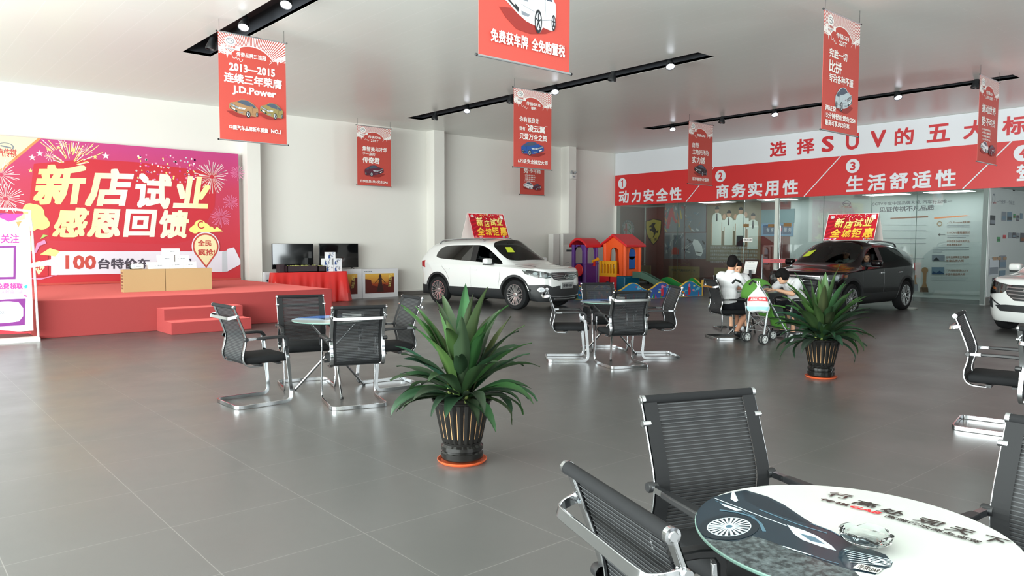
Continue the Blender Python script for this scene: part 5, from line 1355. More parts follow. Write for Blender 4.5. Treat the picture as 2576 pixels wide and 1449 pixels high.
HEV = dict(GS5); HEV.update(plain_sill=True, hw=.92, front=2.24, plate=None, sticker=None, lamp=[(.30,.87),(.46,.73),(.78,.69),(.98,.79),(.98,.97),(.86,.985),(.6,.92)], proj=[(.82,.845,.058)], lampbits=[[(.6,.755),(.86,.775),(.88,.79),(.6,.77)]], amber=[(.60,.775),(.72,.80),(.70,.84),(.62,.82)],
           fogbox=[(.66,.44),(.98,.50),(1.0,.62),(.86,.65),(.7,.62),(.5,.52),(.5,.50),(.7,.59)], fog=(.88,.56,.05), grille=[(-.43,.80),(-.38,.70),(-.24,.60),(.24,.60),(.38,.70),(.43,.80),(.40,.88),(-.40,.88)],
           bars=[[(-.39,.84),(-.2,.83),(0,.83),(.2,.83),(.39,.84)],[(-.40,.78),(0,.77),(.40,.78)],[(-.36,.72),(0,.70),(.36,.72)],[(-.28,.65),(0,.64),(.28,.65)]], intake=[(-.62,.50),(-.5,.40),(.5,.40),(.62,.50),(.4,.52),(-.4,.52)], chin=[], emb=(.80,))
white2, sk_2 = make_car('car', 'white car of which only the headlight corner shows at the right edge', (17.06, 3.48, 0), 168, HEV, m_pw, 10, '', 'white')

# ---------------------------------------------------------------- promotional roof signs on the two cars
p_sgold = grad_mat('print_gold_lettering', [(0, '#F5B422'), (0.5, '#F9DC58'), (1, '#FDF4C0')], 2, 0.05, 0.6); p_crim = M('print_crimson', '#C8162A', 0.45); p_crimd = M('print_crimson_dark', '#A30F22', 0.45)
def roof_sign(label, loc, deg, seed):
    t = thing('roof_sign', label, 'sign', loc, math.radians(deg), 'promotional signs on car roofs')
    W, H, D = 1.18, 0.62, 0.24
    n = Vector((0, -H, -D)).normalized()      # local frame: x across, front faces -y
    def fr(a, b, k): return (a-W/2, -D+b*D/H-k*0.93, b+k*0.36)
    A = Art(fr); rn = random.Random(seed)
    A._add([fr(0,0,0), fr(W,0,0), fr(W,H,0), fr(0,H,0), (-W/2,-D+.006,-.002), (W/2,-D+.006,-.002), (W/2,.006,H-.002), (-W/2,.006,H-.002)], [(0,1,2,3),(4,7,6,5),(0,4,5,1),(1,5,6,2),(2,6,7,3),(3,7,4,0)], A.mi(p_crim))
    A.rect(0, W, 0, H, p_bwhite); A.rect(.012, W-.012, .012, H-.012, p_crim)
    for k in range(5): A.pg([(.02, .1+k*.1), (.02, .04+k*.1), (.9, .55+k*.01)], p_crimd, 1.6)
    A.disc(.12, .545, .05, .034, p_bwhite); A.ring(.12, .545, .038, .025, .008, p_navy)
    for k in range(46):
        x = rn.uniform(.2, W-.05); y = H-.03-rn.random()**2*.14; A.disc(x, y, .007+.008*rn.random(), .006+.007*rn.random(), rn.choice([p_pink, p_bwhite, p_yel, p_orange]), 2.2, 7)
    A.rect(W-.16, W-.055, .48, .585, p_bwhite)
    for s, x0, x1, y0, y1 in (('新', .20, .40, .30, .52), ('店', .43, .61, .27, .45), ('试', .64, .84, .31, .50), ('业', .86, 1.06, .32, .52), ('全', .14, .38, .07, .26), ('城', .41, .61, .07, .245), ('钜', .63, .85, .06, .28), ('惠', .90, 1.12, .065, .28)):
        for dx, m, b in ((.010, p_crimd, .05), (0, p_sgold, .03)): A.tbox(s, x0+dx, x1+dx, y0-dx, y1-dx, m, b, .03)
    for k in range(14): A.disc(rn.uniform(.03, .30), rn.uniform(.02, .055), .016, .014, rn.choice([p_pink, p_bwhite, p_orange, p_mag]), 3.6, 8); A.disc(rn.uniform(W-.25, W-.03), rn.uniform(.02, .05), .013, .012, rn.choice([p_mag, p_green, p_lite]), 3.6, 8)
    A.done('front_panel', t)
    MB().hull8([(-W/2,D-.006,0),(W/2,D-.006,0),(W/2,D,0),(-W/2,D,0)], [(-W/2,.007,H-.001),(W/2,.007,H-.001),(W/2,.013,H-.001),(-W/2,.013,H-.001)]).build('back_panel', M('foam_board_white', '#EDE3DE', .6), t)
def roof_z(sk, T, lx, ly):
    h, n = sk.hit((lx, ly, 4), (0, 0, -1)); return h.z
z1 = max(roof_z(sk_w, None, x, y) for x in (-.75, -.30) for y in (-.5, 0, .5))
roof_sign('red tent sign with gold lettering on the roof of the white car', (11.92, 14.80, z1+.004), 2, 1)
z2 = max(roof_z(sk_d, None, x, y) for x in (-.5, 0) for y in (-.5, 0, .5))
roof_sign('red tent sign with gold lettering on the roof of the dark car', (17.42, 8.10, z2+.004), -90, 2)
# ---------------------------------------------------------------- floor standing air conditioner, emergency light
m_acw = M('appliance_white', '#DAD8D4', .4)
ac = thing('air_conditioner', 'tall white floor standing air conditioner behind the white car', 'air conditioner', (18.35, 18.45, 0))
MB().rbx(-.30, .30, -.20, .20, 0, 1.88, .015).build('cabinet', m_acw, ac)
MB().bx(-.29, .29, -.206, -.2, 1.50, 1.86).build('air_outlet', M('appliance_grey', '#C6C4C0', .4), ac)
MB().bx(-.29, .29, -.206, -.2, 0.04, 1.47).build('front_panel', m_acw, ac)
MB().bx(-.14, .12, -.21, -.205, 1.26, 1.33).build('display', m_screen, ac)
A = Art(lambda a, b, k: (a, -.206-k, b)); A.line([(-.18, .86), (-.10, .89), (-.02, .90)], .012, p_mid); A.disc(-.12, .885, .03, .012, p_mid); A.line([(-.12, 1.40), (.1, 1.40)], .006, p_lite); A.done('emblem', ac)
MB().bx(-.66, -.36, -.10, .14, 0, 1.86).build('side_duct', m_acw, ac, bevel=.01)
el = thing('emergency_light', 'small white twin head emergency light on the far pillar', 'lamp', (18.95, YB-.4, 3.90))
MB().rbx(-.13, .13, -.07, 0, -.12, .06, .012).build('housing', m_acw, el)
for sx in (-1, 1):
    MB(Matrix.Translation((sx*.085, -.045, .11)) @ Matrix.Rotation(sx*.6, 4, 'Y') @ Matrix.Rotation(.5, 4, 'X')).lathe([(0, .05), (.03, .05), (.05, -.04), (.052, -.05), (.046, -.05), (.03, -.02), (0, -.015)], 16).tube([(0, 0, -.04), (0, .02, -.11)], .01, 6).build('lamp_head', M('lamp_grey', '#9A9C9E', .3), el)
A = Art(lambda a, b, k: (a, -.071-k, b)); A.rect(-.06, .06, -.06, -.03, p_mid); A.done('sticker', el)
# ---------------------------------------------------------------- plastic play house
m_pr = M('toy_red', '#D2232B', .38); m_pp = M('toy_purple', '#5B2C83', .4); m_po = M('toy_orange', '#EE5A24', .4); m_py = M('toy_yellow', '#F0A81C', .4); m_pb = M('toy_blue', '#1559A8', .4); m_pg = M('toy_green', '#0B4630', .55); m_pgl = M('toy_light_green', '#1E8A3C', .4)
ph = thing('play_house', 'red, purple and orange plastic play house with a slide behind the fence', 'play house', (17.4, 15.9, 0))
def wall_holes(mb, f, w, h, holes, th, mi=0):
    """panel with arched holes: strips between the holes; f maps (a, b, depth) to 3D"""
    xs = sorted({-w/2, w/2, *[q for x0, x1, z0, z1, ar in holes for q in (x0, x1)]})
    for a, b in zip(xs, xs[1:]):
        hs = [q for q in holes if q[0] <= a+1e-6 and q[1] >= b-1e-6]
        if not hs: mb.hull8([f(a,0,0),f(b,0,0),f(b,0,th),f(a,0,th)], [f(a,h,0),f(b,h,0),f(b,h,th),f(a,h,th)], mi); continue
        x0, x1, z0, z1, ar = hs[0]
        if z0 > 0: mb.hull8([f(a,0,0),f(b,0,0),f(b,0,th),f(a,0,th)], [f(a,z0,0),f(b,z0,0),f(b,z0,th),f(a,z0,th)], mi)
        n = 10; r = (x1-x0)/2
        for k in range(n):
            p, q = a+(b-a)*k/n, a+(b-a)*(k+1)/n
            def zt(x): return z1-r+math.sqrt(max(0, r*r-(x-(x0+x1)/2)**2)) if ar else z1
            mb.hull8([f(p,zt(p),0),f(q,zt(q),0),f(q,zt(q),th),f(p,zt(p),th)], [f(p,h,0),f(q,h,0),f(q,h,th),f(p,h,th)], mi)
# purple tower
cx, cy = -.36, .36; w2 = .28
tp = MB()
for sgn in (-1, 1):
    wall_holes(tp, lambda a, b, d: (cx+a, cy+sgn*(w2-d), b), 2*w2, 1.50, [(-.17, .17, .92, 1.46, True), (-.12, .12, .0, .42, True)] if sgn < 0 else [(-.17, .17, .92, 1.46, True)], .05)
    wall_holes(tp, lambda a, b, d: (cx+sgn*(w2-d), cy+a, b), 2*w2, 1.50, [(-.17, .17, .92, 1.46, True)] if sgn > 0 else [(-.17, .17, .36, 1.46, True)], .05)
for sx in (-1, 1):
    for sy in (-1, 1): tp.tube([(cx+sx*(w2-.03), cy+sy*(w2-.03), 0), (cx+sx*(w2-.03), cy+sy*(w2-.03), 1.5)], .055, 10)
tp.bx(cx-w2-.02, cx+w2+.02, cy-w2-.02, cy-w2+.04, .89, .93)
tp.build('purple_tower', m_pp, ph)
def barrel(mb, x0, x1, y0, y1, z, rise, th, mi=0):
    n = 14; top = []; 
    for k in range(n+1):
        t = k/n; y = y0+(y1-y0)*t; zz = z+rise*math.sin(PI*t)**.8; top.append((y, zz))
    low = [(y, zz-th) for y, zz in top[::-1]]
    mb.prism(top+low, lambda p: (x0, p[0], p[1]), lambda p: (x1, p[0], p[1]), mi)
b = MB(); barrel(b, cx-w2-.06, cx+w2+.06, cy-w2-.09, cy+w2+.09, 1.50, .22, .09); b.build('red_barrel_roof', m_pr, ph, angle=50, bevel=.02)
MB().lathe([(0, 0), (.17, 0), (.19, .02), (.17, .05), (0, .06)], 14, (cx-w2-.06, cy-.05, .72), 0, 'x').build('steering_wheel', m_pr, ph)
b = MB(Matrix.Translation((cx+.12, cy-w2-.02, 1.02)) @ Matrix.Rotation(-.25, 4, 'Y')); b.lathe([(0, -.10), (.035, -.10), (.035, .06), (.06, .12), (.06, .15), (0, .15)], 12, (0, 0, 0), 0, 'x'); b.build('telescope', m_py, ph)
MB().bx(cx+.06, cx+.12, cy-w2-.05, cy-w2, .84, .99).build('telescope_mount', m_pr, ph)
# orange tower with gabled roof
cx, cy = .42, -.48; wx, wy = .36, .42
to = MB(); z0 = .56
def gab(a): return 1.56+.20*(1-abs(a)/wy)
for sgn in (-1, 1):
    n = 16
    for k in range(n):
        p, q = -wy+2*wy*k/n, -wy+2*wy*(k+1)/n
        def lowz(x): return (1.22+math.sqrt(max(0, .2**2-x*x))) if abs(x) < .2 else z0
        for (za, zb) in ((lambda x: lowz(x), gab),):
            X0, X1 = cx+sgn*wx, cx+sgn*(wx-.05)
            to.hull8([(X0,cy+p,za(p)),(X0,cy+q,za(q)),(X1,cy+q,za(q)),(X1,cy+p,za(p))], [(X0,cy+p,zb(p)),(X0,cy+q,zb(q)),(X1,cy+q,zb(q)),(X1,cy+p,zb(p))])
    if sgn > 0: pass
    to.bx(cx+sgn*wx-(.05 if sgn > 0 else 0), cx+sgn*wx+(0 if sgn > 0 else .05), cy-.2, cy+.2, z0, .62)
    wall_holes(to, lambda a, b, d: (cx+a, cy+sgn*(wy-d), z0+b), 2*wx, 1.0, [(-.17, .17, .20, .86, True)], .05)
for sx in (-1, 1):
    for sy in (-1, 1): to.tube([(cx+sx*(wx-.02), cy+sy*(wy-.02), z0), (cx+sx*(wx-.02), cy+sy*(wy-.02), 1.55)], .06, 10)
to.build('orange_tower', m_po, ph)
b = MB(); pr = [(-wy-.14, 1.50), (-wy*.55, 1.70), (0, 1.84), (wy*.55, 1.70), (wy+.14, 1.50), (wy+.14, 1.43), (wy*.55, 1.62), (0, 1.76), (-wy*.55, 1.62), (-wy-.14, 1.43)]
b.prism(pr, lambda p: (cx-wx-.1, cy+p[0], p[1]), lambda p: (cx+wx+.1, cy+p[0], p[1])); b.build('red_gable_roof', m_pr, ph, bevel=.015)
MB().lathe([(0, -.02), (.17, -.02), (.17, .02), (0, .02)], 20, (cx, cy-wy+.05, 1.22), 0, 'y').bx(cx-.15, cx+.15, cy-wy+.03, cy-wy+.07, .78, 1.15).build('blue_window_panel', m_pb, ph)
MB().bx(cx-wx, cx+wx, cy-wy, cy+wy, 0, z0).build('blue_base', M('toy_teal', '#0F5A78', .4), ph, bevel=.04)
# yellow balustrade over a red crawl panel between the towers
f = lambda a, b_, d: (-.02+a*.13+d, -.28-a*1.0+d*.1, b_)
g = MB(); wall_holes(g, lambda a, b_, d: f(a, .53+b_, d), .62, .48, [(-.23+.105*k, -.23+.105*k+.055, .10, .38, True) for k in range(5)], .06); g.build('yellow_balustrade', m_py, ph)
g = MB(); wall_holes(g, lambda a, b_, d: f(a, b_, d), .62, .53, [(-.13, .13, 0, .38, True)], .06); g.build('red_crawl_panel', m_pr, ph)
# green slide running down from the orange tower
sl = MB(); path = spline([(cx+.10, cy-wy+.02, .56), (cx+.25, cy-wy-.25, .53), (cx+.45, cy-wy-.6, .33), (cx+.62, cy-wy-.9, .13), (cx+.70, cy-wy-1.05, .08)], 5)
for p, q in zip(path, path[1:]):
    d = (q-p); d.z = 0; nn = Vector((-d.y, d.x, 0)).normalized()
    for s_, hh in ((-1, .14), (1, .14)):
        sl.hull8([p+nn*s_*.22-Vector((0,0,.05)), q+nn*s_*.22-Vector((0,0,.05)), q+nn*s_*.27-Vector((0,0,.05)), p+nn*s_*.27-Vector((0,0,.05))], [p+nn*s_*.22+Vector((0,0,hh)), q+nn*s_*.22+Vector((0,0,hh)), q+nn*s_*.27+Vector((0,0,hh)), p+nn*s_*.27+Vector((0,0,hh))])
    sl.hull8([p-nn*.22-Vector((0,0,.05)), q-nn*.22-Vector((0,0,.05)), q+nn*.22-Vector((0,0,.05)), p+nn*.22-Vector((0,0,.05))], [p-nn*.22, q-nn*.22, q+nn*.22, p+nn*.22])
sl.bx(path[-2].x-.1, path[-2].x+.1, path[-2].y-.05, path[-2].y+.05, 0, .06)
sl.build('green_slide', m_pg, ph)
# ---------------------------------------------------------------- play fence: foam panels with a wavy top, sea print outside, green inside
p_sea = [M('print_sea_blue', '#2E7FB8', .5), M('print_sea_deep', '#3A5BA6', .5)]; p_cor = M('print_coral', '#D3384A', .5); p_kelp = M('print_kelp', '#3F8F56', .5); p_sand = M('print_orange_fish', '#E98A35', .5); p_aq = M('print_aqua', '#79C8DC', .5); m_foam = M('foam_yellow', '#E8C04C', .6); m_fgreen = M('foam_green', '#128A3A', .6)
FP = [(14.75, 15.15), (15.08, 14.25), (15.62, 13.66), (16.68, 13.47), (17.78, 13.33), (18.92, 13.22), (19.75, 13.75), (20.05, 14.75), (19.75, 15.75)]
FL = ['sea print play fence panel farthest left beside the white car', 'sea print play fence panel left of the mesh chair in front', 'sea print fence panel behind the chair seen from behind', 'sea print fence panel with a red coral figure, left of the side-on chair',
      'sea print fence panel with an orange fish at the right end of the front', 'green inside fence panel next to the seated man', 'green inside fence panel in front of the gold plaque', 'green inside fence panel nearest the slide']
for n, ((ax, ay), (bx_, by)) in enumerate(zip(FP, FP[1:])):
    A_, B_ = Vector((ax, ay, 0)), Vector((bx_, by, 0)); d = (B_-A_); Ln = d.length-.09; d = d.normalized(); nn = Vector((d.y, -d.x, 0))   # outward
    if nn.dot(Vector((17.4, 15.4, 0))-A_) > 0: nn = -nn
    o = thing('play_fence_panel', FL[n], 'fence panel', A_+d*.045, 0, 'play fence panels')
    def zt(a): return .27+.19*(0.5-.5*math.cos(2*PI*a/Ln))**.9
    th = .06; N = 24; b = MB(); top = [(Ln*k/N, zt(Ln*k/N)) for k in range(N+1)]
    out = [(0, 0), (Ln, 0)]+top[::-1]
    F0 = lambda p: tuple(d*p[0]+Vector((0, 0, p[1]))); F1 = lambda p: tuple(d*p[0]-nn*th+Vector((0, 0, p[1])))
    b.prism(out, F0, F1, 0, 0); b._add([F1(p) for p in out], [tuple(range(len(out)))], 1)
    b.v = b.v
    A = Art(lambda a, z, k: tuple(d*a+nn*k+Vector((0, 0, z))))
    A._add(b.v, b.f[:-1], A.mi(m_foam)); A._add([tuple(d*p[0]-nn*(th+.001)+Vector((0, 0, p[1]))) for p in out], [tuple(range(len(out)))], A.mi(m_fgreen))
    rn = random.Random(n*7+3); A.pg([(0.012, .01), (Ln-.012, .01)]+[(min(max(a, .012), Ln-.012), z-.018) for a, z in top[::-1]], p_sea[n % 2])
    for k in range(9):
        a = rn.uniform(.1, Ln-.1); h = rn.uniform(.05, .16); A.pg([(a-.03, .012), (a+.03, .012), (a+.02+rn.uniform(-.03, .03), h), (a-.01, h*1.1)], rn.choice([p_kelp, p_cor, p_mag, p_aq]))
    for k in range(8):
        a = rn.uniform(.15, Ln-.15); z = rn.uniform(.12, zt(a)-.08); A.disc(a, z, rn.uniform(.02, .05), rn.uniform(.015, .035), rn.choice([p_sand, p_pink, p_aq, p_yel, p_cor]), None, 10); A.pg([(a+.03, z), (a+.075, z+.03), (a+.075, z-.03)], p_aq)
    if n in (3, 4): A.pg([(.45, .06), (.52, .05), (.56, .16), (.52, .30), (.47, .34), (.44, .22)], p_cor); A.disc(.49, .33, .045, .05, p_pink)
    A.done('foam_panel', o)

# ---------------------------------------------------------------- pictures and prints inside the glazed offices
p_wine = M('print_wine_red', '#8A4A47', .55); p_wine2 = M('print_wine_dark', '#6B3B38', .55); p_ferr = M('print_shield_yellow', '#D9BE52', .5); p_blk = M('print_black', '#17181A', .5); p_pale = M('print_pale_green', '#C2C7C6', .55); p_skin = M('print_skin', '#B58D74', .5)
p_brownbg = M('print_dim_brown', '#80745F', .55); p_shirt = M('print_shirt', '#D8DDD4', .5); p_navyp = M('print_picture_blue', '#2A4668', .45); p_frame = M('print_frame_blue', '#5E86A6', .45); p_steel = M('print_steel_blue', '#6C8496', .5)
o = thing('feature_panel', 'dark red wall panel with a round cross and serpent emblem behind the play house', 'wall panel')
A = Art(lambda a, b, k: (a, 19.09-k, b)); A.bx(21.66, 23.36, 19.09, 19.097, .1, 2.95, A.mi(p_wine2))
c = [(22.375,2.068)][0]; R = .38
A.disc(c[0], c[1], R, R, M('print_ring_teal', '#38505A', .5)); A.disc(c[0], c[1], R*.72, R*.72, p_lite); A.ring(c[0], c[1], R*.74, R*.74, .015, p_gold)
A.rect(c[0]-R*.62, c[0]-.02, c[1]-.05, c[1]+.05, p_deep); A.rect(c[0]-R*.40, c[0]-R*.16, c[1]-R*.6, c[1]+R*.6, p_deep); A.rect(c[0]-.005, c[0]+.005, c[1]-R*.7, c[1]+R*.7, p_dark)
A.line([(c[0]+.10+.07*math.sin(k*.9), c[1]-R*.55+k*R*1.1/12) for k in range(13)], .05, p_kelp)
for k, ch in enumerate('ALFA'): 
    t = math.radians(150-k*22); A.tbox(ch, c[0]+R*.86*math.cos(t)-.035, c[0]+R*.86*math.cos(t)+.035, c[1]+R*.86*math.sin(t)-.04, c[1]+R*.86*math.sin(t)+.04, p_lite, .03)
for k, ch in enumerate('ROMEO'):
    t = math.radians(66-k*20); A.tbox(ch, c[0]+R*.86*math.cos(t)-.035, c[0]+R*.86*math.cos(t)+.035, c[1]+R*.86*math.sin(t)-.04, c[1]+R*.86*math.sin(t)+.04, p_lite, .03)
A.done('panel', o)
XO = 23.40
def wall_art(name, label, cat, group=None):
    return thing(name, label, cat, (0, 0, 0), 0, group), Art(lambda a, b, k: (XO-k, a, b))
def pbox(A, q, mat, th=.012): (a0, b1), (a1, b0) = q[0], q[1]; A.bx(XO, XO+th, min(a0, a1), max(a0, a1), min(b0, b1), max(b0, b1), A.mi(mat))
o, A = wall_art('feature_panel', 'dark red wall panel with a yellow horse shield left of the photo collage', 'wall panel')
q = [(19.079,3.061),(18.176,0.210)]; pbox(A, [(19.05, 2.95), (q[1][0], .1)], p_wine, .01); A.k = 3; sbox('wall_office_feature', p_wine2, XO+.013, XO+.019, q[1][0]-5.2, q[1][0], .1, 2.95)
A.pg([(19.068,2.424),(18.677,2.508),(18.273,2.438),(18.286,2.119),(18.339,1.860),(18.469,1.646),(18.659,1.476),(18.858,1.646),(18.999,1.864),(19.063,2.129)], p_blk); A.pg([(19.028,2.392),(18.677,2.478),(18.310,2.409),(18.324,2.119),(18.377,1.875),(18.489,1.676),(18.660,1.522),(18.819,1.677),(18.960,1.879),(19.023,2.128)], p_ferr)
A.pg([(18.752,2.325),(18.655,2.354),(18.539,2.337),(18.615,2.277),(18.633,2.200),(18.574,2.122),(18.495,2.014),(18.458,2.090),(18.418,2.044),(18.474,1.937),(18.552,1.969),(18.589,1.892),(18.645,1.784),(18.703,1.769),(18.647,1.877),(18.668,1.970),(18.767,2.048),(18.825,2.017),(18.865,2.095),(18.807,2.110),(18.749,2.155),(18.808,2.187),(18.866,2.157),(18.887,2.219),(18.790,2.249)], p_blk)
A.txt('S', [(18.858,1.646),(18.760,1.646),(18.859,1.739)], p_blk, .02); A.txt('F', [(18.604,1.646),(18.489,1.661),(18.606,1.754)], p_blk, .02)
A.done('panel', o)
CLB = ['collage photo with red robot arms, upper left', 'collage photo of grey machinery and workers, upper right', 'collage photo of blue machine arms and a red car, lower left', 'collage photo of a white car under machinery, lower right']
for n, (q, cols) in enumerate((([(18.151,3.057),(17.246,1.987)], (p_cor, p_ferr, p_lite, p_orange)), ([(17.196,3.066),(16.280,1.978)], (p_mid, p_lite, p_steel, p_gold)), ([(18.131,1.950),(17.226,0.961)], (p_steel, p_lite, p_navyp, p_pale)), ([(17.174,1.942),(16.259,0.978)], (p_mid, p_lite, p_dark, p_pale)))):
    o, A = wall_art('factory_photo', CLB[n], 'picture', 'collage photos behind the glass'); pbox(A, q, p_mid); rn = random.Random(n+11)
    (a0, b1), (a1, b0) = q
    for k in range(26):
        a = rn.uniform(a0, a1); b = rn.uniform(b0, b1); L_ = rn.uniform(.1, .35); t = rn.uniform(-1, 1)+(0 if n % 2 else PI/2)
        pts = [(min(max(x, min(a0, a1)+.01), max(a0, a1)-.01), min(max(y, b0+.01), b1-.01)) for x, y in ((a, b), (a+L_*math.cos(t), b+L_*math.sin(t)), (a+L_*math.cos(t)+.04, b+L_*math.sin(t)-.05), (a+.05, b-.04))]
        A.pg(pts, cols[k % 4])
    if n == 0: A.pg([(18.059,2.131),(17.956,2.643),(17.849,2.911),(17.738,2.877),(17.676,2.561),(17.562,2.334),(17.635,2.305),(17.768,2.518),(17.824,2.564),(17.909,2.114)], p_cor)
    if n == 2: A.pg([(17.779,1.132),(17.782,1.283),(17.692,1.405),(17.526,1.406),(17.450,1.286),(17.448,1.137)], p_bred)
    if n == 3:
        A.pg([(16.845,1.557),(16.778,1.704),(16.602,1.674),(16.424,1.470),(16.368,1.238),(16.451,1.077),(16.661,1.118),(16.735,1.322)], p_carw); A.line([(16.663,1.235),(16.419,1.208)], .03, p_dark)
    A.done('print', o)
o, A = wall_art('portrait_poster', 'tall poster of four men in white shirts above lines of small text', 'poster'); q = [(16.234,3.000),(14.052,0.908)]; pbox(A, q, p_brownbg)
MEN = [([(15.808,2.757)], [(15.779,1.445)], .20, 1), ([(15.312,2.601)], [(15.286,1.447)], .17, 1), ([(14.836,2.699)], [(14.806,1.450)], .19, 0), ([(14.349,2.479)], [(14.321,1.315)], .20, 1)]
for (ax, az) in [(15.505,2.507),(15.053,2.496),(14.644,2.555)]: A.disc(ax, az, .07, .09, p_skin); A.pg([(ax-.14, az-.5), (ax+.14, az-.5), (ax+.12, az-.12), (ax-.12, az-.12)], p_shirt)
for h, f, w, tie in MEN:
    (a, z), zb = h[0], f[0][1]
    A.pg([(a+w, zb+.05), (a+w*1.05, z-.35), (a+w*.85, z-.17), (a+.05, z-.10), (a-.05, z-.10), (a-w*.85, z-.17), (a-w*1.05, z-.35), (a-w, zb+.05)], p_shirt)
    if not tie: A.pg([(a+w*.8, zb), (a+w*.8, zb+.38), (a-w*.8, zb+.38), (a-w*.8, zb)], p_dark)
    for s in (-1, 1): A.pg([(a+s*w, z-.45), (a+s*w*1.15, z-.45), (a+s*w*1.1, zb+.1), (a+s*w*.98, zb+.1)], p_skin)
    A.disc(a, z, .085, .115, p_skin); A.pg([(a+.09*math.cos(t), z+.02+.11*math.sin(t)) for t in [PI*k/10 for k in range(11)]], p_dark)
    if tie: A.pg([(a-.02, z-.13), (a+.02, z-.13), (a+.03, z-.38), (a, z-.42), (a-.03, z-.38)], p_dark)
for k, s in enumerate(('都百年间广汽新来中经不了百姓的愿望 他说', '要在竞争中得竞争中学习 要在竞争中创新超越 必须走出', '这是要争自己的技术和品牌 希望研究坚持自主创新 强化', '研发能力 以领高端技术 努力把自主汽车品牌做强做大', '为振兴中国汽车产业作出更大的贡献力量')):
    y = 620+k*9; (a0, z0), (a1, z1), (a2, z2) = [(16.065,1.443),(14.156,1.453),(16.067,1.530)]; dz = (k*9)*.0145
    A.tbox(s, a0, a1+(.0 if k < 4 else .45), z0-dz-.075, z0-dz+.005, p_lite, .0)
A.done('print', o)
# office sign plate on the glass and the framed blue picture in the office
o = thing('door_plate', 'small white office name plate on the glass beside the men poster', 'sign'); A = Art(lambda a, b, k: (XR-.004-k, a, b)); q = [(13.616,1.727),(13.269,1.611)]
A.bx(XR-.004, XR-.0005, q[1][0], q[0][0], q[1][1], q[0][1], A.mi(p_bwhite)); A.tbox('销售办公室', q[0][0]-.03, q[1][0]+.03, q[1][1]+.03, q[0][1]-.03, p_blk, .02); A.done('plate', o)
o, A = wall_art('framed_picture', 'wide dark blue framed picture in the office behind the glass door', 'picture'); q = [(14.039,2.241),(12.864,1.801)]; pbox(A, q, p_frame, .02); A.k = 1
A.rect(q[0][0]-.08, q[1][0]+.08, q[1][1]+.07, q[0][1]-.07, p_navyp); 
for k, (ch, m) in enumerate((('专', p_lite), ('享', p_lite), ('尊', p_deep), ('荣', p_deep), ('服', p_lite), ('务', p_lite))): A.tbox(ch, q[0][0]-.2-k*.16, q[0][0]-.31-k*.16, q[1][1]+.15, q[1][1]+.28, m, .01)
A.done('print', o)
o, A = wall_art('blue_wall_panel', 'plain teal panel above the framed blue picture behind the glass', 'panel'); q = [(14.051,2.702),(12.834,2.246)]; pbox(A, q, M('panel_teal', '#5E7F86', .5), .01); A.done('board', o)
# gold plaques standing on the floor behind the glass
PLQ = ['gold plaque with a scroll top and black heading, standing behind the fence', 'gold plaque mostly hidden behind the play house', 'gold plaque behind the man seated farther back']
for n, (x0, x1) in enumerate(((1682, 1758), (1598, 1636), (1796, 1880))):
    q = ([(17.308,0.720),(15.967,0.031)], [(18.893,0.711),(18.146,-0.067)], [(15.353,0.712),(14.026,0.091)])[n]
    o = thing('gold_plaque', PLQ[n], 'plaque', (22.6, q[0][0], 0), 0, 'gold plaques behind the glass'); w = q[0][0]-q[1][0]; h = q[0][1]
    A = Art(lambda a, b, k: (-k, -a, b)); A.bx(0, .03, -w, 0, .12, h, A.mi(M('plaque_gold', '#A08A52', .4, .3)))
    if n == 0:
        A.tbox('传承广汽精密生产工艺', w*.10, w*.88, h*.72, h*.86, p_blk, .02)
        A.tbox('广汽传祺 全球技术合作 传承世界品质 精益生产工艺', w*.04, w*.95, h*.60, h*.65, p_brown)
    else: A.tbox('广汽传祺生产工艺', w*.1, w*.9, h*.6, h*.66, p_brown)
    A.done('plate', o)
    MB().tube(spline([(.015, -w*.35, h), (.015, -w*.32, h+.10), (.015, -w*.42, h+.07), (.015, -w*.5, h+.13), (.015, -w*.58, h+.07), (.015, -w*.68, h+.10), (.015, -w*.65, h)], 5), .008, 6).build('scroll_top', M('scroll_iron', '#8C7B52', .4, .5), o)
    b = MB(); 
    for a in (.15, .85): b.bx(0, .03, -w*a-.03, -w*a+.03, 0, .12)
    b.build('feet', m_black, o)
# award wall behind the right hand glass
o, A = wall_art('award_wall', 'pale wall of award texts and small pictures behind the glass right of the dark car', 'wall display'); q = [(11.988,3.247),(7.206,0.045)]; pbox(A, [(q[0][0], 2.98), (q[1][0], .14)], p_pale)
lg = [(11.098,2.807)][0]; A.ring(lg[0], lg[1], .13, .09, .025, p_mid); A.line([(lg[0]+.09, lg[1]+.01), (lg[0]-.09, lg[1]-.02)], .025, p_mid); A.txt('广汽传祺', [(11.258,2.664),(10.944,2.654),(11.260,2.726)], p_bred)
A.txt('CCTV年度中国品牌大奖, 汽车行业唯一', [(10.324,2.706),(8.088,2.705),(10.327,2.814)], p_gry, .01); A.txt('见证传祺不凡品质', [(10.092,2.506),(8.551,2.518),(10.097,2.662)], p_gry, .02)
A.pg([(9.761,2.331),(8.706,2.363),(8.704,2.318),(9.760,2.295)], p_brown); A.pg([(8.544,2.314),(7.722,2.360),(7.621,2.336),(8.543,2.268)], p_orange)
A.txt('J.D.Power获奖', [(8.192,2.126),(7.604,2.126),(8.194,2.193)], p_brown, .01); A.txt('C-NCAP5星碰撞测试', [(8.193,1.844),(7.604,1.840),(8.195,1.912)], p_brown, .01); A.txt('中国质量协会新车产品', [(8.184,1.596),(7.605,1.597),(8.187,1.664)], p_brown, .01); A.txt('质量满意度测评', [(8.181,1.506),(7.793,1.508),(8.183,1.563)], p_brown, .01)
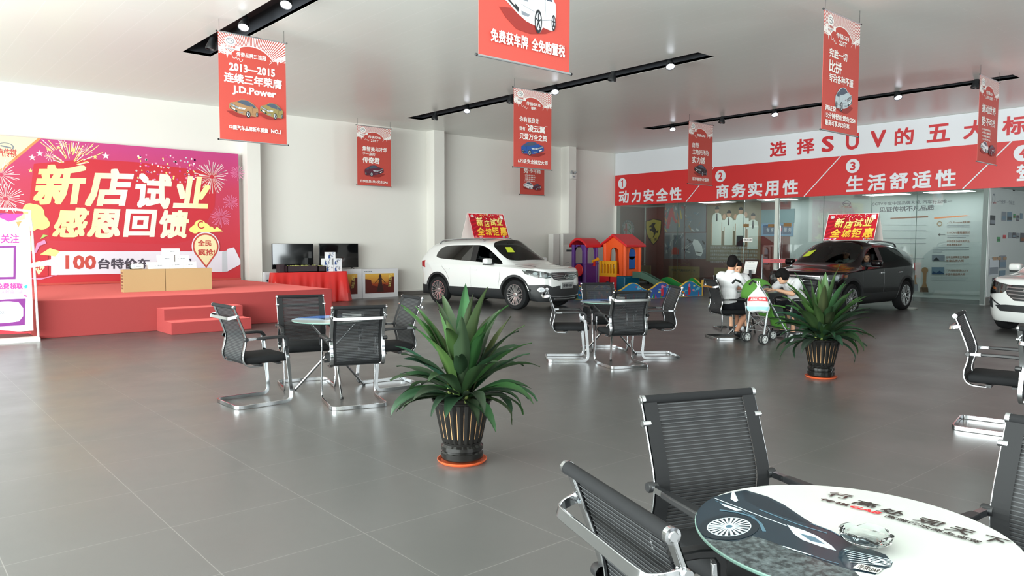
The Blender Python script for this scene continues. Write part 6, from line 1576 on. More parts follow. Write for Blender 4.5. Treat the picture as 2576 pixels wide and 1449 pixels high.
A.txt('五年连续荣获五项品牌', [(8.190,1.145),(7.600,1.155),(8.192,1.213)], p_brown, .01); A.txt('年度品牌大奖', [(8.186,1.043),(7.726,1.053),(8.189,1.111)], p_brown, .01); A.txt('广汽传祺荣获CCTV', [(8.187,0.760),(7.607,0.778),(8.190,0.828)], p_brown, .01); A.txt('中国年度品牌大奖', [(8.184,0.659),(7.683,0.676),(8.186,0.726)], p_brown, .01)
for qq in ([(8.190,2.069),(7.611,2.060)], [(8.189,2.036),(7.610,2.027)], [(8.180,1.788),(7.622,1.785)], [(8.179,1.743),(7.700,1.741)], [(8.558,1.448),(7.611,1.465)], [(8.555,1.379),(7.608,1.398)], [(8.554,1.322),(8.300,1.325)], [(8.184,0.976),(7.594,1.000)], [(8.561,0.577),(7.601,0.612)], [(8.559,0.519),(7.659,0.554)], [(9.963,2.121),(8.751,2.101)], [(9.958,1.953),(8.745,1.940)], [(9.950,1.714),(8.738,1.711)], [(9.946,1.570),(8.733,1.573)], [(9.157,1.128),(8.773,1.135)]):
    A.line(qq, .012, p_mid)
c = [(8.390,2.129)][0]; A.ring(c[0], c[1], .07, .07, .02, p_gold); c = [(8.380,1.823)][0]; A.disc(c[0], c[1], .03, .03, p_dark); A.line([(c[0], c[1]), (c[0]-.15, c[1])], .02, p_mid)
A.pg([(8.562,1.242),(8.224,1.246),(8.219,1.077),(8.556,1.070)], p_mid); A.pg([(8.524,1.082),(8.443,1.175),(8.355,1.085)], p_dark); A.pg([(8.560,0.887),(8.223,0.895),(8.216,0.691),(8.554,0.680)], p_steel); A.pg([(8.554,0.680),(8.514,0.773),(8.427,0.719),(8.345,0.790),(8.217,0.714),(8.216,0.691)], p_navyp)
A.pg([(8.818,0.845),(8.666,0.849),(8.693,0.676),(8.695,0.422),(8.648,0.285),(8.821,0.277),(8.782,0.418),(8.790,0.673)], p_gold); c = [(8.740,0.790)][0]; A.disc(c[0], c[1], .09, .09, p_gold); A.pg([(8.854,0.287),(8.637,0.297),(8.622,0.160),(8.860,0.148)], p_golddk)
A.pg([(9.052,0.641),(8.964,0.644),(8.982,0.503),(8.933,0.365),(9.065,0.360),(9.026,0.501)], p_gold); A.pg([(9.088,0.370),(8.922,0.377),(8.905,0.192),(9.093,0.183)], p_mid)
A.done('board', o)
# picture wall of the passage at the right edge
o = thing('picture_wall', 'passage wall covered with small photos and text behind the white car at the right edge', 'wall display'); A = Art(lambda a, b, k: (a, 6.612-k, b)); A.bx(21.7, 26.5, 6.612, 6.62, .22, 2.98, A.mi(p_pale))
c = [(21.929,2.707)][0]; A.ring(c[0], c[1], .10, .13, .03, p_mid); A.txt('广汽传祺', [(21.767,2.570),(22.124,2.583),(21.762,2.620)], p_bred); A.txt('一个伙伴 一个标志', [(22.182,2.595),(23.576,2.602),(22.169,2.706)], p_mid)
for k, qq in enumerate(([(21.713,2.287),(22.098,2.043)], [(22.574,2.403),(22.950,2.163)], [(23.015,2.405),(23.403,2.162)], [(23.508,2.366),(23.689,2.253)], [(23.778,2.341),(24.001,2.185)], [(24.075,2.403),(24.303,2.246)], [(22.286,1.739),(22.547,1.617)], [(22.743,1.795),(22.976,1.702)], [(23.181,1.862),(23.460,1.716)], [(23.507,1.865),(23.759,1.718)], [(23.841,1.858),(24.099,1.709)], [(24.182,1.862),(24.529,1.612)],
                        [(21.785,1.170),(22.467,0.747)], [(22.529,1.254),(23.042,0.923)], [(22.546,0.860),(23.026,0.542)], [(22.049,0.686),(22.481,0.383)])):
    (a0, z1), (a1, z0) = qq; A.rect(a0, a1, z0, z1, (p_dark, p_mid, p_steel, p_kelp, p_gry, p_steel, p_kelp, p_cor, p_mid, p_gry, p_mid, p_gry, p_lite, p_mid, p_steel, p_gry)[k]); A.rect(a0+.02, a1-.02, z0+.03, (z0+z1)/2, (p_mid, p_steel, p_dark, p_brown)[k % 4])
[A.rect(x0, x0+.28, 1.14, 1.22, p_gold) for x0 in (22.0, 22.35, 22.8)]

for k in range(5): A.line([(26.0-1.2, 1.62-k*.12), (26.3, 1.62-k*.12)], .02, p_mid)
A.done('board', o)
# belt barrier and specification stand before the offices
o = thing('belt_barrier', 'thin chrome post with a stretched pink red lettered belt before the office door', 'barrier', (20.6, 12.3, 0))
MB().lathe([(0, 0), (.16, 0), (.16, .02), (.03, .04), (.028, 1.20), (.035, 1.22), (0, 1.24)], 20).build('post', m_silv, o)
A = Art(lambda a, b, k: (.26*a-k, -.92*a, b)); A._add([(0,0,.98),(.35,-1.25,.98),(.35,-1.25,1.09),(0,0,1.09)], [(0,1,2,3)], A.mi(M('belt_pink', '#C9585C', .6))); A.tbox('购车就选广汽传祺', .25, 1.1, 1.01, 1.06, p_dark); A.done('belt', o)
MB(Matrix.Translation((.35, -1.25, 0))).lathe([(0, 0), (.16, 0), (.16, .02), (.03, .04), (.028, 1.20), (.035, 1.22), (0, 1.24)], 20).build('far_post', m_silv, o)
o = thing('spec_stand', 'slanted dark stand holding a white specification sheet beside the dark car', 'stand', (14.08, 8.68, 0), math.radians(-135))
MB().bx(-.2, .2, -.16, .16, 0, .02).build('base', m_black, o); MB().bx(-.03, .03, -.02, .02, .02, 1.0).build('post', m_black, o)
R_ = Matrix.Translation((0, 0, 1.05)) @ Matrix.Rotation(math.radians(35), 4, 'Y')
MB(R_).bx(-.012, .012, -.15, .15, -.18, .20).build('board', M('dark_wood', '#3A2A26', .4), o)
A = Art(lambda a, b, k: tuple(R_ @ Vector((.013+k, a, b)))); A.rect(-.125, .125, -.15, .17, p_bwhite); A.tbox('车型参数', -.06, .06, .13, .155, p_gry)
for k in range(9): A.line([(-.10, .10-k*.026), (.10, .10-k*.026)], .006, p_lite if k % 2 else p_mid)
A.done('sheet', o)

# ---------------------------------------------------------------- potted plants
m_pot = M('black_glaze', '#141312', .16, spec=.4, coat=.15); m_pgold = M('gold_stripe', '#A9825A', .4); m_sauc = M('terracotta_plastic', '#C4552F', .5); m_soil = M('soil', '#2A211B', .95)
m_leaf = M('leaf_green', '#2E5A2C', .45, spec=.3); nt, nd, lk, pb = nodes(m_leaf)
at = nd.new('ShaderNodeVertexColor'); at.layer_name = 'tone'; lk.new(at.outputs[0], pb.inputs['Base Color'])
m_stem = M('plant_stem', '#6B7A3A', .6)
def plant(label, x, y, seed, sc=1.0, spread=1.0, nlf=58):
    t = thing('potted_plant', label, 'plant', (x, y, .02), 0, 'potted plants on the showroom floor')
    pr = [(0, .012), (.135, .012), (.146, .018), (.150, .05), (.138, .062), (.146, .07), (.146, .10), (.134, .115), (.134, .135)]
    b = MB(); b.lathe([(0, .005), (.14, .005), (.148, .012), (.152, .055), (.14, .066), (.15, .076), (.15, .10), (.137, .115), (.14, .13)], 48)
    n = 22
    vs = []; fs = []; mi = []
    R = [(.14, .13), (.150, .17), (.185, .34), (.203, .412)]
    K = n*4
    for r, z in R:
        for k in range(K):
            ph = k % 4; a = 2*PI*(k//4+(0, .36, .5, .64)[ph])/n
            rr = r*(1.0 if ph in (0,) else .975 if ph in (1, 3) else .955)
            if ph == 0: rr = r*1.005
            vs.append((rr*math.cos(a), rr*math.sin(a), z))
    for i in range(len(R)-1):
        for k in range(K):
            k2 = (k+1) % K; fs.append((i*K+k, i*K+k2, (i+1)*K+k2, (i+1)*K+k))
    b._add(vs, fs, 0, True)
    b.lathe([(.203, .412), (.213, .418), (.216, .43), (.208, .437), (.196, .43), (.19, .395), (0, .395)], 48)
    for k in range(n):
        a = 2*PI*(k+.5)/n; c, s_ = math.cos(a), math.sin(a); w = .0028
        q = []
        for r, z in ((.1475, .165), (.178, .32), (.192, .385)):
            r = r*.975
            q += [(r*c+s_*w, r*s_-c*w, z), (r*c-s_*w, r*s_+c*w, z)]
        b._add(q, [(0, 1, 3, 2), (2, 3, 5, 4)], 1)
    b.build('pot', [m_pot, m_pgold], t, angle=30)
    MB().lathe([(0, .40), (.195, .398)], 24).ell((0, 0, .396), (.19, .19, .012), 20, 6).build('soil', m_soil, t)
    rn = random.Random(seed); st = MB()
    for k in range(7):
        a = k*2*PI/7+rn.random(); r = rn.uniform(.02, .09); st.tube([(r*math.cos(a), r*math.sin(a), .39), (r*1.2*math.cos(a), r*1.2*math.sin(a), .62)], [.014, .010], 6)
    st.build('stem', m_stem, t)
    V = []; F = []; C = []
    for k in range(nlf):
        u = k/nlf
        az = k*2.39996+rn.uniform(-.25, .25)
        el = math.radians(76-72*u**1.1+rn.uniform(-14, 14))          # inner leaves stand up, outer ones arch over
        Ln = (.66-.16*u+rn.uniform(-.07, .07))*sc; W = rn.uniform(.046, .064)*sc*(1.0 if u < .7 else .92)
        bend = math.radians(rn.uniform(10, 30)+80*u**1.1*rn.uniform(.5, 1.5)); tw = rn.uniform(-.5, .5)
        r0 = .015+.05*rn.random(); p = Vector((r0*math.cos(az), r0*math.sin(az), .42+.20*(1-u)*rn.random())); ns = 11
        e = el; col = (rn.uniform(.010, .020), rn.uniform(.027, .048), rn.uniform(.011, .021), 1)
        if u < .35: col = (col[0]*1.9, col[1]*1.7, col[2]*1.2, 1)
        b0 = len(V)
        for i in range(ns+1):
            f = i/ns; w = W*(.35+.65*math.sin(min(1, f*1.9)*PI/2))*(1-max(0, f-.55)/.45)**.75 if f < 1 else .0008
            d = Vector((math.cos(e)*math.cos(az)*spread, math.cos(e)*math.sin(az)*spread, math.sin(e)))
            side = Vector((-math.sin(az), math.cos(az), 0)); up = side.cross(d).normalized()
            if up.z < 0: up = -up
            ang = tw*f; sd = side*math.cos(ang)+up*math.sin(ang); uu = up*math.cos(ang)-side*math.sin(ang)
            wav = .006*math.sin(f*9+k)*f
            V.append(p-sd*w+uu*(w*.38+wav)); V.append(p-sd*w*.5+uu*(w*.12)); V.append(p.copy()); V.append(p+sd*w*.5+uu*(w*.12)); V.append(p+sd*w+uu*(w*.38-wav))
            p = p+d*(Ln/ns); e -= bend/ns*(.35+1.3*f*f*1.6)
            q = 1.0 if i < ns-1 else .9
            C += [col, col, (min(1, col[0]*1.4), min(1, col[1]*1.3), col[2]*1.3, 1), col, col]
        for i in range(ns):
            for j in range(4): F.append((b0+i*5+j, b0+i*5+j+1, b0+(i+1)*5+j+1, b0+(i+1)*5+j))
    me = bpy.data.meshes.new('foliage'); me.from_pydata([tuple(v) for v in V], [], F); me.materials.append(m_leaf)
    ca = me.color_attributes.new('tone', 'FLOAT_COLOR', 'POINT'); ca.data.foreach_set('color', [c for q in C for c in q])
    me.polygons.foreach_set('use_smooth', [True]*len(F)); me.update()
    fo = bpy.data.objects.new('foliage', me); COL.objects.link(fo); fo.parent = t
    so = tag(MB().lathe([(0, .004), (.155, .004), (.172, .022), (.178, .022), (.176, .014), (.16, 0), (0, 0)], 48).build('plant_saucer', m_sauc), None, 'saucer', 'orange saucers under the plant pots')
    so.location = (x, y, 0)
    return so
s1 = plant('leafy green plant in a black gold striped pot nearest the viewer', 3.20, 4.24, 5, 1.0, 1.0, 78); s1['label'] = 'orange plastic saucer under the nearer potted plant'
s2 = plant('leafy green plant in a black pot standing before the dark car', 8.42, 4.24, 17, 1.0, 1.0, 80); s2['label'] = 'orange plastic saucer under the potted plant before the dark car'

# ---------------------------------------------------------------- people
m_skin = M('skin', '#B9856A', .5, spec=.35); m_skin2 = M('skin_light', '#D0A184', .5, spec=.35); m_tee = M('white_tee', '#CCCCCE', .85, spec=.2); nt, nd, lk, pb = nodes(m_tee); nz = nd.new('ShaderNodeTexNoise'); nz.inputs['Scale'].default_value = 9; nz.inputs['Detail'].default_value = 3; bp = nd.new('ShaderNodeBump'); bp.inputs['Strength'].default_value = .5; bp.inputs['Distance'].default_value = .03
tcn = nd.new('ShaderNodeTexCoord'); lk.new(tcn.outputs['Object'], nz.inputs['Vector']); lk.new(nz.outputs['Fac'], bp.inputs['Height']); lk.new(bp.outputs[0], pb.inputs['Normal'])
m_short = M('black_trousers', '#121318', .85, spec=.2)
m_hair = M('black_hair', '#0D0B0B', .8, spec=.15); m_shoe = M('black_shoe', '#16171A', .5); m_brownh = M('brown_hair', '#2A1712', .5)
def cap(mb, pts, rs, mi=0):
    S = spline(pts, 4); n = len(S); k = len(pts)
    R = []
    for i in range(n):
        f = i/(n-1)*(k-1); a = min(int(f), k-2); R.append(rs[a]+(rs[a+1]-rs[a])*(f-a))
    mb.tube(S, R, 12, mi)
    mb.ell(S[0], (R[0],)*3, 12, 8, mi); mb.ell(S[-1], (R[-1],)*3, 12, 8, mi)
def blob(mb, name, mat, parent, vox, smooth=3):
    o = mb.build('tmp', mat, None, weld=False)
    r = o.modifiers.new('r', 'REMESH'); r.mode = 'VOXEL'; r.voxel_size = vox
    s = o.modifiers.new('s', 'SMOOTH'); s.iterations = smooth; s.factor = .5
    dg = bpy.context.evaluated_depsgraph_get(); me = bpy.data.meshes.new_from_object(o.evaluated_get(dg)); bpy.data.objects.remove(o)
    me.polygons.foreach_set('use_smooth', [True]*len(me.polygons)); me.name = name
    if not me.materials: me.materials.append(mat)
    q = bpy.data.objects.new(name, me); COL.objects.link(q); q.parent = parent
    return q
def hand(mb, w, d, palm, curl=.5, sc=1.0):
    """w wrist, d direction of the fingers, palm: direction the palm faces"""
    d = d.normalized(); palm = (palm-d*palm.dot(d)).normalized(); s = d.cross(palm)
    c = w+d*.045*sc; Rm = Matrix((s, d, palm)).transposed()
    mb.ell(c, (.038*sc, .05*sc, .016*sc), 12, 8, 0, Rm)
    for k in range(4):
        b = w+d*.088*sc+s*(-.027+.018*k)*sc; L_ = (.066, .075, .07, .056)[k]*sc
        p1 = b+(d*math.cos(curl*.5)+palm*math.sin(curl*.5))*L_*.5; p2 = p1+(d*math.cos(curl*1.3)+palm*math.sin(curl*1.3))*L_*.5
        cap(mb, [b, p1, p2], [.0095*sc, .0088*sc, .0075*sc])
    tb = w+d*.03*sc-s*.033*sc; t1 = tb+(d*.6-s*.75+palm*.25).normalized()*.032*sc; t2 = t1+(d*.85-s*.2+palm*.4).normalized()*.03*sc
    cap(mb, [tb, t1, t2], [.012*sc, .0105*sc, .009*sc])
def person(label, loc, deg, J, skin, shirt=True, legs=True, hair='short', mats=None, vox=.011, long_pants=False):
    """J: joints in local space (x forward, y left); head: (centre, facing, up)"""
    t = thing('person', label, 'person', loc, math.radians(deg), 'people in the showroom'); V = Vector
    b = MB(); hip, chest, neck = V(J['hip']), V(J['chest']), V(J['neck'])
    hc, hf, hu = V(J['head'][0]), V(J['head'][1]).normalized(), V(J['head'][2]); hs = hu.cross(hf).normalized(); hu = hf.cross(hs).normalized()
    H = Matrix((hf, hs, hu)).transposed()
    def hp(x, y, z): return hc+H @ V((x, y, z))
    spine = (chest-hip).normalized(); side = V((0, 1, 0))
    Tm = Matrix((side.cross(spine).normalized(), side, spine)).transposed()
    b.ell(hip+V((0, 0, .02)), (.125, .165, .12), 16, 10, 0, Tm); b.ell(hip.lerp(chest, .45), (.105, .145, .19), 16, 10, 0, Tm); b.ell(chest, (.112, .165, .17), 16, 10, 0, Tm)
    cap(b, [chest.lerp(neck, .7), neck, hp(-.02, 0, -.08)], [.068, .054, .052])
    b.ell(hc, (.098, .076, .112), 20, 14, 0, H); b.ell(hp(.028, 0, -.06), (.066, .058, .068), 16, 10, 0, H)
    b.ell(hp(.098, 0, -.022), (.016, .013, .024), 10, 8, 0, H); b.ell(hp(.085, 0, -.085), (.016, .024, .014), 10, 8, 0, H)
    for s in (-1, 1): b.ell(hp(-.005, s*.078, -.012), (.02, .008, .032), 10, 8, 0, H); b.ell(hp(.078, s*.034, .016), (.014, .022, .009), 8, 6, 0, H)
    sh = MB(); tr = MB(); shoe = []
    if shirt:
        sh.ell(hip+V((0, 0, .07)), (.14, .178, .12), 16, 10, 0, Tm); sh.ell(hip.lerp(chest, .45), (.128, .168, .20), 16, 10, 0, Tm); sh.ell(chest, (.130, .185, .175), 16, 10, 0, Tm)
        cap(sh, [chest.lerp(neck, .55), chest.lerp(neck, .86)], [.10, .072])
    for s in (0, 1):
        S, E, Wp = (V(p) for p in J['arms'][s])
        cap(b, [S, S.lerp(E, .4), E], [.054, .047, .038]); cap(b, [E, E.lerp(Wp, .35), Wp], [.039, .037, .025])
        hd = (Wp-E).normalized(); hand(b, Wp, V(J['hands'][s][0]), V(J['hands'][s][1]), J['hands'][s][2])
        if shirt: cap(sh, [chest.lerp(neck, .45)+side*(.11 if s == 0 else -.11), S, S.lerp(E, .62)], [.088, .074, .066])
        if legs:
            Kn, An, To = (V(p) for p in J['legs'][s]); hj = hip+side*(.09 if s == 0 else -.09)
            cap(b, [hj, hj.lerp(Kn, .5), Kn], [.088, .074, .056]); cap(b, [Kn, Kn.lerp(An, .35), An], [.055, .056, .034]); cap(b, [An, To], [.036, .028])
            cap(tr, [hj, hj.lerp(Kn, .5), Kn.lerp(hj, .06)], [.105, .094, .082])
            if long_pants: cap(tr, [Kn, Kn.lerp(An, .5), An.lerp(Kn, .06)], [.078, .07, .06])
            sm = MB(); cap(sm, [An+V((0, 0, -.025)), An.lerp(To, .5)+V((0, 0, -.012)), To], [.046, .046, .036]); shoe.append(sm)
    if legs: tr.ell(hip+V((0, 0, -.01)), (.145, .182, .105), 16, 10, 0, Tm)
    m = mats or (m_tee, m_short, m_hair)
    body = blob(b, 'body', skin, t, vox)
    if shirt: blob(sh, 'shirt', m[0], t, vox)
    if legs:
        blob(tr, 'trousers', m[1], t, vox)
        for sm in shoe: blob(sm, 'shoe', m_shoe, t, vox)
    h = MB(); h.ell(hp(-.016, 0, .034), (.100, .083, .098), 20, 12, 0, H); h.ell(hp(-.04, 0, -.01), (.078, .079, .092), 16, 10, 0, H); h.ell(hp(.04, 0, .085), (.055, .06, .035), 14, 8, 0, H)
    if hair == 'long':
        h.ell(hp(-.06, 0, -.10), (.055, .085, .14), 14, 10, 0, H)
        for s in (-1, 1): h.ell(hp(.01, s*.07, -.05), (.045, .024, .13), 12, 8, 0, H)
    if hair == 'full': h.ell(hp(-.02, 0, .0), (.108, .095, .105), 18, 12, 0, H); h.ell(hp(.05, 0, .06), (.06, .075, .05), 14, 8, 0, H)
    blob(h, 'hair', m[2], t, .009, 2)
    for s in (-1, 1):
        e = MB(); e.ell(hp(.087, s*.032, .002), (.010, .015, .007), 10, 6, 0, H); e.build('eye', M('eye_dark', '#1A1311', .3), t)
        e = MB(); e.ell(hp(.092, s*.034, .024), (.006, .021, .004), 10, 6, 0, H); e.build('eyebrow', m_hair, t)
    e = MB(); e.ell(hp(.099, 0, -.083), (.005, .02, .0045), 10, 6, 0, H); e.build('mouth', M('lip', '#8E4F45', .5), t)
    return t
# man on the left chair, seen from behind, leaning on the table
JA = dict(hip=(.03, 0, .535), chest=(.07, 0, .92), neck=(.10, 0, 1.10), head=((.135, 0, 1.235), (.84, .42, -.30), (.2, 0, 1)),
          arms=[((.06, .185, 1.01), (.30, .26, .80), (.52, .10, .80)), ((.06, -.185, 1.01), (.24, -.27, .77), (.50, -.18, .80))], hands=[((1, -.5, -.05), (0, 0, -1), .4), ((1, .3, -.05), (0, 0, -1), .4)],
          legs=[((.40, .15, .53), (.42, .16, .11), (.55, .18, .04)), ((.38, -.16, .52), (.02, -.22, .13), (.14, -.24, .04))])
person('man in white tee and black shorts seen from behind beside the stroller', (10.73, 7.05, 0), -10, JA, m_skin)
# man across the table looking down
JB = dict(hip=(.03, 0, .50), chest=(.06, 0, .86), neck=(.15, 0, 1.02), head=((.215, 0, 1.135), (.86, .1, -.42), (.4, 0, 1)),
          arms=[((.09, .185, .95), (.28, .27, .76), (.44, .10, .80)), ((.09, -.185, .95), (.28, -.27, .76), (.44, -.10, .80))], hands=[((1, -.4, 0), (0, 0, -1), .4), ((1, .4, 0), (0, 0, -1), .4)],
          legs=[((.40, .13, .50), (.38, .14, .10), (.50, .15, .04)), ((.40, -.13, .50), (.38, -.14, .10), (.50, -.15, .04))])
person('man in white tee facing the viewer, looking down at the table', (11.92, 7.70, 0), -128, JB, m_skin2)
# person bent over the table, seen from behind
JC = dict(hip=(.03, 0, .52), chest=(.17, 0, .83), neck=(.30, 0, .96), head=((.41, .02, 1.02), (.86, .05, -.55), (.5, 0, .85)),
          arms=[((.22, .18, .92), (.40, .27, .74), (.58, .10, .80)), ((.22, -.18, .92), (.42, -.26, .76), (.60, -.12, .80))], hands=[((1, -.4, 0), (0, 0, -1), .4), ((1, .4, 0), (0, 0, -1), .4)],
          legs=[((.36, .14, .52), (.28, .16, .11), (.40, .17, .04)), ((.36, -.12, .52), (.22, -.15, .11), (.34, -.16, .04))])
person('black haired person in white tee bent forward over the table, behind the plant', (11.85, 6.34, 0), 158, JC, m_skin2, hair='full')
place_chair((12.06, 7.90), -128, 'black mesh chair of the man who faces the viewer', G3)
# two people inside the dark car
JD = dict(hip=(-.10, 0, .66), chest=(-.16, 0, 1.00), neck=(-.16, 0, 1.19), head=((-.13, 0, 1.315), (.95, .1, -.2), (0, 0, 1)),
          arms=[((-.15, .18, 1.10), (.06, .24, .92), (.26, .12, 1.0)), ((-.15, -.18, 1.10), (.06, -.24, .92), (.26, -.12, 1.0))], hands=[((1, -.2, .1), (0, -1, -.2), .8), ((1, .2, .1), (0, 1, -.2), .8)], legs=[])
def in_car(lx, ly): 
    v = dark_car.matrix_basis @ Vector((lx, ly, 0)); return (v.x, v.y, 0)
h178 = math.radians(178); dc = Vector((17.44, 8.30, 0))
def seat_pos(lx, ly): return (dc.x+lx*math.cos(h178)-ly*math.sin(h178), dc.y+lx*math.sin(h178)+ly*math.cos(h178), .0)
JE = dict(JD); JE['head'] = ((-.05, .03, 1.255), (.80, .45, -.30), (.1, 0, 1)); JE['neck'] = (-.13, 0, 1.13)
person('woman with brown hair at the open side window of the dark car', seat_pos(-.15, .40), 178, JE, m_skin2, legs=False, hair='long', mats=(M('grey_blue_top', '#4A525A', .8), m_short, m_brownh))
person('man in a pale shirt behind the windshield of the dark car', seat_pos(-.34, -.20), 178, JD, m_skin, legs=False, mats=(M('pale_shirt', '#B4C2C0', .8), m_short, m_hair))
# ---------------------------------------------------------------- stroller and bag
m_sg = M('stroller_green', '#4A7C30', .7, spec=.3); m_sgd = M('stroller_dark', '#23302A', .8); m_tub = M('grey_tube', '#AEB3B5', .3, .7)
sr = thing('stroller', 'green folding stroller with eight small wheels beside the seated people', 'stroller', (10.79, 6.33, 0), math.radians(-16)); hw = .19
for s in (-1, 1):
    y = s*hw
    MB().tube(spline([(-.48, y, .98), (-.40, y, .955), (-.22, y, .76), (.0, y, .46), (.20, y, .20), (.27, y, .11)], 4), .012, 10).build('side_tube', m_tub, sr)
    MB().tube([(-.55, y, .93), (-.49, y, .985), (-.39, y, .945)], .017, 10).build('grip', m_arm, sr)
    MB().tube([(-.15, y, .69), (-.25, y, .11)], .013, 10).build('rear_leg', m_tub, sr)
    MB().tube([(-.20, y*.98, .30), (.20, y*.98, .22)], .008, 8).build('lower_rail', m_arm, sr)
    MB().bar(spline([(-.10, y, .60), (.05, y*1.05, .585), (.16, y, .56)], 4), .035, .02, (0, 0, 1)).build('armrest', m_sg, sr)
for z0, z1 in ((.20, .42), (.42, .20)): MB().tube([(-.23+z0*.1, -hw, z0), (-.23+z1*.1, hw, z1)], .006, 6).build('cross_brace', m_tub, sr)
for z in (.20, .42): MB().tube([(-.275+z*.24, -hw, z), (-.275+z*.24, hw, z)], .007, 6).build('cross_bar', m_tub, sr)
MB().tube([(.245, -hw, .16), (.245, hw, .16)], .008, 6).build('front_bar', m_arm, sr)
for x in (-.255, .275):
    for s in (-1, 1):
        for e in (-1, 1):
            y = s*hw+e*.032
            w = MB(); w.lathe([(.058, -.012), (.075, -.012), (.078, 0), (.075, .012), (.058, .012), (.058, -.012)], 26, (x, y, .079), 0, 'y')
            wo = w.build('wheel', M('wheel_rubber', '#2B2D2E', .7), sr)
            q = MB(); q.lathe([(.060, -.008), (.060, .008), (.048, .009), (.048, -.009), (.060, -.008)], 24, (x, y, .079), 0, 'y'); q.lathe([(0, -.013), (.018, -.013), (.018, .013), (0, .013)], 14, (x, y, .079), 0, 'y')
            for k in range(5):
                a = k*2*PI/5+x; c, s_ = math.cos(a), math.sin(a); q.bar([(x+.012*c, y, .079+.012*s_), (x+.054*c, y, .079+.054*s_)], .012, .016, (0, 1, 0))
            q.build('wheel_disc', M('wheel_grey', '#C9CCCB', .4), wo)
        MB().tube([(x, s*hw-.04, .079), (x, s*hw+.04, .079)], .007, 8).build('axle', m_arm, sr)
# canopy, seat sling and footrest
N1, N2 = 14, 12; b = MB(); vs = []; fs = []
for i in range(N1+1):
    t = math.radians(-8+150*i/N1)
    for j in range(N2+1):
        u = -1+2*j/N2; dome = math.sqrt(max(0, 1-abs(u)**3.2*.55))
        vs.append((-.22-.21*math.cos(t)*dome, u*.20, .74+.27*math.sin(t)*dome))
for i in range(N1):
    for j in range(N2): fs.append((i*(N2+1)+j, i*(N2+1)+j+1, (i+1)*(N2+1)+j+1, (i+1)*(N2+1)+j))
b._add(vs, fs, 0, True); co = b.build('canopy', m_sg, sr, angle=80); so = co.modifiers.new('thick', 'SOLIDIFY'); so.thickness = .006
MB().tube([(vs[i*(N2+1)][0], vs[i*(N2+1)][1], vs[i*(N2+1)][2]) for i in range(N1+1)], .006, 6).build('canopy_hinge', m_arm, co)
b = MB(); pr = spline([(-.17, 0, .80), (-.10, 0, .62), (-.02, 0, .44), (.03, 0, .41), (.17, 0, .43), (.20, 0, .41), (.25, 0, .24), (.31, 0, .22)], 4); vs = []; fs = []
for p in pr:
    for j in range(9): u = -1+j/4; vs.append((p.x, u*.165, p.z-.018*(1-u*u)))
for i in range(len(pr)-1):
    for j in range(8): fs.append((i*9+j, i*9+j+1, (i+1)*9+j+1, (i+1)*9+j))
b._add(vs, fs, 0, True); se = b.build('seat_sling', m_sg, sr, angle=80); so = se.modifiers.new('thick', 'SOLIDIFY'); so.thickness = .012
for s in (-1, 1):
    MB().hull8([(-.02, s*.16, .43), (.17, s*.16, .42), (.17, s*.175, .42), (-.02, s*.175, .43)], [(-.08, s*.16, .60), (.14, s*.16, .57), (.14, s*.175, .57), (-.08, s*.175, .60)]).build('side_panel', m_sgd, sr)
MB().rbx(.10, .20, -.05, .05, .46, .50, .015).build('buckle', m_arm, se)
# shopping bag on the stroller handles
bg = thing('shopping_bag', 'white plastic shopping bag with a red lettered band hanging on the stroller', 'bag', (10.31, 6.21, .51), math.radians(26))
m_bag = M('white_plastic_bag', '#E9ECEE', .35, spec=.5); b = MB(); vs = []; fs = []; NA = 24; rings = [(.0, .05, .08), (.02, .10, .145), (.08, .118, .165), (.16, .115, .155), (.24, .095, .13), (.31, .062, .075), (.36, .03, .03), (.40, .016, .014)]
def bagp(i, a): 
    z, rx, ry = rings[i]; k = 1+.07*math.sin(3*a+z*14)+.05*math.sin(7*a-z*9); return (rx*.62*math.cos(a)*k, ry*math.sin(a)*k, z+.012*math.sin(2*a+1)*(1 if i < 2 else .4))
for i in range(len(rings)):
    for k in range(NA): vs.append(bagp(i, 2*PI*k/NA))
for i in range(len(rings)-1):
    for k in range(NA): fs.append((i*NA+k, i*NA+(k+1) % NA, (i+1)*NA+(k+1) % NA, (i+1)*NA+k))
b._add(vs, fs, 0, True); b._add(vs[:NA], [tuple(range(NA))[::-1]], 0); b._add(vs[-NA:], [tuple(range(NA))], 0)
bo = b.build('bag_body', m_bag, bg, angle=70)
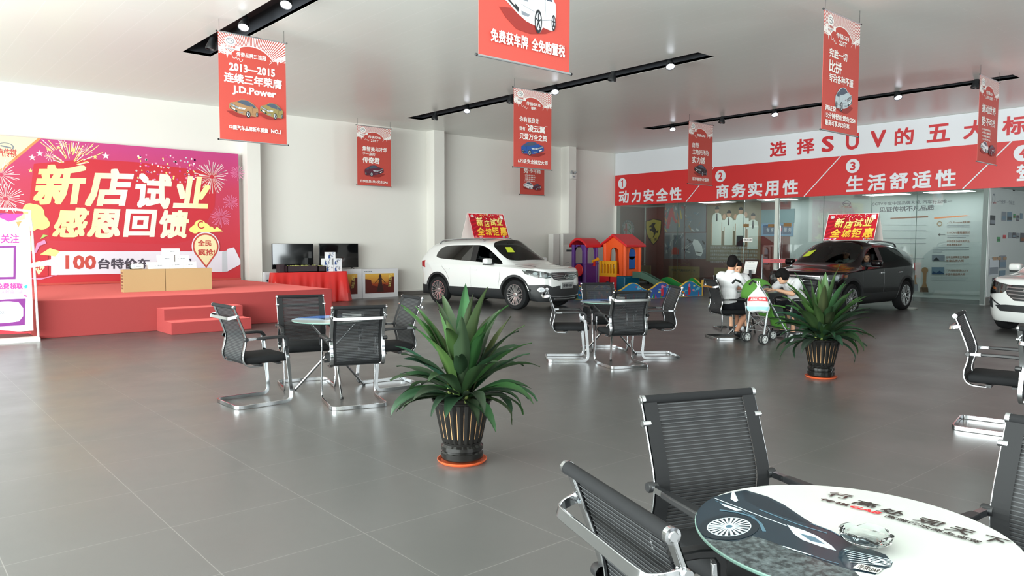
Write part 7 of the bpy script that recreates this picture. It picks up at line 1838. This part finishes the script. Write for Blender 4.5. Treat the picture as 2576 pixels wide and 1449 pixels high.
def band(fr, to, mat, nm, off=.004):
    q = MB(); vv = []; A_ = [math.radians(108+144*k/18) for k in range(19)]
    for zz in [fr+(to-fr)*i/4 for i in range(5)]:
        i = max(j for j in range(len(rings)) if rings[j][0] <= zz); f = (zz-rings[i][0])/(rings[i+1][0]-rings[i][0])
        for a in A_:
            p, r = Vector(bagp(i, a)), Vector(bagp(i+1, a)); m_ = p.lerp(r, f); n = Vector((m_.x, m_.y, 0)).normalized(); vv.append(m_+n*off)
    q._add(vv, [(i*19+k, i*19+k+1, (i+1)*19+k+1, (i+1)*19+k) for i in range(4) for k in range(18)], 0, True); return q.build(nm, mat, bg)
band(.17, .235, M('bag_red', '#C8202B', .4), 'red_band'); band(.03, .09, M('bag_blue', '#A9DCE6', .4), 'blue_print')
def bagfr(a, z, k):
    i = max(j for j in range(len(rings)) if rings[j][0] <= z); f = (z-rings[i][0])/(rings[i+1][0]-rings[i][0]); an = PI+a/.13
    m_ = Vector(bagp(i, an)).lerp(Vector(bagp(i+1, an)), f); n = Vector((m_.x, m_.y, 0)).normalized(); return tuple(m_+n*(.007+k))
A = Art(lambda a, b_, k: bagfr(a, b_, 0)); A.tbox('XDX', -.10, -.005, .185, .222, p_bwhite, .03); A.tbox('中国', .015, .10, .185, .222, p_bwhite, .02); A.done('band_lettering', bg)
for s in (-1, 1): MB().tube(spline([(0, s*.006, .38), (-.015, s*.02, .43), (-.02, s*.012, .475)], 4), .007, 6).build('bag_handle', m_bag, bg)
# small things on the people's table and the dish by the dark car wheel
o = thing('paper_sheet', 'white paper sheet on the table of the seated people', 'paper', (11.22, 7.0, ZT+.003), .5); MB().bx(-.10, .10, -.14, .14, 0, .002).build('sheet', p_bwhite, o)
o = thing('floor_dish', 'small pale dish on the floor by the rear wheel of the dark car', 'dish', (18.98, 7.36, 0)); MB().lathe([(0, .004), (.10, .004), (.14, .03), (.15, .03), (.11, 0), (0, 0)], 24).build('dish', M('pale_dish', '#D5DAD2', .4), o)
